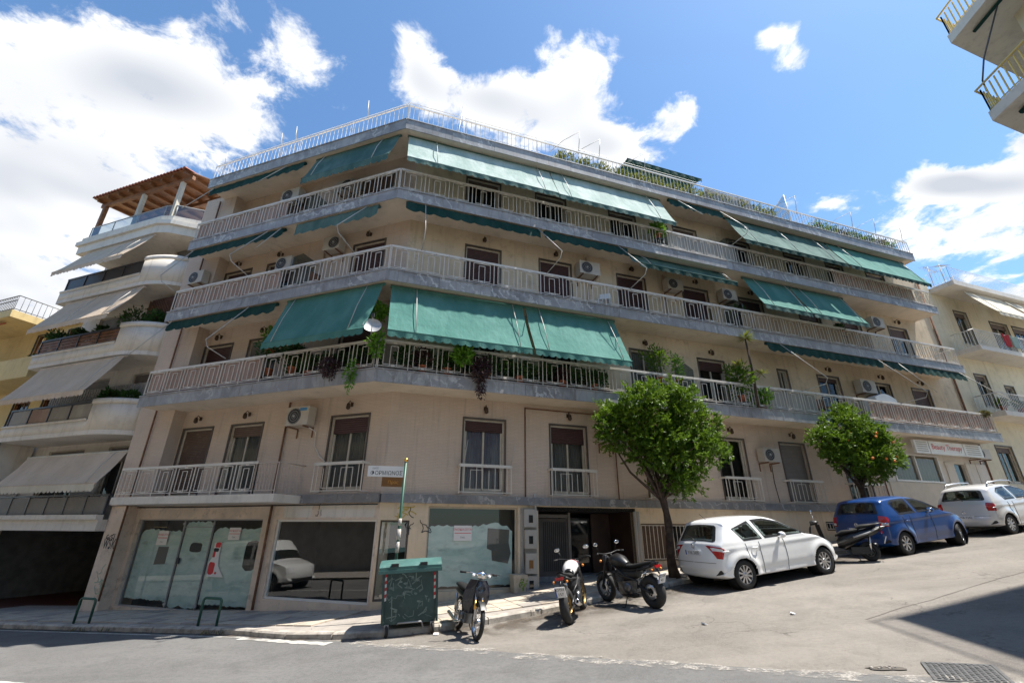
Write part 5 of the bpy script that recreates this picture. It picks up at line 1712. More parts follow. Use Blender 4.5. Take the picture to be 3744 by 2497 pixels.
scribble('graffiti', FL, 9.45, -1.45, .45, .5, .346, 'graffiti_green', bld, 9, 7)
scribble('graffiti', FR, 1.03, .05, .35, .5, .006, 'graffiti_black', bld, 21, 6, .01)
scribble('graffiti', FR, .55, .42, .5, .25, .006, 'graffiti_gold', bld, 5, 6)
scribble('graffiti', FL, 1.9, .40, .16, .22, .008, 'graffiti_black', bld, 6, 4, .008)
# clothes line poles by the plum curtained window
for u, du in ((2.12, .12), (3.5, .22)):
    b = MB(); b.tube([FR(u, .3, 1.66), FR(u + du * .4, .5, 2.3)], .012, 4); b.obj('drying_pole', 'arm_metal', bld)
# rounded cabinet on the second storey
r = thing('balcony_cabinet', FR(19.2, .5, z2), 'rounded white storage cabinet on the second storey balcony', 'cabinet')
b = MB(); b.fbox(FR, 18.9, 20.1, .35, .85, z2, z2 + 1.05); b.obj('body', 'white_plastic', r)
b = MB(); b.add([FR(18.9 + 1.2 * k / 12, .85, z2 + 1.05 + .18 * math.sin(math.pi * k / 12)) for k in range(13)] + [FR(18.9 + 1.2 * k / 12, .35, z2 + 1.05 + .18 * math.sin(math.pi * k / 12)) for k in range(13)], [(k, k + 1, 14 + k, 13 + k) for k in range(12)] + [tuple(range(13))]); b.obj('lid', 'white_plastic', r)

# ------------------------------------------------------------------ things left about on the balconies
def garden_chair(F, u, o, z, rot, label, mat):
    r = thing('garden_chair', F(u, o, z), label, 'chair', 'chairs on the balconies')
    P = lambda a, c, h: F(u + a * math.cos(rot) - c * math.sin(rot), o + a * math.sin(rot) + c * math.cos(rot), z + h)
    b = MB(); b.hexa([P(-.22, -.22, .40), P(.22, -.22, .40), P(.22, .22, .42), P(-.22, .22, .42), P(-.22, -.22, .43), P(.22, -.22, .43), P(.22, .22, .45), P(-.22, .22, .45)]); b.obj('seat', mat, r)
    b = MB(); b.hexa([P(-.21, -.22, .46), P(.21, -.22, .46), P(.21, -.19, .46), P(-.21, -.19, .46), P(-.19, -.32, .88), P(.19, -.32, .88), P(.19, -.29, .88), P(-.19, -.29, .88)]); b.obj('backrest', mat, r)
    for a, c in ((-.2, -.2), (.2, -.2), (.2, .2), (-.2, .2)):
        b = MB(); b.tube([P(a, c, .41), P(a * 1.15, c * 1.15, 0)], .018, 5); b.obj('leg', mat, r)
garden_chair(FR, 6.9, .55, z3, .6, 'white garden chair between two maroon shutters', 'white_plastic')
garden_chair(FR, 10.3, .5, z4, 2.2, 'white garden chair beside the drying rack of the top floor', 'white_plastic')
garden_chair(FL, 2.9, .55, z3, 1.2, 'brown garden chair by the air conditioner beside the corner', 'wood_brown')
garden_chair(FR, 16.3, .5, z2, .4, 'brown garden chair behind the second storey railing uphill', 'wood_brown')
r = thing('drying_rack', FR(11.3, .6, z4), 'white folding drying rack with washing on the top floor balcony', 'drying rack')
b = MB()
for k in range(8): b.tube([FR(10.7, .35 + k * .07, z4 + .95), FR(12.0, .35 + k * .07, z4 + .95)], .006, 4)
for u in (10.7, 12.0):
    b.tube([FR(u, .33, z4 + .95), FR(u, .86, z4 + .95)], .012, 5); b.tube([FR(u, .35, z4 + .95), FR(u, .8, z4)], .012, 5); b.tube([FR(u, .84, z4 + .95), FR(u, .35, z4)], .012, 5)
b.obj('frame', 'white_plastic', r)
for k, (u, m_) in enumerate(((10.8, 'paper'), (11.25, 'awning_cream'), (11.6, 'paper'))):
    b = MB(); rows = [[FR(u + .34 * q / 6, .84 + .02 * math.sin(q * 1.7 + k), z4 + .96), FR(u + .34 * q / 6, .88 + .03 * math.sin(q * 1.3 + k), z4 + .5)] for q in range(7)]
    b.grid(rows); b.obj('washing', m_, r, normals=False)
# ------------------------------------------------------------------ white neighbour with curved balconies
nb = thing('apartment_building', FL(13.5, -.6, -2), 'whitish apartment house with curved balcony ends and a wooden roof pergola', 'building')
NO = -.7
holes = []
for z in (.7, 3.6, 6.6, 9.6):
    holes += [(11.2, 12.8, z, z + 2.1), (14.2, 16.4, z, z + 2.1)]
wall_holes('wall', FL, 9.95, 17.6, .2, 13.0, holes, 'plaster_white', nb, o=NO)
for h in holes:
    window(FL, nb, h[0], h[1], h[2], h[3], .25, 'shutter_grey', None, o=NO, trim=False)
b = MB(); b.fbox(FL, 9.95, 17.6, -10, NO - .45, .02, 12.9); b.obj('core', 'plaster_white', nb)


def curve_front(ob, n=10, ue=10.25, us_=12.2, ul=17.3):
    pts = [(ul, NO), (ul, ob)] + [(us_ - (us_ - ue) * math.sin(math.pi / 2 * k / n), NO + (ob - NO) * math.cos(math.pi / 2 * k / n)) for k in range(n + 1)]
    return pts


def extr(b, pts, z0, z1, thick=None):
    n = len(pts)
    poly_prism(b, [FL(u, o, 0) for u, o in pts], z0, z1)


for k, (zb, zt, rail) in enumerate(((3.0, 4.28, 'sheet_grey'), (5.98, 7.30, 'wood_brown'), (8.98, 10.30, 'rail_dark'))):
    pts = curve_front(.62)
    bal = bpy.data.objects.new('balcony', None); COL.objects.link(bal); bal.parent = nb
    w_ = FL(14, .2, zb); bal.location = w_ - WLOC[nb.name]; WLOC[bal.name] = w_
    b = MB(); extr(b, pts, zb, zb + .16); b.obj('slab', 'plaster_white', bal)
    # parapet: low along the straight front, full height round the curve
    def parapet(seg, z0, z1, th=.10, name='parapet', mat='plaster_white'):
        b = MB(); out = [FL(u, o, 0) for u, o in seg]; inn = []
        for i_, (u, o) in enumerate(seg):
            q0, q1 = seg[max(0, i_ - 1)], seg[min(len(seg) - 1, i_ + 1)]
            tu, to_ = q1[0] - q0[0], q1[1] - q0[1]; l = math.hypot(tu, to_)
            inn.append(FL(u + (to_ / l) * -th * -1 * (1 if tu < 0 else 1) * 0 + (-(-to_) / l) * 0 + (-to_ / l) * -th, o + (tu / l) * th, 0))
        rows = []
        for lst, zz in ((out, z0), (out, z1), (inn, z1), (inn, z0)):
            rows.append([Vector((p.x, p.y, zz + H)) for p in lst])
        b.grid(rows, close_v=True); 
        return b.obj(name, mat, bal)
    parapet(pts[1:3], zb + .165, zb + .56)
    parapet(pts[2:], zb + .165, zt)
    b = MB(); extr(b, [(u, o) for u, o in curve_front(.68)], zt + .0, zt + .0) if False else None
    parapet([(u, o + .04) for u, o in pts[2:]], zt - .16, zt + .02, .16, 'moulding')
    parapet([(u, o + .03) for u, o in pts[1:3]], zb + .52, zb + .60, .14, 'moulding')
    # railing over the low part
    b = MB()
    for q in range(5):
        u = 17.2 - q * (17.2 - 12.3) / 4; b.fbox(FL, u - .025, u + .025, .50, .56, zb + .60, zb + 1.2)
    b.fbox(FL, 12.25, 17.25, .50, .56, zb + 1.2, zb + 1.26)
    b.obj('railing', 'rail_dark', bal)
    for q in range(4):
        u0_ = 17.2 - (q + 1) * 4.9 / 4 + .04; u1_ = 17.2 - q * 4.9 / 4 - .04
        if k == 1:
            for m_ in range(4):
                b = MB(); b.fbox(FL, u0_, u1_, .51, .535, zb + .66 + m_ * .135, zb + .765 + m_ * .135); b.obj('slat', 'wood_brown', bal)
        else:
            b = MB(); b.fbox(FL, u0_, u1_, .515, .53, zb + .64, zb + 1.18); b.obj('rail_panel', 'sheet_pink' if (k == 0 and q == 1) else rail, bal)
# terrace slab with moulded edge and glass parapet
bal = bpy.data.objects.new('terrace', None); COL.objects.link(bal); bal.parent = nb
w_ = FL(14, .2, 11.7); bal.location = w_ - WLOC[nb.name]; WLOC[bal.name] = w_
tp = [(17.4, NO), (17.4, .62), (12.2, .62), (11.7, .45), (10.15, -.9), (10.15, -1.5)]
b = MB(); extr(b, [(u, o) for u, o in tp], 11.55, 11.95); b.obj('slab', 'plaster_white', bal)
b = MB(); extr(b, [(17.5, NO), (17.5, .72), (12.15, .72), (11.6, .52), (10.05, -.9), (10.05, -1.5)], 11.95, 12.15); b.obj('moulding', 'plaster_white', bal)
b = MB(); extr(b, [(17.4, NO), (17.4, .60), (12.2, .60), (11.7, .43), (10.15, -.9), (10.15, -1.5)], 12.15, 12.42); b.obj('upstand', 'plaster_white', bal)
gp_ = [(17.2, .50), (15.6, .50), (14.0, .50), (12.25, .50), (11.75, .36), (10.3, -.86)]
for (a, e) in zip(gp_, gp_[1:]):
    b = MB(); b.quad(FL(*a, 12.43), FL(*e, 12.43), FL(*e, 13.0), FL(*a, 13.0)); b.obj('glass_panel', 'frosted', bal)
b = MB(); b.tube([FL(*p, 13.02) for p in gp_], .025, 5); b.obj('handrail', 'grey_metal', bal)
b = MB()
for p in gp_: b.tube([FL(*p, 12.42), FL(*p, 13.02)], .02, 5)
b.obj('railing_posts', 'grey_metal', bal)
# pergola
pg = bpy.data.objects.new('pergola', None); COL.objects.link(pg); pg.parent = nb
w_ = FL(14, -.5, 13); pg.location = w_ - WLOC[nb.name]; WLOC[pg.name] = w_
RF = lambda u, o: 14.62 + (.62 - o) * .12
b = MB(); q = [(17.5, .75), (11.5, .75), (10.05, -2.6), (17.5, -2.6)]
b.add([FL(u, o, RF(u, o)) for u, o in q] + [FL(u, o, RF(u, o) + .04) for u, o in q], [(0, 1, 2, 3), (7, 6, 5, 4), (0, 1, 5, 4), (1, 2, 6, 5), (2, 3, 7, 6), (3, 0, 4, 7)]); b.obj('boarding', 'wood_beam', pg)
for k in range(9):
    u = 17.3 - k * .72
    b = MB(); b.add([FL(u + a, o, RF(u, o) + dz_) for o in (.70, -2.5) for a, dz_ in ((-.04, -.14), (.04, -.14), (.04, -.002), (-.04, -.002))], [(0, 1, 2, 3), (4, 5, 6, 7), (0, 1, 5, 4), (1, 2, 6, 5), (2, 3, 7, 6), (3, 0, 4, 7)]); b.obj('rafter', 'wood_beam', pg)
for o in (.38, -1.2):
    b = MB(); b.fbox(FL, 11.3, 17.4, o - .07, o + .07, RF(0, o) - .34, RF(0, o) - .15); b.obj('beam', 'wood_beam', pg)
for u in (17.1, 14.4, 11.9):
    b = MB(); b.fbox(FL, u - .08, u + .08, .30, .46, 12.2, RF(0, .38) - .34); b.obj('post', 'wood_frame' if u < 17 else 'wood_beam', pg)
for k in range(30):     # clay tile rows, rounded
    u = 17.45 - k * .207
    oend = -2.6; b = MB(); rows = []
    for o in (.82, oend):
        rows.append([FL(u + .1 * math.cos(a), o, RF(u, o) + .05 + .085 * math.sin(a)) for a in [math.pi * m_ / 6 for m_ in range(7)]])
    b.grid(rows); b.add([FL(u + .1 * math.cos(a), .82, RF(u, .82) + .05 + .085 * math.sin(a)) for a in [math.pi * m_ / 6 for m_ in range(7)]], [tuple(range(7))]); b.obj('roof_tile_row', 'clay_tile', pg)
# awnings of the neighbour
awning(FL, 12.2, 16.6, 11.4, .60, 9.98, 1.42, 'awning_beige', 'beige awning under the glass railed terrace of the white house', (12.5, 13.3), valmat='awning_beige')
awning(FL, 11.7, 16.5, 8.82, .60, 7.30, 1.42, 'awning_beige', 'beige awning above slatted wooden railings of the white house', (12.0, 14.2), valmat='awning_beige')
awning(FL, 11.4, 16.4, 5.85, .60, 4.35, 1.42, 'awning_beige', 'beige awning shading the grey panelled balcony of the white house', (11.7,), valmat='awning_beige')
awning(FL, 9.95, 15.4, 2.34, .35, 1.28, .98, 'awning_beige', 'broad beige awning low over the garage of the white house', (10.4,), valmat='awning_cream', val=.26)
# lattice, plants
r = thing('lattice_screen', FL(10.9, .1, 6.0), 'dark red wooden lattice behind plants on the white house', 'screen')
b = MB()
for k in range(16):
    b.tube([FL(10.2 + k * .13, -.05, 7.2), FL(10.2 + min(15, k + 9) * .13, -.05, 8.6)], .012, 4); b.tube([FL(10.2 + k * .13, -.06, 8.6), FL(10.2 + min(15, k + 9) * .13, -.06, 7.2)], .012, 4)
b.obj('lattice', 'wood_brown', r)
b = MB(); b.fbox(FL, 10.15, 12.2, -.20, -.17, 6.9, 8.7); b.obj('backing', 'shutter_maroon', r)
for u, o, z, s_, lbl in ((16.8, .3, 7.2, .4, 'leafy plant at the end of the wooden slatted railing'), (15.5, .2, 7.2, .35, 'dark flowering plant above the slatted railing'), (14.2, .1, 7.2, .35, 'dark plant with pale flowers behind the slatted railing'), (12.4, .2, 7.3, .6, 'green climber beside the dark red lattice'), (11.2, .1, 7.35, .4, 'dark plant against the dark red lattice'),
                         (12.2, .2, 4.3, .35, 'green plant above the lowest curved parapet'), (11.2, .1, 4.25, .3, 'small plant on the lowest curved parapet')):
    potted(FL, u, o, z - .3, s_, 'leaf_dark', lbl, 240, .11, .05, rz=s_ * .9)
r = thing('window_screen', FL(13.5, -.3, 4.3), 'ribbed grey roller screen behind the lowest curved balcony', 'screen')
b = MB()
for k in range(42):
    u = 10.6 + k * .15; b.fbox(FL, u, u + .10, -.32, -.28, 3.9, 5.1)
b.obj('screen', 'sheet_grey', r)
# garage floor
b = MB(); b.fbox(FL, 9.86, 18, -.1, .62, -.12, .22); b.obj('garage_beam', 'plaster_white', nb)
b = MB(); b.fbox(FL, 9.86, 18, .5, .7, .22, .36); b.obj('garage_cornice', 'plaster_white', nb)
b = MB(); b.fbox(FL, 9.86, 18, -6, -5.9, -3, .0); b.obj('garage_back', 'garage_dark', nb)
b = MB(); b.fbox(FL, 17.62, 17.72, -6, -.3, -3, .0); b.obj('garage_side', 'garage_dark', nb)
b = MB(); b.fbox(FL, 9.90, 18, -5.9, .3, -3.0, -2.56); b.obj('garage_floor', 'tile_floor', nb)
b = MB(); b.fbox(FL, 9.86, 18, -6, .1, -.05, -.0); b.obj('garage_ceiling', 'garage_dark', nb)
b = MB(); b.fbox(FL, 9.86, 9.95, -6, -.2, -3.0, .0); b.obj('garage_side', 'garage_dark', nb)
for u, z in ((14.2, -1.3), (12.4, -1.25)):
    b = MB(); b.fbox(FL, u, u + .5, -5.88, -5.8, z, z + .55); b.obj('vent', 'wood_frame', nb)
b = MB(); b.fbox(FL, 12, 18, -5.89, -5.86, -.95, -.85); b.obj('garage_line', 'rail_dark', nb)
for k in range(6):
    u = 10.05 + k * 1.02
    b = MB(); b.fbox(FL, u + .03, u + .98, .42, .45, .38, .92); b.obj('rail_panel', 'shutter_grey', nb)
b = MB()
for k in range(8): b.fbox(FL, 10.0 + k * 1.02, 10.06 + k * 1.02, .40, .47, .36, 1.0)
b.fbox(FL, 9.95, 17.6, .40, .47, .95, 1.0); b.obj('railing', 'rail_dark', nb)
b = MB(); b.fbox(FL, 17.3, 17.75, -.6, .5, -3, 3.0); b.obj('pillar', 'plaster_white', nb)
b = MB(); b.tube([FL(17.2, .55, -2), FL(17.2, .55, 3)], .05, 6); b.obj('drain_pipe', 'grey_metal', nb)

# ------------------------------------------------------------------ yellow house beyond
ye = thing('house', FL(23, -1, -2), 'yellow house with black iron roof railing beyond the white apartment house', 'building')
yh = [(18.6, 19.8, 6.9, 8.9), (21.0, 22.2, 6.9, 8.9), (18.4, 19.6, 3.4, 5.4), (20.6, 21.8, 3.4, 5.4), (18.4, 19.6, .3, 2.2)]
wall_holes('wall', FL, 17.8, 32, -3, 9.3, yh, 'plaster_yellow', ye, o=-1.3)
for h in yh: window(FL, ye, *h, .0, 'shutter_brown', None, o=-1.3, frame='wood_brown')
b = MB(); b.fbox(FL, 17.8, 32, -10, -1.75, -3, 9.3); b.obj('core', 'plaster_yellow', ye)
b = MB(); b.fbox(FL, 21.3, 33, -1.3, .35, 9.15, 9.5); b.obj('roof_slab', 'plaster_yellow', ye)
b = MB(); b.fbox(FL, 17.8, 21.3, -9, -1.0, 9.15, 9.45); b.obj('roof_slab', 'plaster_yellow', ye)
b = MB(); b.fbox(FL, 18.2, 33, -1.3, .2, 5.9, 6.85); b.obj('balcony', 'plaster_yellow', ye)
b = MB(); b.fbox(FL, 17.9, 33, -1.3, .2, 2.4, 3.3); b.obj('balcony', 'plaster_yellow', ye)
b = MB()
for k in range(60):
    b.tube([FL(21.4 + k * .14, .28, 9.5), FL(21.4 + k * .14, .28, 10.25)], .012, 4)
for z in (9.6, 10.05, 10.28): b.tube([FL(21.4, .28, z), FL(29.8, .28, z)], .022, 4)
for k in range(14):
    b.tube([FL(21.4, .28 - k * .22, 9.5), FL(21.4, .28 - k * .22, 10.28)], .010, 4)
b.tube([FL(21.4, .28, 10.28), FL(21.4, -3.2, 10.28)], .022, 4); b.tube([FL(21.4, .28, 9.6), FL(21.4, -3.2, 9.6)], .018, 4)
b.obj('roof_railing', 'rail_dark', ye)
awning(FL, 22.2, 26, 9.0, .1, 8.2, 1.2, 'awning_cream', 'pale awning with orange lining on the yellow house', (22.5,), valmat='clay_pot')
potted(FL, 19.6, -.4, 6.6, .25, 'leaf_dark', 'small plant on the balcony of the yellow house', 90, .1, .05, pot=False)

# ------------------------------------------------------------------ cream neighbour uphill
rb_ = thing('apartment_building', FR(30, 0, -1), 'cream apartment house with white balconies uphill of the corner block', 'building')
rh = [(28.6, 29.6, 9.0, 10.9), (28.2, 29.1, 5.6, 7.3), (30.4, 31.1, 5.9, 6.9), (31.5, 33.0, 8.7, 10.7), (27.6, 28.8, 2.0, 3.7), (33.5, 35, 5.4, 7.4), (33.5, 35, 8.7, 10.7)]
wall_holes('wall', FR, UR_END + .02, 42, -.4, 11.85, rh, 'plaster_cream2', rb_, o=-.1)
for h in rh: window(FR, rb_, *h, .15, 'shutter_brown', None, o=-.1)
b = MB(); b.fbox(FR, UR_END + .02, 42, -10, -.55, -1, 11.8); b.obj('core', 'plaster_cream2', rb_)
b = MB(); b.fbox(FR, 27.2, 42, -8, 1.0, 11.70, 11.95); b.obj('roof_slab', 'plaster_white', rb_)
b = MB(); b.fbox(FR, UR_END + .02, 27.2, -8, -.1, 11.85, 12.6); b.obj('parapet', 'plaster_cream2', rb_)
for (u0, z, dep, ue) in ((27.25, 8.35, 1.0, 42), (27.3, 5.15, .9, 42)):
    b = MB(); b.fbox(FR, u0, ue, -.1, dep, z - .22, z); bs = b.obj('balcony_slab', 'plaster_white', rb_)
    b = MB(); b.fbox(FR, u0, u0 + .03, .0, dep, z, z + .02)
    for k in range(40):
        u = u0 + .05 + k * .13; bar(b, FR(u, dep - .05, z), FR(u, dep - .05, z + .85), .012)
    for k in range(8): bar(b, FR(u0 + .04, dep - .05 - k * .13, z), FR(u0 + .04, dep - .05 - k * .13, z + .85), .012)
    b.tube([FR(u0 + .04, 0, z + .87), FR(u0 + .04, dep - .05, z + .87), FR(u0 + 5.4, dep - .05, z + .87)], .03, 4)
    b.obj('railing', 'alu_white', bs)
b = MB()
for k in range(60):
    bar(b, FR(27.3 + k * .14, .9, 11.95), FR(27.3 + k * .14, .9, 12.8), .008)
for k in range(7): bar(b, FR(27.3, .9 - k * .14, 11.95), FR(27.3, .9 - k * .14, 12.8), .008)
for z in (12.05, 12.8): b.tube([FR(27.3, -.1, z), FR(27.3, .9, z), FR(36, .9, z)], .014, 4)
b.obj('roof_railing', 'rail_roof', rb_)
awning(FR, 28.3, 31.5, 11.55, .75, 10.0, 1.7, 'awning_cream', 'cream awning spread over laundry on the uphill cream house', (28.5, 31.2), valmat='awning_cream')
awning(FR, 31.8, 36, 11.55, .75, 10.0, 1.7, 'awning_cream', 'second cream awning on the uphill cream house', (32.2,), valmat='awning_cream')
for k, (u, c_, lbl) in enumerate(((29.4, 'laundry_red', 'dark red laundry hung on the white balcony railing'), (30.1, 'awning_pale', 'pale green laundry hung beside the red laundry'))):
    b = MB(); rows = [[FR(u + .6 * i_ / 8, .99 + .03 * math.sin(i_), 9.25), FR(u + .6 * i_ / 8, 1.02 + .04 * math.sin(i_ * 1.4), 8.55)] for i_ in range(9)]
    b.grid(rows); tag(b.obj('laundry', c_, normals=False), lbl, 'laundry', 'laundry on the uphill house')
for k, (u, o, h, hdx, lbl) in enumerate(((26.9, -.6, 3.4, 1, 'tall thin aerial between the block and the cream house'), (28.2, -.3, 1.7, 2, 'slanting aerial over the corner of the cream house roof'), (29.6, -.4, 2.2, 3, 'aerial with crossed rods on the cream house roof'), (31.4, -.8, 2.0, 4, 'long comb shaped aerial on the cream house roof'))):
    r = thing('tv_antenna', FR(u, o, 12.0), lbl, 'antenna', 'aerials on the uphill roofs')
    b = MB(); b.tube([FR(u, o, 12.0), FR(u + .1, o, 12.0 + h)], .022, 5); b.obj('mast', 'grey_metal', r)
    b = MB(); a_, e_ = FR(u - .7, o + .2, 12 + h * .82), FR(u + .9, o - .1, 12 + h * (1.05 if hdx % 2 else .9))
    b.tube([a_, e_], .018, 5)
    for m_ in range(9):
        p = a_ + (e_ - a_) * (m_ / 8); b.tube([p - Vector((0, .3, .12)), p + Vector((0, .3, .12))], .009, 4)
    b.obj('rods', 'grey_metal', r)
for (u, z, n_) in ((27.9, 5.2, 'red potted flowers behind the lowest white balcony railing'), (29.3, 5.2, 'green shrub on the lowest white balcony')):
    potted(FR, u, .6, z, .25, 'leaf_orange', n_, 120, .1, .05, potm='clay_pot')

# ------------------------------------------------------------------ corner house on the near right, balconies overhead
kb = thing('apartment_building', Vector((14.5, 6, 0)), 'grey house on the near right with yellow balcony railings overhead', 'building')
K = Vector((12.55, 8.8, 0)); e2 = Vector((-.10, -.995, 0)); 
def FK(a, c, z):      # a along the side street, c towards the main road
    return K + dR * a + e2 * c + Vector((0, 0, z + H))
b = MB(); b.fbox(FK, 1.2, 16, 1.15, 13, -3, 13.0); b.obj('wall', 'plaster_cream2', kb)
b = MB(); b.fbox(FK, 2.6, 16, 2.6, 13, 13.0, 15.6); b.obj('set_back_storey', 'plaster_cream2', kb)
for z in (13.22, 10.22, 7.2, 4.2):
    b = MB(); b.fbox(FK, .0, 16, .0, 13, z - .30, z); bs = b.obj('balcony_slab', 'plaster_white', kb)
    if z < 9: 
        continue
    b = MB(); 
    for k in range(50):
        bar(b, FK(.06, .06 + k * .14, z), FK(.06, .06 + k * .14, z + .78), .018)
        bar(b, FK(.06 + k * .14, .06, z), FK(.06 + k * .14, .06, z + .78), .018)
    b.tube([FK(7, .06, z + .80), FK(-.02, -.02, z + .80), FK(.06, 7, z + .80)], .03, 4); b.tube([FK(7, .06, z + .08), FK(.06, .06, z + .08), FK(.06, 7, z + .08)], .016, 4)
    b.obj('railing', 'rail_yellow', bs)
b = MB(); b.tube([FK(.35, .5, 12.85), FK(.35, 6, 12.85)], .05, 6); aw_ = thing('awning', FK(.4, 2, 12.8), 'rolled dark green awning under the upper overhead balcony', 'awning')
b.obj('roller', 'awning_dark', aw_)
b = MB(); b.tube([FK(.35, 1.2, 12.8), FK(.0, .5, 11.6), FK(.1, .2, 11.2), FK(.3, .1, 11.0)], .02, 5); b.obj('arm', 'rail_dark', aw_)
aw2 = thing('awning', FK(.4, 2, 9.8), 'rolled dark green awning under the lower overhead balcony', 'awning')
b = MB(); b.tube([FK(.4, .5, 9.82), FK(.4, 6, 9.82)], .07, 6); b.obj('roller', 'awning_dark', aw2)
for u in (2.5, 6.5):
    for z in (10.3, 7.3, 4.3, .3):
        b = MB(); b.fbox(FK, 1.18, 1.25, u, u + 1.4, z, z + 2.1); b.obj('window', 'pane_dark', kb)

# ------------------------------------------------------------------ block across the main road (seen in the shop glass) and its parked van
ob = thing('apartment_building', FL(8, 15, -2), 'grey apartment block across the main road mirrored in the clear shop glass', 'building')
b = MB(); b.fbox(FL, -12, 40, 15.5, 24, -4, 12.5); b.obj('wall', 'concrete', ob)
for z in (1.2, 4.2, 7.2, 10.2):
    b = MB(); b.fbox(FL, -11.5, 39, 14.3, 15.6, z, z + .25); b.obj('balcony_slab', 'plaster', ob)
    b = MB(); b.fbox(FL, -11.5, 39, 14.3, 14.36, z + .3, z + 1.1); b.obj('parapet', 'plaster_yellow', ob)
    for k in range(9):
        b = MB(); b.fbox(FL, -9 + k * 5, -7 + k * 5, 15.42, 15.52, z + .3, z + 2.3); b.obj('window', 'pane_dark', ob)
struct(strip('far_pavement', FL, lin(-14, 42, 56), [10.6, 15.6], .10, 'paving_grey'))
# ------------------------------------------------------------------ vehicles
def local_thing(name, M, label, cat, group=None):
    o = thing(name, (0, 0, 0), label, cat, group)
    o.matrix_world = M
    o.matrix_basis = M
    WLOC[o.name] = Vector((0, 0, 0))
    return o


def pose(x, y, heading, dz=0.0, wb=2.5, lean=0.0):
    """matrix at a ground point facing `heading` (2D dir), pitched with the road"""
    h = Vector((heading[0], heading[1], 0)).normalized()
    a = G(x, y, dz); c = G(x + h.x * wb, y + h.y * wb, dz)
    fx = (c - a).normalized()
    ly = Vector((-h.y, h.x, 0))
    ly = (ly - fx * ly.dot(fx)).normalized()
    # roll with the ground across, then lean
    zz = fx.cross(ly)
    if lean:
        q = Matrix.Rotation(lean, 3, fx); ly = q @ ly; zz = q @ zz
    m = Matrix((fx, ly, zz)).transposed().to_4x4(); m.translation = a
    return m


def catmull(P, n):
    """closed curve through P, n samples evenly by length"""
    dense = []
    m = len(P)
    for i in range(m):
        p0, p1, p2, p3 = (Vector(P[(i + k - 1) % m]) for k in range(4))
        for j in range(24):
            t = j / 24
            dense.append(.5 * ((2 * p1) + (p2 - p0) * t + (2 * p0 - 5 * p1 + 4 * p2 - p3) * t * t + (3 * p1 - p0 - 3 * p2 + p3) * t ** 3))
    L_ = [0.0]
    for a, c in zip(dense, dense[1:] + dense[:1]): L_.append(L_[-1] + (c - a).length)
    out = []; k = 0
    for i in range(n):
        s = L_[-1] * i / n
        while L_[k + 1] < s: k += 1
        t = (s - L_[k]) / max(1e-9, L_[k + 1] - L_[k])
        out.append(dense[k].lerp(dense[(k + 1) % len(dense)], t))
    return out


def pip(x, y, poly):
    c = False; j = len(poly) - 1
    for i in range(len(poly)):
        if (poly[i][1] > y) != (poly[j][1] > y) and x < (poly[j][0] - poly[i][0]) * (y - poly[i][1]) / (poly[j][1] - poly[i][1]) + poly[i][0]: c = not c
        j = i
    return c


def wheel(parent, x, y, R_, w, side, rim='alloy', spokes=7, rimr=.64, name='wheel', steer=0.0, hub='ac_dark'):
    ax = Matrix.Rotation(steer, 3, 'Z') @ Vector((0, side, 0)); c = Vector((x, y, R_))
    b = MB(); prof = [(R_ * rimr, -w * .42), (R_ * .86, -w * .5), (R_ * .97, -w * .40), (R_, -w * .2), (R_, w * .2), (R_ * .97, w * .40), (R_ * .86, w * .5), (R_ * rimr, w * .42)]
    b.lathe(prof, c, ax, 32); wo = b.obj(name, 'rubber', parent, normals=False)
    b = MB(); b.lathe([(R_ * rimr, w * .40), (R_ * rimr * .93, w * .36), (R_ * rimr * .90, w * .05), (.001, w * .0)], c, ax, 28); b.obj('rim_barrel', hub, wo, normals=False)
    b = MB(); a1 = Vector((0, 0, 1)); a2 = ax.cross(a1)
    for k in range(spokes):
        a = 6.2832 * k / spokes; d = a1 * math.cos(a) + a2 * math.sin(a); t = a1 * -math.sin(a) + a2 * math.cos(a)
        r0, r1 = R_ * .10, R_ * rimr * .96
        w0, w1 = R_ * .05, R_ * .10 * (7 / spokes) ** .8
        P = [c + d * r + t * s + ax * (w * h) for h in (.22, .37) for r, s in ((r0, -w0), (r0, w0), (r1, w1), (r1, -w1))]
        b.hexa(P)
    b.torus(c + ax * w * .38, ax, R_ * rimr * .97, R_ * .022, 28, 5)
    b.lathe([(R_ * .15, w * .2), (R_ * .15, w * .38), (R_ * .1, w * .42), (.001, w * .42)], c, ax, 12)
    b.obj('rim', rim, wo)
    return wo


def loft(b, secs, n=14):
    rows = []
    for (x, y, z, ry, rz) in secs:
        rows.append([Vector((x, y + ry * math.cos(6.2832 * k / n), z + rz * math.sin(6.2832 * k / n))) for k in range(n)])
    b.grid(rows, close_u=True)
    for r in (rows[0], rows[-1]): b.add(r, [tuple(range(n))])
    return b


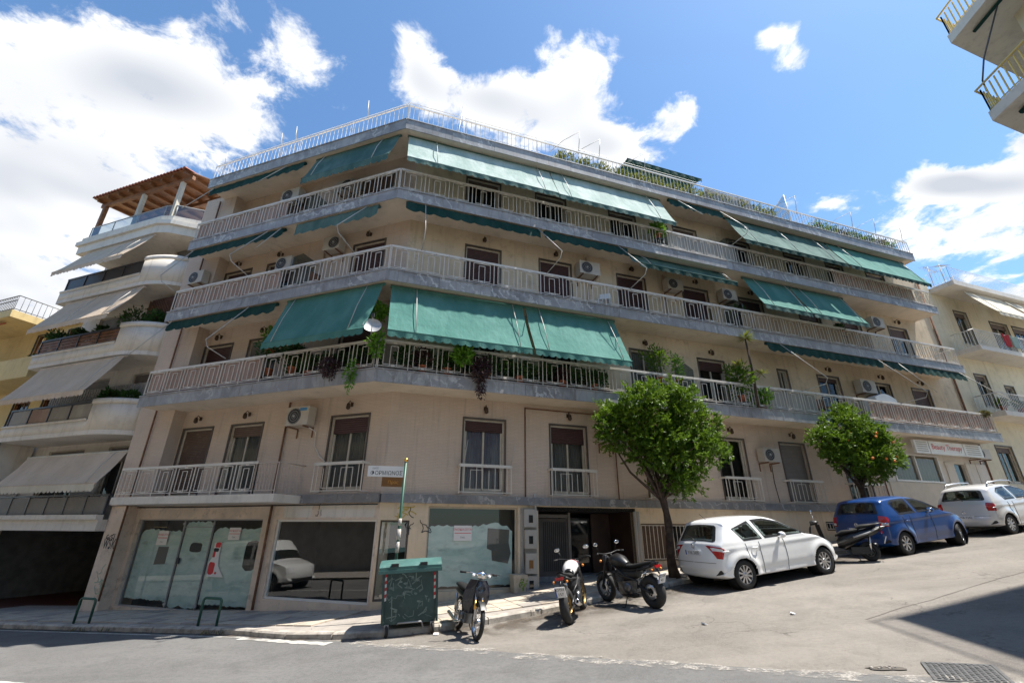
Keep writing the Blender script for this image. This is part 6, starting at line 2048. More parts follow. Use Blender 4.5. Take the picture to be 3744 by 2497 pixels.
def make_car(label, M, sil, Lc, W, belt, Hc, wx, R_, paintm, win_side, wsx, rwx, tail, head, plate_txt, rails=False, tailm='red_lamp', badge=None, rearwin=.80, spokes=7, taper=.25, steer=0.0, antenna=False, plate=(.02, .80, .40), clearband=None, interior=True):
    car = local_thing('parked_car', M, label, 'car', 'cars parked along the kerb')
    N = 340; Gm = catmull(sil, N); nt, ns = 12, 26
    cen = Vector((Lc / 2, .7))
    def Y(x, z):
        p = 1.0
        if x < .75: p -= .10 * ((.75 - x) / .75) ** 2
        if x > Lc - 1.0: p -= .20 * ((x - Lc + 1.0) / 1.0) ** 2
        if z < belt:
            q = 1 - .055 * max(0, (.52 - z) / .4) ** 2 - .02 * max(0, (z - .62) / (belt - .62)) ** 1.5
        else:
            q = .98 - taper * ((z - belt) / (Hc - belt)) ** 1.15
        fl = 0
        for xw in wx:
            dd = math.hypot(x - xw, z - R_)
            fl = max(fl, .03 * math.exp(-((dd - R_ * 1.28) / .09) ** 2))
        crease = .012 * math.exp(-((z - belt + .10) / .05) ** 2) - .010 * math.exp(-((z - .36) / .07) ** 2)
        return W / 2 * p * q + fl + crease
    # inward normals
    cols = []
    for i in range(N):
        a, c_ = Gm[(i - 2) % N], Gm[(i + 2) % N]; t = (c_ - a).normalized(); n_ = Vector((-t.y, t.x))
        if n_.dot(cen - Gm[i]) < 0: n_ = -n_
        g = Gm[i]
        endk = max(0.0, -n_.x if False else abs(n_.x)) ** 1.5
        low = g.y < .9
        crown = .035 + (.16 if (g.x > Lc - 1.2) else .09) * endk * (1 if low else .8)
        rr = .035
        gin = g + n_ * (crown + rr)
        col = []
        Ye = Y(gin.x, gin.y)
        for j in range(nt + 1):
            t_ = j / nt; t_ = 1 - (1 - t_) ** 1.25
            off = crown * t_ ** 2.2 + rr * t_ ** 9
            q = g + n_ * off
            col.append((q.x, Ye * t_, q.y, 'l', t_))
        sp = Vector((min(max(gin.x, .62), Lc - .62), .64))
        for k in range(1, ns + 1):
            q = gin.lerp(sp, k / ns)
            col.append((q.x, Y(q.x, q.y), q.y, 's', 1.0))
        cols.append(col)
    buckets = {}
    m = nt + ns + 1
    shrunk = []
    for poly in win_side:
        cx_ = sum(p[0] for p in poly) / len(poly); cz_ = sum(p[1] for p in poly) / len(poly)
        shrunk.append([(p[0] + math.copysign(min(.05, abs(cx_ - p[0])), cx_ - p[0]), p[1] + math.copysign(min(.035, abs(cz_ - p[1])), cz_ - p[1])) for p in poly])
    for sgn in (1, -1):
        for i in range(N):
            i2 = (i + 1) % N
            for j in range(m - 1):
                q = [cols[i][j], cols[i2][j], cols[i2][j + 1], cols[i][j + 1]]
                x = sum(p[0] for p in q) / 4; y = sum(p[1] for p in q) / 4; z = sum(p[2] for p in q) / 4
                side = j >= nt; t_ = q[0][4]
                cls = 'body'
                if side and any(math.hypot(x - xw, z - R_) < R_ * 1.13 and z < R_ * 2.25 for xw in wx): continue
                if z < .24: cls = 'sill'
                if interior:
                    if side and all(any(pip(p[0], p[2], sp_) for sp_ in shrunk) for p in q): continue
                    if not side and x < .9 and all(rwx[0] + .03 < p[2] + .035 * p[4] ** 2.2 < rwx[1] - .02 and p[4] < rearwin - .10 for p in q): continue
                    if not side and x > Lc * .5 and all(belt + .11 < p[2] + .035 * p[4] ** 2.2 < belt + .37 and p[4] < .86 for p in q): continue
                if x > Lc - .4 and not side and .30 < z < .44 and y < W * .33: cls = 'grille'
                buckets.setdefault(cls, []).append([(p[0], p[1] * sgn, p[2]) for p in q] if sgn > 0 else [(p[0], -p[1], p[2]) for p in q][::-1])
    nm = {'body': ('body', paintm), 'sill': ('sill', 'black_plastic'), 'windscreen': ('windscreen', 'car_window'), 'rear_window': ('rear_window', 'car_window'), 'grille': ('grille', 'black_plastic')}
    body = None
    for cls in sorted(buckets, key=lambda c_: c_ != 'body'):
        name, mat = nm.get(cls, ('side_window', 'car_window') if cls.startswith('win') else (('tail_light', tailm) if cls.startswith('tail') else ('headlight', 'clear_lamp')))
        b = MB(); idx = {}
        b.smooth = True
        for q in buckets[cls]:
            f = []
            for p in q:
                k_ = (round(p[0], 5), round(p[1], 5), round(p[2], 5))
                if k_ not in idx: idx[k_] = len(b.v); b.v.append(k_)
                if idx[k_] not in f: f.append(idx[k_])
            if len(f) < 3: continue
            b.f.append(f); b.uv.append(None); b.mi.append(0); b.sm.append(True)
        o = b.obj(name, mat, car)
    # glass and lamps: close-fitting patches a few millimetres proud of the skin
    def surf(i, j, sgn):
        i0 = int(math.floor(i)); ti = i - i0; j0 = min(int(j), m - 2); tj = j - j0
        def P(a_, c_):
            q = cols[a_ % N][c_]; return Vector(q[:3])
        return (P(i0, j0) * (1 - ti) * (1 - tj) + P(i0 + 1, j0) * ti * (1 - tj) + P(i0, j0 + 1) * (1 - ti) * tj + P(i0 + 1, j0 + 1) * ti * tj)
    def lift(i, j, off):
        p = surf(i, j, 1); di = surf(i + 1, j, 1) - surf(i - 1, j, 1); dj = surf(i, min(j + .5, m - 1.01), 1) - surf(i, max(0, j - .5), 1)
        n_ = di.cross(dj); n_.normalize()
        c3 = Vector((Lc / 2, 0, .75))
        if n_.dot(p - c3) < 0: n_ = -n_
        return p + n_ * off
    itop = max(range(N), key=lambda i: Gm[i].y)
    def irear(z):
        for i in range(0, itop + 1):
            if Gm[i].y >= z and Gm[i].x < 1.0: return i - (Gm[i].y - z) / max(1e-6, Gm[i].y - Gm[i - 1].y)
        return itop
    def ifront(z):
        for i in range(itop, N):
            if Gm[i].y <= z: return i - 1 + (Gm[i - 1].y - z) / max(1e-6, Gm[i - 1].y - Gm[i].y)
        return N - 1
    def tj_(t_): return nt * (1 - (1 - t_) ** .8)
    def band(name, mat, i0, i1, tmax, off=.004, rnd_c=.10, nrow=16):
        b = MB(); rows = []
        for r_ in range(nrow + 1):
            f_ = r_ / nrow; i = i0 + (i1 - i0) * f_; e_ = min(f_, 1 - f_); tm = tmax(f_) * (1 - .10 * max(0, 1 - e_ / rnd_c) ** 2)
            row = []
            for c_ in range(-14, 15):
                t_ = abs(c_) / 14 * tm; p = lift(i, tj_(t_), off)
                row.append(Vector((p.x, p.y * (1 if c_ >= 0 else -1), p.z)))
            rows.append(row)
        b.grid(rows)
        nc_ = 28
        for q in range(len(b.f)):
            r_, c_ = divmod(q, nc_)
            if r_ in (0, nrow - 1) or c_ < 2 or c_ > nc_ - 3: b.mi[q] = 1
        return b.obj(name, [mat, 'black_plastic'], car, normals=False)
    wm = 'car_glass' if interior else 'car_window'
    rw = band('rear_window', wm, irear(rwx[0]), irear(rwx[1]), lambda f_: rearwin - .04 * f_)
    band('windscreen', wm, ifront(belt + .40), ifront(belt + .06), lambda f_: .93)
    for sgn in (1, -1):
        for poly in win_side:
            xs = sorted(p[0] for p in poly); x0_, x1_ = xs[0] + .004, xs[-1] - .004; rows = []
            for k in range(41):
                x = x0_ + (x1_ - x0_) * k / 40; zs = []
                for (a_, c_) in zip(poly, poly[1:] + poly[:1]):
                    if (a_[0] - x) * (c_[0] - x) < 0: zs.append(a_[1] + (c_[1] - a_[1]) * (x - a_[0]) / (c_[0] - a_[0]))
                if len(zs) < 2: continue
                lo_, hi_ = min(zs), max(zs)
                rows.append([Vector((x, sgn * (Y(x, lo_ + (hi_ - lo_) * q / 8) + .004), lo_ + (hi_ - lo_) * q / 8)) for q in range(9)])
            b = MB(); b.grid(rows)
            for q in range(len(b.f)):
                r_, c_ = divmod(q, 8)
                if r_ < 2 or r_ > len(rows) - 4 or c_ in (0, 7): b.mi[q] = 1
            b.obj('side_window', [wm, 'black_plastic'], car, normals=False)
        for nm_, mt_, fi, zz, spec in (('tail_light', tailm, irear, tail[0], tail[1]), ('headlight', 'clear_lamp', ifront, head[0], head[1])):
            rows = []
            for r_ in range(13):
                f_ = r_ / 12; z = zz[0] + (zz[1] - zz[0]) * f_; i = fi(z); ja, jb = spec(f_)
                row = []
                for q in range(13):
                    p = lift(i, ja + (jb - ja) * q / 12, .007); row.append(Vector((p.x, p.y * sgn, p.z)))
                rows.append(row)
            b = MB(); b.grid(rows); lo = b.obj(nm_, mt_, car, normals=False)
            if nm_ == 'tail_light' and clearband:
                rows = []
                for r_ in range(5):
                    f_ = clearband[0] + (clearband[1] - clearband[0]) * r_ / 4; z = zz[0] + (zz[1] - zz[0]) * f_; i = fi(z); ja, jb = spec(f_); ja += (jb - ja) * .12; jb -= (jb - ja) * .3
                    rows.append([Vector((p.x, p.y * sgn, p.z)) for p in [lift(i, ja + (jb - ja) * q / 8, .010) for q in range(9)]])
                b = MB(); b.grid(rows); b.obj('reversing_lamp', 'clear_lamp', lo, normals=False)
    # dark wheel houses and floor
    for xw in wx:
        b = MB(); prof = [(.001, -.02), (R_ * 1.15, -.02), (R_ * 1.15, .30), (.001, .30)]
        for sd in (1, -1):
            b = MB(); b.lathe([(.02, -.26), (R_ * 1.14, -.26), (R_ * 1.14, .0)], Vector((xw, sd * (Y(xw, R_) - .012), R_)), Vector((0, sd, 0)), 28); b.obj('wheel_arch', 'black_plastic', car, normals=False)
            wheel(car, xw, sd * (W / 2 - .105), R_, .19, sd, spokes=spokes, steer=(steer if xw > 1.5 else 0))
    b = MB(); b.box((Lc / 2, 0, .30), (Lc - .9, W - .55, .18)); b.obj('underbody', 'black_plastic', car)
    if interior:
        b = MB(); b.box((Lc * .47, 0, .52), (Lc * .62, W - .34, .10)); b.box((Lc * .72, 0, .80), (.30, W - .36, .34)); b.obj('cabin', 'seat_black', car)
        for (xs_, ys_) in ((Lc * .50, .36), (Lc * .50, -.36), (Lc * .27, .36), (Lc * .27, -.36)):
            b = MB(); loft(b, [(xs_ + .10, ys_, .60, .22, .05), (xs_ + .02, ys_, .75, .24, .12), (xs_ - .10, ys_, .95, .22, .12), (xs_ - .16, ys_, 1.10, .12, .06)]); so_ = b.obj('seat', 'shutter_grey', car)
            b = MB(); b.ball((xs_ - .17, ys_, 1.20), .10, 10, 6, (.45, 1.2, .9)); b.obj('headrest', 'shutter_grey', so_)
    # door seams, handles, mirrors, plate
    sx = win_side
    xb = (win_side[0][1][0] + win_side[1][0][0]) / 2 if len(win_side) > 1 else Lc * .45
    for sgn in (1, -1):
        for xs in (xb, win_side[-1][2][0] - .12, win_side[0][0][0] + .18):
            b = MB(); pts = []
            for k in range(14):
                z = .26 + (belt - .28) * k / 13; x = xs + (.0 if xs == xb else (.05 * math.sin(k * .2)))
                if any(math.hypot(x - xw, z - R_) < R_ * 1.17 for xw in wx): continue
                pts.append(Vector((x, sgn * (Y(x, z) + .0015), z)))
            if len(pts) > 2: b.tube(pts, .006, 4); b.obj('door_seam', 'black_plastic', car)
        for xs in (xb - .16, xb - 1.0):
            b = MB(); b.tube([Vector((xs - .09, sgn * (Y(xs, belt - .14) + .01), belt - .14)), Vector((xs - .04, sgn * (Y(xs, belt - .14) + .035), belt - .135)), Vector((xs + .05, sgn * (Y(xs, belt - .14) + .035), belt - .135)), Vector((xs + .09, sgn * (Y(xs, belt - .14) + .01), belt - .14))], .013, 6); b.obj('door_handle', paintm, car)
        xm = win_side[-1][2][0] - .22
        b = MB(); b.ball((xm + .02, sgn * (W / 2 + .10), belt + .06), .1, 12, 8, (.75, 1.0, .72)); mo = b.obj('wing_mirror', paintm, car)
        b = MB(); b.tube([(xm + .05, sgn * (W / 2 - .06), belt + .01), (xm + .03, sgn * (W / 2 + .05), belt + .03)], .028, 6); b.obj('mirror_arm', 'black_plastic', car)
        b = MB(); b.ball((xm - .055, sgn * (W / 2 + .10), belt + .06), .075, 10, 6, (.12, .95, .7)); b.obj('mirror_glass', 'mirror', mo)
    pm = [p for p in cols if abs(p[0][2] - plate[1]) < .03 and p[0][0] < .3]
    xr = min(p[0][0] for p in pm) if pm else 0.0
    b = MB(); b.box((xr - .012, 0, plate[1]), (.012, .52, .115)); pl = b.obj('number_plate', 'plate_white', car)
    b = MB(); b.box((xr - .0185, .236, plate[1]), (.002, .04, .105)); b.obj('country_band', 'plate_blue', pl)
    text_obj('plate_letters', plate_txt, .095, lambda u, v: Vector((xr - .0195, -u - .02, plate[1] - .034 + v)), pl, 'black_print', sx=.95)
    b = MB(); b.torus((xr - .01 + .03, 0, plate[1] + .14), (1, 0, .15), .045, .008, 20, 5); b.torus((xr + .02, 0, plate[1] + .147), (1, 0, .15), .025, .006, 16, 5); b.obj('badge', 'chrome', car)
    for sgn in (1, -1):
        b = MB(); i_ = irear(.36); rows = []
        for zz_, ja, jb in ((.30, tj_(.72), tj_(.97)), (.36, tj_(.80), tj_(.96)), (.42, tj_(.88), tj_(.93))):
            rows.append([Vector((p.x, p.y * sgn, p.z)) for p in [lift(irear(zz_), ja + (jb - ja) * q / 6, .004) for q in range(7)]])
        b.grid(rows); b.obj('bumper_vent', 'black_plastic', car, normals=False)
    b = MB(); b.tube([lift(irear(.60), tj_(.02 + .80 * q / 12), .001) for q in range(13)], .005, 4); b.tube([Vector((p.x, -p.y, p.z)) for p in [lift(irear(.60), tj_(.02 + .80 * q / 12), .001) for q in range(13)]], .005, 4); b.obj('tailgate_seam', 'black_plastic', car)
    wz0, wz1 = rwx[0], rwx[1]
    xw0 = [p[0] for p in cols if abs(p[0][2] - (wz0 + .03)) < .03 and p[0][0] < .8]
    xq = xw0[0][0] if xw0 else .2
    b = MB(); b.tube([(xq - .02, -.05, wz0 - .02), (xq + .00, .10, wz0 + .06), (xq + .03, .33, wz0 + .10)], .010, 5); b.obj('wiper', 'black_plastic', car)
    if rails:
        for sgn in (1, -1):
            b = MB(); zr = lambda x: max([p[nt // 1][2] for p in cols if abs(p[nt][0] - x) < .05 and p[nt][2] > belt] or [Hc]) + .02
            b.tube([(.62, sgn * W * .36, Hc - .06), (.75, sgn * W * .355, Hc + .05), (1.5, sgn * W * .35, Hc + .08), (2.0, sgn * W * .35, Hc + .04), (2.12, sgn * W * .35, Hc - .05)], .022, 6); b.obj('roof_rail', 'alloy', car)
    if antenna:
        b = MB(); b.tube([(.62, 0, Hc - .03), (.45, 0, Hc + .12)], .006, 4); b.obj('aerial', 'black_plastic', car)
    return car


def tj0(t_): return 12 * (1 - (1 - t_) ** .8)


def car_pose(u, o_center):
    p = FR(u, o_center, 0)
    return pose(p.x, p.y, dR.to_2d(), .004, 3.0)


sil_white = [(.12, .25), (.01, .40), (.0, .58), (.035, .80), (.09, .97), (.16, 1.06), (.30, 1.27), (.40, 1.415), (.50, 1.47), (.85, 1.505), (1.35, 1.51), (1.80, 1.475), (2.15, 1.385), (2.55, 1.19), (2.92, 1.00), (3.28, .915), (3.58, .81), (3.80, .68), (3.91, .50), (3.925, .34), (3.86, .22), (3.4, .19), (2.0, .185), (.7, .20)]
make_car('white hatchback parked beside the street tree', car_pose(7.30, 3.02), sil_white, 3.945, 1.695, .96, 1.51, (.69, 3.20), .305, 'car_white',
         [[(.66, 1.27), (1.22, 1.40), (1.42, .985), (.86, .985)], [(1.33, 1.415), (1.72, 1.415), (2.12, 1.31), (2.72, 1.0), (2.70, .985), (1.50, .985)]],
         (2.20, 2.90), (1.05, 1.39), ((.70, .965), lambda f: (tj0(.86 - .36 * f ** 1.3), 12.6 + 3.2 * f)),
         ((.84, .70), lambda f: (tj0(.62), 13.5)), 'YXK 2430', spokes=10, antenna=True, clearband=(.62, .86))
sil_blue = [(.10, .26), (.0, .42), (.0, .62), (.03, .84), (.06, .98), (.11, 1.10), (.22, 1.32), (.30, 1.45), (.45, 1.505), (.9, 1.53), (1.4, 1.525), (1.8, 1.46), (2.1, 1.36), (2.45, 1.18), (2.78, 1.02), (3.08, .95), (3.38, .85), (3.6, .70), (3.73, .52), (3.74, .35), (3.68, .22), (3.2, .19), (2.0, .185), (.7, .20)]
make_car('blue hatchback with front wheels turned, parked behind the black scooter', car_pose(13.45, 2.70), sil_blue, 3.75, 1.695, 1.0, 1.53, (.64, 3.06), .30, 'car_blue',
         [[(.60, 1.35), (.78, 1.44), (1.36, 1.44), (1.44, 1.03), (.72, 1.03)], [(1.43, 1.435), (1.75, 1.40), (2.08, 1.29), (2.55, 1.04), (2.52, 1.03), (1.51, 1.03)]],
         (2.08, 2.76), (1.12, 1.43), ((.80, 1.08), lambda f: (tj0(.78), 14.0 + 1.2 * f)), ((.90, .72), lambda f: (tj0(.62), 14.5)), '', spokes=7, steer=.38, plate=(.02, .70, .40), clearband=(.1, .35))
sil_silver = [(.14, .26), (.02, .38), (.0, .55), (.03, .75), (.06, .92), (.12, 1.05), (.24, 1.26), (.36, 1.42), (.55, 1.49), (.95, 1.525), (1.4, 1.525), (1.85, 1.46), (2.15, 1.36), (2.5, 1.17), (2.82, 1.02), (3.1, .95), (3.4, .85), (3.62, .70), (3.76, .52), (3.77, .35), (3.70, .22), (3.2, .19), (2.0, .185), (.7, .20)]
make_car('silver hatchback with roof rails parked uphill of the blue car', car_pose(18.70, 2.60), sil_silver, 3.78, 1.665, .98, 1.525, (.66, 3.11), .30, 'car_silver',
         [[(.70, 1.28), (.90, 1.40), (1.32, 1.42), (1.42, 1.02), (.86, 1.02)], [(1.42, 1.42), (1.78, 1.40), (2.12, 1.28), (2.6, 1.03), (2.55, 1.02), (1.50, 1.02)]],
         (2.10, 2.80), (1.08, 1.39), ((.76, 1.02), lambda f: (tj0(.80 - .03 * math.sin(math.pi * f)), 13.6 + 1.4 * math.sin(math.pi * f))), ((.90, .72), lambda f: (tj0(.62), 14.5)), 'IMA·7242', rails=True, spokes=9, plate=(.02, .56, .40))


# ------------------------------------------------------------------ two wheelers
def bike_wheel(parent, x, R_, r, rim, rimmat, name, spokes=10, thin=False, disc=True, y=0.0, steer=0.0):
    ax = Matrix.Rotation(steer, 3, 'Z') @ Vector((0, 1, 0)); c = Vector((x, y, R_))
    b = MB(); b.torus(c, ax, R_ - r, r, 36, 10, 1.0 if thin else 1.05); w = b.obj(name, 'rubber', parent, normals=False)
    b = MB(); b.lathe([(R_ - 1.75 * r, -r * .7), (R_ - 1.95 * r, -r * .5), (R_ - 1.95 * r, r * .5), (R_ - 1.75 * r, r * .7)], c, ax, 30)
    a1 = Vector((0, 0, 1)); a2 = ax.cross(a1)
    for k in range(spokes):
        a = 6.2832 * k / spokes; d = a1 * math.cos(a) + a2 * math.sin(a); d2 = a1 * math.cos(a + (.25 if thin else .1)) + a2 * math.sin(a + (.25 if thin else .1))
        b.tube([c + d * .035 + ax * (.02 * (-1) ** k), c + d2 * (R_ - 1.9 * r)], .003 if thin else .014, 4)
    b.lathe([(.04, -.05), (.045, 0), (.04, .05)], c, ax, 10); b.obj('rim', rimmat, w)
    if disc:
        b = MB(); b.lathe([(R_ * .25, 0), (R_ * .46, 0), (R_ * .46, .006), (R_ * .25, .006)], c + ax * .07, ax, 24); b.obj('brake_disc', 'alloy', w)
    return w


def motorcycle(label, M, wb, body, tankm, rimm, plate_txt, white_stripe=False, big=False):
    mc = local_thing('motorcycle', M, label, 'motorcycle', 'motorcycles parked by the kerb')
    Rr, Rf = .315, .305
    bike_wheel(mc, 0, Rr, .085 if not big else .09, None, rimm, 'rear_wheel'); bike_wheel(mc, wb, Rf, .06, None, rimm, 'front_wheel', disc=True)
    b = MB()
    for s in (-1, 1): b.tube([(wb, s * .095, Rf), (wb - .17, s * .095, .78), (wb - .23, s * .09, .98)], .024, 8)
    b.obj('fork', 'engine' if white_stripe else 'black_plastic', mc)
    b = MB()
    rows = []
    for k in range(9):
        a = -.35 + 1.5 * k / 8
        rows.append([Vector((wb - math.sin(a - .5) * (Rf + .025), y, Rf + math.cos(a - .5) * (Rf + .025) - abs(y) * .15)) for y in (-.06, -.03, 0, .03, .06)])
    b.grid(rows); b.obj('front_mudguard', body, mc)
    b = MB()
    for s in (-1, 1):
        b.tube([(wb - .22, 0, .93), (wb - .45, s * .11, .78), (wb - .85, s * .13, .58), (.30, s * .10, .50), (.32, s * .10, .36)], .018, 6)
        b.tube([(.32, s * .10, .42), (0, s * .105, Rr)], .026, 6)
        b.tube([(wb - .25, s * .04, .80), (wb - .42, s * .09, .50), (wb - .75, s * .10, .24), (.38, s * .10, .26)], .016, 6)
        b.tube([(wb - .72, s * .12, .68), (.12, s * .12, .74), (-.12, s * .09, .80)], .015, 6)
    b.obj('frame', 'black_plastic', mc)
    b = MB(); b.box((wb * .47, 0, .36), (.40, .26, .24), Matrix.Rotation(.1, 3, 'Y')); b.box((wb * .56, 0, .52), (.20, .22, .22), Matrix.Rotation(-.3, 3, 'Y'))
    for k in range(5): b.box((wb * .57, 0, .44 + k * .04), (.24, .27, .012), Matrix.Rotation(-.3, 3, 'Y'))
    b.lathe([(.001, -.17), (.10, -.165), (.115, -.13), (.115, .13), (.10, .165), (.001, .17)], (wb * .42, 0, .36), (0, 1, 0), 16); b.obj('engine', 'engine', mc)
    b = MB(); b.box((wb * .68, 0, .48), (.06, .26, .30), Matrix.Rotation(.25, 3, 'Y')); b.obj('radiator', 'black_plastic', mc)
    b = MB(); loft(b, [(wb - .28, 0, .84, .05, .05), (wb - .38, 0, .88, .13, .10), (wb - .52, 0, .89, .165, .13), (wb - .68, 0, .86, .15, .12), (wb - .84, 0, .78, .09, .07)]); tk = b.obj('fuel_tank', 'bike_black', mc)
    if white_stripe:
        b = MB(); loft(b, [(wb - .50, 0, .888, .150, .120), (wb - .53, 0, .889, .170, .136), (wb - .68, 0, .862, .156, .126), (wb - .80, 0, .80, .11, .088)]); b.obj('tank_cover', tankm, tk)
    if white_stripe:
        for s in (-1, 1):
            b = MB(); b.ball((wb - .56, s * .142, .845), .085, 12, 8, (1.3, .30, .75)); b.obj('knee_pad', 'black_plastic', tk)
        for dx in (-.03, .03):
            b = MB(); rows = []
            for k in range(10):
                a = -1.2 + 2.4 * k / 9
                rows.append([Vector((wb - .46 + dx + e, .160 * math.sin(a), .885 + .134 * math.cos(a))) for e in (-.008, .008)])
            b.grid(rows); b.obj('stripe', 'red_print', tk)
    b = MB(); loft(b, [(wb - .80, 0, .77, .07, .045), (wb - .98, 0, .765, .125, .05), (wb - 1.15, 0, .79, .12, .05), (.02, 0, .84, .10, .045), (-.14, 0, .87, .07, .035)]); b.obj('seat', 'seat_black', mc)
    b = MB(); loft(b, [(.26, 0, .72, .10, .05), (.05, 0, .78, .10, .055), (-.16, 0, .83, .075, .045), (-.26, 0, .86, .04, .03)]); b.obj('tail', body, mc)
    b = MB(); loft(b, [(wb * .70, 0, .58, .06, .10), (wb * .58, 0, .60, .12, .16), (wb * .40, 0, .60, .13, .15), (wb * .22, 0, .64, .09, .09)]); b.obj('side_cover', 'black_plastic', mc)
    b = MB(); loft(b, [(wb * .72, 0, .30, .05, .05), (wb * .58, 0, .22, .11, .07), (wb * .36, 0, .20, .11, .05), (wb * .26, 0, .22, .05, .04)]); b.obj('belly_pan', 'black_plastic', mc)
    b = MB(); b.tube([(.34, .0, .40), (.18, 0, .58), (.14, 0, .70)], .035, 8); b.obj('shock_absorber', 'chrome', mc)
    b = MB(); rows = [[Vector((-math.sin(a) * (Rr + .02), y, Rr + math.cos(a) * (Rr + .02))) for y in (-.08, -.04, 0, .04, .08)] for a in [-.5 + 1.5 * k / 8 for k in range(9)]]
    b.grid(rows); b.obj('rear_mudguard', 'black_plastic', mc)
    b = MB(); b.box((-.25, 0, .80), (.03, .16, .05)); b.obj('tail_light', 'red_lamp', mc)
    b = MB(); b.tube([(-.16, 0, .80), (-.30, 0, .62)], .02, 5); b.obj('plate_arm', 'black_plastic', mc)
    mp = Matrix.Rotation(-.42, 3, 'Y')
    b = MB(); b.box((-.315, 0, .58), (.008, .20, .20), mp); pl = b.obj('number_plate', 'plate_white', mc)
    b = MB(); b.box((-.321, .088, .58), (.004, .022, .19), mp); b.obj('country_band', 'plate_blue', pl)
    for k, tx in enumerate(plate_txt):
        text_obj('plate_letters', tx, .075, lambda u, v, k=k: Vector((-.315, 0, .58)) + mp @ Vector((-.0065, -u, .025 - .085 * k + v)), pl, 'black_print')
    b = MB(); b.tube([(wb * .62, -.13, .30), (wb * .45, -.15, .22), (.30, -.16, .26), (.10, -.19, .34)], .022, 8); b.obj('exhaust', 'chrome', mc)
    for dz in (0, .0):
        pass
    b = MB(); b.lathe([(.045, 0), (.055, .05), (.055, .30), (.045, .34), (.03, .34), (.03, .30)], (.30, -.185, .29), Vector((-.95, -.08, .22)), 14); b.obj('silencer', 'chrome' if white_stripe else 'black_plastic', mc)
    b = MB(); b.tube([(wb - .30, -.38, 1.03), (wb - .22, -.30, 1.04), (wb - .20, -.10, 1.0), (wb - .20, .10, 1.0), (wb - .22, .30, 1.04), (wb - .30, .38, 1.03)], .013, 6); hb = b.obj('handlebar', 'black_plastic', mc)
    for s in (-1, 1):
        b = MB(); b.tube([(wb - .27, s * .34, 1.03), (wb - .33, s * .41, 1.03)], .019, 6); b.obj('grip', 'rubber', hb)
        b = MB(); b.tube([(wb - .21, s * .24, 1.04), (wb - .20, s * .31, 1.20)], .007, 5); ms = b.obj('mirror_stem', 'black_plastic', mc)
        b = MB(); b.ball((wb - .21, s * .33, 1.22), .065, 12, 8, (.28, 1.05, .68)); b.obj('mirror', 'black_plastic' if s > 0 else 'chrome', ms)
        b = MB(); b.ball((wb - .226, s * .33, 1.22), .058, 12, 8, (.10, 1.05, .66)); b.obj('mirror_glass', 'mirror', ms)
        b = MB(); b.ball((wb - .13, s * .17, .86), .03, 8, 6); b.obj('indicator', 'amber_lamp', mc)
        b = MB(); b.ball((-.20, s * .13, .74), .025, 8, 6); b.obj('indicator', 'amber_lamp', mc)
    b = MB(); b.lathe([(.001, .07), (.06, .06), (.085, .02), (.08, -.05), (.04, -.09), (.001, -.10)], (wb - .12, 0, .90), Vector((1, 0, .1)), 18); b.obj('headlight', 'chrome' if white_stripe else 'black_plastic', mc)
    b = MB(); b.tube([(wb * .42, .12, .28), (wb * .40, .30, .015), (wb * .46, .31, .012)], .012, 5); b.obj('side_stand', 'black_plastic', mc)
    return mc


motorcycle('white tanked roadster motorcycle with red stripe parked nose to the kerb', pose(1.12, 9.96, (.33, .94), .0, 1.4, -.14), 1.40, 'black_plastic', 'bike_white', 'gold_rim', ('OTH', '157'), True)
motorcycle('all black naked motorcycle parked slantwise beside the white tanked one', pose(2.96, 10.62, (-.50, .866), .0, 1.4, -.10), 1.45, 'bike_black', 'bike_black', 'black_plastic', ('ZHX', '43'), False, True)

# moped with leg shield
mp_ = local_thing('moped', pose(-1.03, 10.28, (.36, -.93), .0, 1.2, -.12), 'dark step through moped parked beside the green bin', 'moped', 'motorcycles parked by the kerb')
wb = 1.2; Rw = .29
bike_wheel(mp_, 0, Rw, .04, None, 'chrome', 'rear_wheel', 18, True, False); bike_wheel(mp_, wb, Rw, .038, None, 'chrome', 'front_wheel', 18, True, True)
b = MB()
for s in (-1, 1): b.tube([(wb, s * .06, Rw), (wb - .10, s * .06, .62), (wb - .15, s * .05, .80)], .020, 7)
b.obj('fork', 'alloy', mp_)
for s in (-1, 1):
    b = MB(); b.tube([(wb - .055, s * .065, .46), (wb - .095, s * .065, .60)], .026, 7); b.obj('fork_gaiter', 'gold', mp_)
b = MB(); rows = [[Vector((wb - math.sin(a) * (Rw + .03), y, Rw + math.cos(a) * (Rw + .03) - abs(y) * .2)) for y in (-.055, 0, .055)] for a in [-.9 + 1.7 * k / 9 for k in range(10)]]
b.grid(rows); b.obj('front_mudguard', 'black_plastic', mp_)
b = MB(); rows = []
for k in range(10):
    t = k / 9; z = .92 - .55 * t; x = wb - .16 - .02 * t - .12 * t * t; w_ = .12 + .13 * math.sin(math.pi * min(1, t * .8 + .1))
    rows.append([Vector((x - .9 * (y / w_) ** 2 * .09, y, z)) for y in [w_ * (-1 + 2 * m_ / 8) for m_ in range(9)]])
b.grid(rows); b.obj('leg_shield', 'moped_blue', mp_, normals=False)
b = MB(); loft(b, [(wb - .10, 0, .86, .05, .06), (wb - .06, 0, .78, .09, .10), (wb - .10, 0, .66, .07, .08), (wb - .16, 0, .56, .03, .04)]); b.obj('nose_cowl', 'moped_blue', mp_)
b = MB(); b.tube([(wb - .17, 0, .82), (wb - .42, 0, .50), (wb - .62, 0, .42), (.28, 0, .50), (.0, 0, .66)], [.05, .05, .05, .055, .04], 8); b.obj('frame', 'black_plastic', mp_)
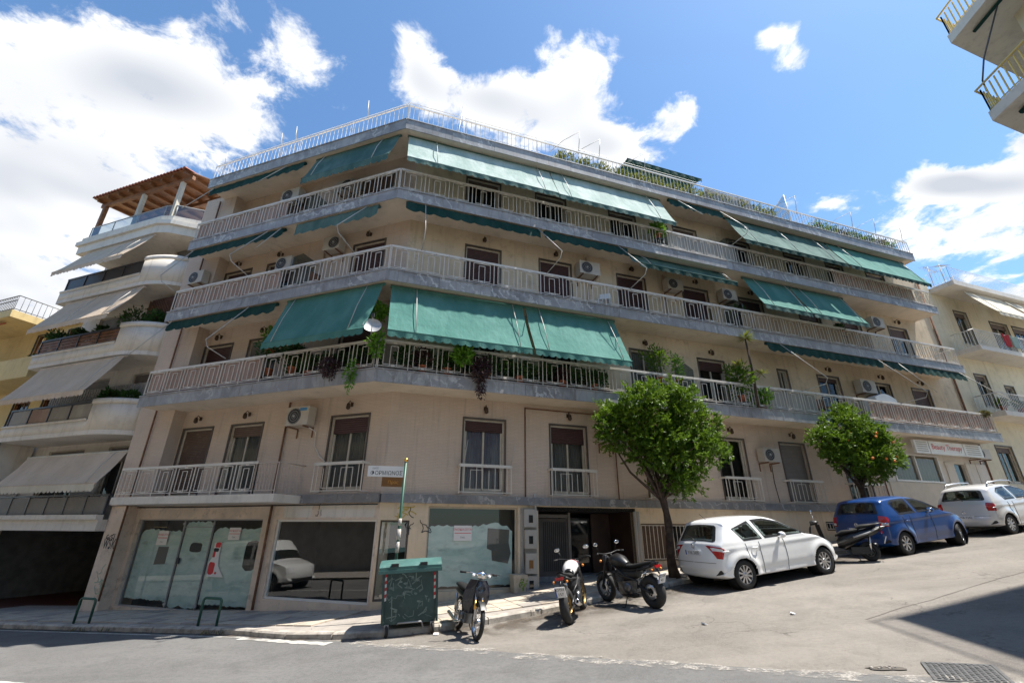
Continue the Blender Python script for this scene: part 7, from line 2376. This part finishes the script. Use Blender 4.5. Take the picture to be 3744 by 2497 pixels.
b = MB(); loft(b, [(.52, 0, .56, .06, .06), (.36, 0, .62, .11, .08), (.1, 0, .66, .12, .08), (-.2, 0, .68, .09, .06), (-.3, 0, .68, .04, .04)]); b.obj('side_panel', 'black_plastic', mp_)
b = MB(); loft(b, [(.55, 0, .70, .09, .04), (.3, 0, .74, .13, .05), (0, 0, .76, .12, .05), (-.25, 0, .77, .09, .04)]); b.obj('seat', 'seat_black', mp_)
b = MB(); b.box((.52, 0, .27), (.34, .20, .16)); b.lathe([(.001, -.14), (.09, -.13), (.09, .13), (.001, .14)], (.46, 0, .27), (0, 1, 0), 14); b.obj('engine', 'engine', mp_)
b = MB(); b.tube([(wb - .28, -.32, 1.02), (wb - .20, -.18, 1.03), (wb - .17, 0, .98), (wb - .20, .18, 1.03), (wb - .28, .32, 1.02)], .012, 6); b.obj('handlebar', 'chrome', mp_)
b = MB()
for s in (-1, 1): b.tube([(wb - .25, s * .26, 1.02), (wb - .31, s * .36, 1.02)], .019, 6); b.tube([(wb - .20, s * .20, 1.04), (wb - .14, s * .36, 1.03)], .006, 4)
b.obj('grips_and_levers', 'rubber', mp_)
b = MB(); b.ball((wb - .12, 0, 1.0), .10, 12, 8, (.9, 1.0, .75)); b.obj('headlight', 'chrome', mp_)
for s in (-1, 1):
    b = MB(); b.ball((wb - .13, s * .15, .985), .032, 8, 6); b.obj('indicator', 'clear_lamp', mp_)
b = MB()
for s in (-1, 1):
    b.tube([(0, s * .10, .33), (-.02, s * .11, .62)], .026, 7); b.tube([(.45, s * .07, .28), (0, s * .09, Rw)], .022, 6)
b.obj('rear_suspension', 'alloy', mp_)
b = MB(); b.tube([(.55, -.12, .22), (.3, -.14, .16), (-.25, -.16, .26)], [.018, .03, .035], 8); b.obj('exhaust', 'chrome', mp_)
b = MB(); b.tube([(.30, .10, .22), (.24, .20, .01), (.20, .21, .01)], .012, 5); b.obj('side_stand', 'black_plastic', mp_)

# scooter between the white and the blue car
p_ = FR(12.72, 3.40, 0); hd = (-dR * .62 - nR * .78)
sc = local_thing('scooter', pose(p_.x, p_.y, (hd.x, hd.y), .0, 1.3, .0) @ Matrix.Diagonal((.92, 1.25, .98, 1.0)), 'black scooter parked between the white car and the blue car', 'scooter', 'motorcycles parked by the kerb')
wb = 1.38; Rw = .25
bike_wheel(sc, 0, Rw, .07, None, 'alloy', 'rear_wheel', 6, False, False); bike_wheel(sc, wb, Rw, .06, None, 'alloy', 'front_wheel', 6)
b = MB(); loft(b, [(.74, 0, .46, .12, .10), (.58, 0, .53, .17, .20), (.34, 0, .60, .19, .17), (.05, 0, .68, .18, .13), (-.25, 0, .76, .14, .10), (-.46, 0, .83, .07, .05), (-.55, 0, .85, .02, .02)]); b.obj('rear_body', 'bike_black', sc)
b = MB(); loft(b, [(.74, 0, .68, .10, .03), (.55, 0, .76, .16, .06), (.28, 0, .78, .17, .05), (.14, 0, .80, .17, .06)]); b.obj('seat', 'seat_black', sc)
b = MB(); loft(b, [(.16, 0, .84, .13, .06), (.06, 0, .88, .15, .06), (-.18, 0, .90, .14, .05), (-.34, 0, .91, .08, .04)]); b.obj('pillion_seat', 'seat_black', sc)
for s_ in (-1, 1):
    b = MB(); b.tube([(.30, s_ * .185, .62), (-.05, s_ * .185, .70), (-.40, s_ * .10, .82)], [.02, .028, .008], 6); b.obj('side_trim', 'grey_metal', sc)
    b = MB(); b.tube([(-.02, s_ * .15, .26), (-.10, s_ * .15, .62)], .028, 8); b.obj('shock_absorber', 'chrome', sc)
b = MB(); b.tube([(-.05, .13, .88), (-.42, .12, .94), (-.50, 0, .95), (-.42, -.12, .94), (-.05, -.13, .88)], .014, 6); b.obj('grab_rail', 'black_plastic', sc)
b = MB(); rows = []
for k in range(12):
    t = k / 11; z = 1.0 - .78 * t; x = wb - .20 - .02 * t - .18 * t * t; w_ = .10 + .18 * math.sin(math.pi * min(1, t * .75 + .15))
    rows.append([Vector((x - .12 * (y / w_) ** 2, y, z)) for y in [w_ * (-1 + 2 * m_ / 8) for m_ in range(9)]])
b.grid(rows); b.obj('leg_shield', 'bike_black', sc, normals=False)
b = MB(); loft(b, [(wb - .08, 0, .95, .10, .05), (wb - .02, 0, .80, .16, .12), (wb + .02, 0, .62, .12, .12), (wb - .05, 0, .5, .06, .06)]); b.obj('front_cowl', 'bike_black', sc)
b = MB(); b.box((wb - .52, 0, .25), (.56, .36, .08)); b.obj('footboard', 'black_plastic', sc)
b = MB(); b.tube([(wb, .08, Rw), (wb - .12, .06, .6)], .025, 6); b.tube([(wb, -.08, Rw), (wb - .12, -.06, .6)], .025, 6); b.obj('fork', 'alloy', sc)
b = MB(); rows = [[Vector((wb - math.sin(a) * (Rw + .03), y, Rw + math.cos(a) * (Rw + .03) - abs(y) * .25)) for y in (-.08, 0, .08)] for a in [-1.1 + 2.0 * k / 9 for k in range(10)]]
b.grid(rows); b.obj('front_mudguard', 'bike_black', sc)
b = MB(); b.box((.18, .10, .28), (.50, .12, .18)); b.obj('engine', 'black_plastic', sc)
b = MB(); b.lathe([(.02, -.25), (.06, -.2), (.065, .18), (.04, .25), (.001, .25)], (-.02, -.17, .34), Vector((-1, 0, .3)), 12); b.obj('exhaust', 'black_plastic', sc)
b = MB(); b.tube([(wb - .30, -.34, 1.06), (wb - .20, -.15, 1.05), (wb - .20, .15, 1.05), (wb - .30, .34, 1.06)], .014, 6); b.obj('handlebar', 'black_plastic', sc)
b = MB(); loft(b, [(wb - .08, 0, 1.04, .08, .06), (wb - .18, 0, 1.06, .13, .07), (wb - .28, 0, 1.05, .08, .05)]); b.obj('dashboard', 'black_plastic', sc)
for s in (-1, 1):
    b = MB(); b.tube([(wb - .22, s * .22, 1.08), (wb - .20, s * .32, 1.30)], .008, 5); ms = b.obj('mirror_stem', 'chrome', sc)
    b = MB(); b.ball((wb - .20, s * .34, 1.33), .07, 12, 8, (.3, .8, 1.0)); b.obj('mirror', 'chrome', ms)
b = MB(); b.box((-.43, 0, .72), (.04, .20, .07)); b.obj('tail_light', 'red_lamp', sc)
mp = Matrix.Rotation(-.5, 3, 'Y')
b = MB(); b.box((-.46, 0, .52), (.008, .20, .20), mp); pl = b.obj('number_plate', 'plate_white', sc)
for k, tx in enumerate(('XEA', '921')):
    text_obj('plate_letters', tx, .075, lambda u, v, k=k: Vector((-.46, 0, .52)) + mp @ Vector((-.0065, -u, .02 - .085 * k + v)), pl, 'black_print')
b = MB(); rows = [[Vector((-math.sin(a) * (Rw + .05), y, Rw + math.cos(a) * (Rw + .05))) for y in (-.07, 0, .07)] for a in [.2 + 1.3 * k / 7 for k in range(8)]]
b.grid(rows); b.obj('rear_mudguard', 'black_plastic', sc)
b = MB(); b.tube([(.35, .12, .16), (.28, .26, .01), (.22, .27, .01)], .012, 5); b.obj('side_stand', 'black_plastic', sc)

# white van across the road, mirrored in the clear shop window
vp = Vector((-12.9, 9.25)); vh = (-dL).to_2d()
sil_van = [(.05, .35), (.0, .6), (.02, 1.2), (.08, 1.75), (.3, 1.93), (1.5, 1.96), (2.8, 1.94), (3.1, 1.86), (3.45, 1.5), (3.75, 1.17), (4.1, 1.05), (4.45, .92), (4.6, .7), (4.62, .45), (4.5, .28), (3.4, .24), (2, .24), (.7, .25)]
st = vp - vh * 4.6
van = make_car('white van parked across the main road, mirrored in the shop glass', pose(st.x, st.y, vh, .012, 4.0), sil_van, 4.65, 1.84, 1.12, 1.96, (.85, 3.75), .32, 'van_white',
         [[(1.3, 1.72), (2.35, 1.74), (2.35, 1.22), (1.3, 1.22)], [(2.5, 1.74), (2.95, 1.72), (3.42, 1.36), (3.42, 1.2), (2.5, 1.2)]],
         (3.08, 3.72), (1.25, 1.7), ((.7, 1.1), lambda f: (tj0(.88), 13.2)), ((.88, .66), lambda f: (tj0(.6), 13.5)), '', taper=.12, plate=(.02, .6, .4), interior=False)
van.name = 'parked_van'; van['category'] = 'van'; del van['group']
# ------------------------------------------------------------------ waste container
bn = local_thing('waste_container', pose(-2.40, 9.78, (.985, .17), .0, 1.2) @ Matrix.Diagonal((.88, .95, 1.0, 1.0)), 'dark green wheeled waste container scrawled with chalky graffiti at the corner', 'bin')
# local: x along the front, y away from the viewer, z up
b = MB(); lo_ = [(.06, .10, .20), (1.14, .10, .20), (1.14, .82, .20), (.06, .82, .20)]; hi_ = [(.0, .0, 1.12), (1.2, .0, 1.12), (1.2, .95, 1.12), (.0, .95, 1.12)]
b.add(lo_ + hi_, [(3, 2, 1, 0), (0, 1, 5, 4), (1, 2, 6, 5), (2, 3, 7, 6), (3, 0, 4, 7)]); bd = b.obj('body', 'bin_green', bn)
for x in (.0, 1.2):
    b = MB(); xx = .03 if x == 0 else 1.17
    b.box((xx, .02, .66), (.05, .06, .9), Matrix.Rotation(.11, 3, 'X')); b.obj('corner_rib', 'bin_green', bd)
b = MB(); b.box((.6, .47, 1.13), (1.30, 1.04, .06)); b.obj('rim', 'bin_green', bn)
ld = MB(); rows = []
for k in range(13):
    t = k / 12; y = -.06 + 1.10 * t; z = 1.17 + .10 * math.sin(math.pi * min(1, t * 1.05)) ** .6 + .015
    rows.append([Vector((x, y, z - .03 * abs(x - .6) ** 4)) for x in [-.07 + 1.34 * m_ / 14 for m_ in range(15)]])
ld.grid(rows); front = [Vector((p.x, p.y, 1.08)) for p in rows[0]]; ld.grid([rows[0], front], smooth=False)
for ix in (0, -1): ld.grid([[r[ix] for r in rows], [Vector((r[ix].x, r[ix].y, 1.10)) for r in rows]], smooth=False)
lid = ld.obj('lid', 'bin_lid', bn, normals=False)
for x in (.26, .88):
    b = MB(); b.box((x, -.05, 1.215), (.16, .07, .05)); b.obj('lid_grip', 'black_plastic', lid)
b = MB(); b.box((.6, -.075, 1.10), (1.36, .03, .06)); b.obj('lid_lip', 'bin_lid', lid)
for k, (x, y) in enumerate(((.12, .12), (1.08, .12), (1.08, .78), (.12, .78))):
    b = MB(); b.lathe([(.02, -.03), (.085, -.028), (.10, -.015), (.10, .015), (.085, .028), (.02, .03)], (x, y - .05, .10), Vector((1, .25, 0)), 18); w_ = b.obj('wheel', 'rubber', bn)
    b = MB(); b.lathe([(.001, -.032), (.06, -.031), (.06, .031), (.001, .032)], (x, y - .05, .10), Vector((1, .25, 0)), 14); b.obj('hub', 'wheel_grey', w_)
    b = MB(); b.box((x, y - .02, .19), (.09, .10, .04)); b.box((x - .04, y - .03, .14), (.01, .06, .10)); b.box((x + .04, y - .03, .14), (.01, .06, .10)); b.obj('fork', 'grey_metal', w_)
b = MB(); b.tube([(.34, .08, .20), (.36, -.02, .235), (.84, -.02, .235), (.86, .08, .20), (.88, .08, .12)], .016, 6); b.obj('foot_bar', 'grey_metal', bn)
fx = lambda x, z: Vector((x + .0, .10 - (z - .20) * .1087 - .004, z))
for sx_, nm_ in ((.05, 0), (1.15, 1)):      # red and white reflector strips
    for k in range(8):
        z = .58 + k * .058; x0 = sx_ - .045 + (0.0)
        b = MB(); b.add([fx(x0, z), fx(x0 + .09, z + .03), fx(x0 + .09, z + .088), fx(x0, z + .058)], [(0, 1, 2, 3)]); b.obj('reflector', 'red_print' if k % 2 else 'paper', bd)
def bin_stroke(pts, r=.012):
    b = MB()
    for p, q in zip(pts, pts[1:]):
        dx, dz_ = q[0] - p[0], q[1] - p[1]; l = math.hypot(dx, dz_) or 1; nx, nz_ = -dz_ / l * r, dx / l * r
        P = [fx(p[0] + nx, p[1] + nz_), fx(q[0] + nx, q[1] + nz_), fx(q[0] - nx, q[1] - nz_), fx(p[0] - nx, p[1] - nz_)]
        b.add([v + Vector((0, -.003, 0)) for v in P], [(0, 1, 2, 3)])
    b.obj('chalk_stroke', 'chalk', bd, normals=False)
for pts in ([(.12, .92), (.20, .98), (.14, .84), (.24, .78), (.22, .92)], [(.28, .96), (.40, 1.0), (.32, .88), (.42, .80)], [(.50, .82), (.56, .95), (.62, .82)], [(.48, .80), (.64, .80)], [(.46, .74), (.66, .74)], [(.55, .99), (.60, 1.02), (.66, .99)],
            [(.72, 1.06), (.73, .92), (.84, 1.0)], [(.72, .78), (.82, .86), (.86, .78), (.80, .72)], [(.10, .68), (.16, .62), (.22, .68), (.28, .62), (.34, .70), (.44, .66), (.50, .72), (.60, .68)], [(.22, .66), (.23, .28)], [(.12, .32), (.34, .34)], [(.17, .28), (.23, .24), (.30, .31)],
            [(.50, .36), (.56, .30), (.68, .32), (.70, .42)], [(.76, .42), (.78, .52), (.86, .56), (.88, .46)], [(.78, .32), (.92, .38)]):
    bin_stroke([(p[0] + rnd.uniform(-.02, .02), p[1] + rnd.uniform(-.02, .02)) for p in pts], rnd.uniform(.005, .011))
for _ in range(26):
    x, z = rnd.uniform(.12, 1.0), rnd.uniform(.28, 1.0); a = rnd.uniform(0, 6.28); pp_ = [(x, z)]
    for k in range(rnd.randint(2, 5)):
        a += rnd.uniform(-.8, .8); x += .03 * math.cos(a); z += .03 * math.sin(a); pp_.append((min(1.06, max(.08, x)), min(1.05, max(.25, z))))
    bin_stroke(pp_, rnd.uniform(.003, .012))
for _ in range(9):
    cx_, cz_ = rnd.uniform(.15, .95), rnd.uniform(.30, .98); b = MB(); sd_ = rnd.uniform(0, 50)
    b.add([fx(cx_ + rnd.uniform(.02, .05) * math.cos(a) * (1 + .6 * nz(a * 3, sd_)), cz_ + .022 * math.sin(a) * (1 + .8 * nz(a * 4, sd_))) + Vector((0, -.0035, 0)) for a in [6.283 * k / 18 for k in range(18)]], [tuple(range(18))]); b.obj('chalk_smear', 'chalk', bd, normals=False)

# ------------------------------------------------------------------ street name pole
pl_ = thing('street_sign', G(-2.52, 10.99, .12), 'green pole with white street name plate and brown plate below', 'sign')
top = 1.87
base = G(-2.52, 10.99, .1); z0w = base.z
def PZ(t): return Vector((-2.52 + .012 * t, 10.99, z0w + t))
hp = H + 1.45 - z0w
b = MB(); b.tube([PZ(0), PZ(hp)], .032, 10); b.obj('pole', 'green_paint', pl_)
b = MB(); b.ball(PZ(hp + .04), .05, 12, 8); b.obj('finial', 'gold', pl_)
sdir = Vector((-.985, -.10, 0)).normalized(); sn = Vector((sdir.y, -sdir.x, 0))
if sn.y > 0: sn = -sn
def plate(zlo, zhi, w, mat, name, x0=.03):
    b = MB(); c = PZ(hp); P = []
    for dn in (-.008, .008):
        for (s, z) in ((x0, zlo), (x0 + w, zlo + .01), (x0 + w, zhi + .01), (x0, zhi)):
            P.append(Vector((c.x, c.y, H + z)) + sdir * s + sn * dn)
    b.add(P, [(0, 1, 2, 3), (7, 6, 5, 4), (0, 1, 5, 4), (1, 2, 6, 5), (2, 3, 7, 6), (3, 0, 4, 7)]); return b.obj(name, mat, pl_)
np_ = plate(1.10, 1.34, .82, 'paper', 'name_plate')
plate(.88, 1.09, .48, 'brown_sign', 'brown_plate')
tf = lambda zz, s0: (lambda x, y: Vector((PZ(hp).x, PZ(hp).y, H + zz + y)) + sdir * (s0 - x) + sn * .010)
text_obj('street_name', 'ΦΟΡΜΙΩΝΟΣ', .125, tf(1.145, .42), np_, 'black_print', sx=.92)
text_obj('prefix', 'ΟΔΟΣ', .05, tf(1.275, .68), np_, 'black_print')
text_obj('brown_letters', 'Προς', .10, tf(.95, .25), pl_, 'gold')
for (t0, t1, rr_, m_) in ((.75, .82, .040, 'sticker'), (.95, 1.15, .0345, 'sticker'), (1.3, 1.52, .038, 'sticker'), (1.56, 1.78, .045, 'sticker'), (1.85, 2.0, .036, 'sticker')):
    b = MB(); b.tube([PZ(t0), PZ((t0 + t1) / 2), PZ(t1)], [rr_, rr_ * 1.12, rr_], 9); b.obj('sticker', m_, pl_)

# ------------------------------------------------------------------ hoop barriers, pots
def hoop(u, label):
    p = FL(u, 2.02, 0); r = thing('hoop_barrier', G(p.x, p.y, KH), label, 'barrier', 'green hoops on the pavement')
    a, c = FL(u + .24, 2.05, 0), FL(u - .24, 2.0, 0); za, zc_ = ground(a.x, a.y) + KH - .03, ground(c.x, c.y) + KH - .03
    h = .56; A = Vector((a.x, a.y, 0)); B = Vector((c.x, c.y, 0)); d = (B - A)
    b = MB(); pts = [A + Vector((0, 0, za)), A + Vector((0, 0, za + h - .07))]
    for k in range(1, 5): pts.append(A + d * (.14 * (1 - math.cos(k * math.pi / 8))) + Vector((0, 0, za + h - .07 + .07 * math.sin(k * math.pi / 8))))
    for k in range(3, -1, -1): pts.append(B - d * (.14 * (1 - math.cos(k * math.pi / 8))) + Vector((0, 0, za + h - .07 + .07 * math.sin(k * math.pi / 8))))
    pts.append(B + Vector((0, 0, zc_)))
    b.tube(pts, .028, 8); b.obj('tube', 'green_paint', r)
hoop(6.85, 'dark green hoop barrier on the pavement near the garage of the white house')
hoop(2.72, 'dark green hoop barrier on the pavement before the clear shop window')
p = FR(3.72, .32, 0); r = thing('plant_tub', G(p.x, p.y, KH), 'square cream tub painted with green leaves against the meter boxes', 'tub')
b = MB(); b0 = G(p.x, p.y, KH); m3 = Matrix((dR, Vector((nR.x, nR.y, 0)), Vector((0, 0, 1)))).transposed()
P = [b0 + m3 @ Vector((x, y, 0)) for x, y in ((-.15, -.15), (.15, -.15), (.15, .15), (-.15, .15))] + [b0 + m3 @ Vector((x, y, .42)) for x, y in ((-.2, -.2), (.2, -.2), (.2, .2), (-.2, .2))]
b.hexa(P); b.obj('tub', 'wood_frame', r)
b = MB()
for k in range(16):
    x, z = rnd.uniform(-.02, .17), rnd.uniform(.02, .3)
    b.leaf(b0 + m3 @ Vector((x, .155 + z * .12 + .006, z)), m3 @ Vector((rnd.uniform(-1, 1), .12, rnd.uniform(-.4, 1))), m3 @ Vector((0, 1, 0)), .08, .04)
b.obj('painted_leaves', 'leaf_bright', r, normals=False)
# litter and leaves by the kerb
for k, (x, y) in enumerate(((-1.38, 9.85), (4.9, 9.1), (3.3, 9.0))):
    b = MB(); b.box(G(x, y, .02), (.09, .07, .02), Matrix.Rotation(k, 3, 'Z') @ Matrix.Rotation(.3, 3, 'X')); tag(b.obj('paper_scrap', 'paper'), ('crumpled white paper scrap between the bin and the moped', 'flattened paper scrap lying on the sloping street', 'second paper scrap on the sloping street')[k], 'litter')
b = MB()
for k in range(260):
    u, o = rnd.uniform(3, 9), 2.2 + abs(rnd.gauss(0, .5)); q = FR(u, o, 0)
    b.leaf(G(q.x, q.y, .012), Vector((rnd.uniform(-1, 1), rnd.uniform(-1, 1), .1)), Vector((0, 0, 1)), .05, .025)
o_ = tag(b.obj('fallen_leaves', 'leaf_dry', normals=False), 'dry leaves scattered along the gutter under the orange tree', 'leaves'); o_['kind'] = 'stuff'

# ------------------------------------------------------------------ orange trees
def orange_tree(base, trunk_top, blobs, label, seed, nleaf, fruits, lean):
    r = thing('orange_tree', base, label, 'tree', 'orange trees in the pavement')
    rr = random.Random(seed)
    sat = []
    for (c, rad) in blobs:
        for _ in range(3):
            a = rr.uniform(0, 6.283); e = rr.uniform(-.5, 1); s_ = math.sqrt(max(0, 1 - e * e))
            sat.append((tuple(Vector(c) + Vector((math.cos(a) * s_, math.sin(a) * s_, e)) * rad * .82), rad * rr.uniform(.28, .5)))
    limbs_of = blobs
    blobs = [(c, rad * .88) for c, rad in blobs] + sat
    tb = Vector(base); tt = Vector(trunk_top)
    b = MB(); pts = []
    for k in range(9):
        t = k / 8; pts.append(tb.lerp(tt, t) + Vector((.05 * math.sin(t * 6 + seed), .04 * math.cos(t * 5), 0)) + Vector(lean) * math.sin(t * math.pi) * .5)
    b.tube(pts, [.120 - .04 * k / 8 + (.045, .012, -.006, .008, 0, .01, -.006, .012, .02)[k] for k in range(9)], 10)
    b.obj('trunk', 'bark', r)
    b = MB()
    for (c, rad) in limbs_of:
        c = Vector(c); st = pts[-1] - Vector((0, 0, rr.uniform(0, .35)))
        mid = st.lerp(c, .5) + Vector((rr.uniform(-.15, .15), rr.uniform(-.15, .15), rr.uniform(-.05, .2)))
        b.tube([st, mid, c], [.045, .03, .012], 6)
        for _ in range(3):
            b.tube([mid.lerp(c, rr.uniform(.2, .8)), c + Vector((rr.uniform(-1, 1), rr.uniform(-1, 1), rr.uniform(-.6, .9))) * rad * .7], [.014, .005], 4)
    b.obj('limbs', 'bark', r)
    b = MB(); tot = sum(q[1] ** 2 for q in blobs)
    for (c, rad) in blobs:
        c = Vector(c)
        twigs = []
        for _ in range(int(nleaf / 9 * rad ** 2 / tot)):
            a = rr.uniform(0, 6.2832); e = rr.uniform(-1, 1); s = math.sqrt(1 - e * e); d = Vector((math.cos(a) * s, math.sin(a) * s, e))
            k = .86 + .62 * mnoise.noise(d * 2.3 + c * 1.7)
            if mnoise.noise(d * 2.6 + c * 2.9 + Vector((5, 2, 8))) < .02: continue
            p = c + d * rad * k * (rr.random() ** .40)
            out = (d + Vector((rr.uniform(-.6, .6), rr.uniform(-.6, .6), rr.uniform(-.2, .7)))).normalized()
            for q in range(9):
                dd = (out + Vector((rr.uniform(-1, 1), rr.uniform(-1, 1), rr.uniform(-.7, .8))) * .95)
                b.leaf(p + out * (q * .016), dd, Vector((rr.uniform(-.7, .7), rr.uniform(-.7, .7), rr.uniform(.3, 1))), rr.uniform(.06, .135), rr.uniform(.034, .058))
    for _ in range(60):
        c, rad = blobs[rr.randrange(len(blobs))]; c = Vector(c); a = rr.uniform(0, 6.28); d = Vector((math.cos(a), math.sin(a), rr.uniform(-.1, 1.2))).normalized()
        for q in range(16):
            p = c + d * (rad * .85 + q * .022)
            b.leaf(p, d + Vector((rr.uniform(-1, 1), rr.uniform(-1, 1), rr.uniform(-.5, .8))), Vector((rr.uniform(-.7, .7), rr.uniform(-.7, .7), 1)), rr.uniform(.07, .12), .045)
    b.obj('crown', 'leaf_orange', r, normals=False)
    for (x, y, z) in fruits:
        b = MB(); b.ball((x, y, z), .043, 10, 7); b.obj('orange', 'fruit', r)
    return r


def blobs_at(F, cu, co, cz, spec):
    out = []
    for (du, do, dz_, rad) in spec:
        p = F(cu + du, co + do, cz + dz_); out.append(((p.x, p.y, p.z), rad))
    return out


p = FR(7.62, 1.80, 0); tb_ = G(p.x, p.y, KH - .03); tt_ = FR(7.35, 1.95, .95)
spec1 = [(0, 0, 2.45, 1.0), (-1.0, .1, 2.5, .78), (1.1, -.05, 2.45, .82), (-.65, .2, 3.15, .75), (.45, .1, 3.3, .78), (1.2, 0, 3.1, .66), (-1.25, 0, 2.95, .5), (.3, .25, 1.85, .85), (-.6, .1, 1.9, .62), (1.0, .1, 1.8, .6), (.15, .1, 1.3, .5), (.45, .15, 1.05, .38), (-.2, .2, 3.7, .48), (.85, .05, 3.75, .45), (1.75, .0, 2.6, .45), (1.95, 0, 2.0, .40), (1.0, .1, 1.2, .34), (-1.6, .1, 2.2, .45), (-1.75, .1, 2.7, .36), (2.0, 0, 2.9, .32)]
orange_tree(tb_, tt_, blobs_at(FR, 7.35, 2.0, .05, spec1), 'orange tree with tall rounded crown growing beside the white car', 4, 84000, [tuple(FR(5.75, 2.2, 2.5))], (-.10, 0, 0))
p = FR(15.75, 1.45, 0); tb_ = G(p.x, p.y, KH - .03); tt_ = FR(15.3, 1.75, 1.6)
spec2 = [(0, 0, 2.0, .85), (-1.0, .1, 2.1, .68), (1.0, .0, 2.05, .70), (-.5, .1, 2.75, .66), (.4, .1, 2.65, .64), (-1.5, .0, 2.35, .45), (1.6, 0, 1.95, .48), (0, .2, 1.55, .65), (-.8, .1, 1.55, .46), (.9, .1, 1.5, .46), (-.2, .1, 3.2, .42), (1.1, 0, 2.55, .42), (2.1, 0, 1.75, .28), (-1.3, .1, 1.75, .3), (.3, .1, 1.15, .34)]
spec2 = [(a + .35, c, z + .55, r_) for a, c, z, r_ in spec2]
fr2 = [tuple(FR(15.35 + a, 2.62 + c_, z + .55)) for a, c_, z in ((0.2, 0.0, 2.45), (.1, .02, 2.32), (.95, -.05, 2.2), (1.05, -.1, 2.25), (-.9, -.1, 2.4), (-.4, .05, 1.6), (.15, .1, 1.6), (1.2, -.2, 1.75), (-1.1, -.1, 2.15), (.6, .05, 1.55))]
orange_tree(tb_, tt_, blobs_at(FR, 15.0, 1.9, .0, spec2), 'orange tree bearing ripe fruit growing behind the blue car', 9, 60000, fr2, (0, 0, 0))
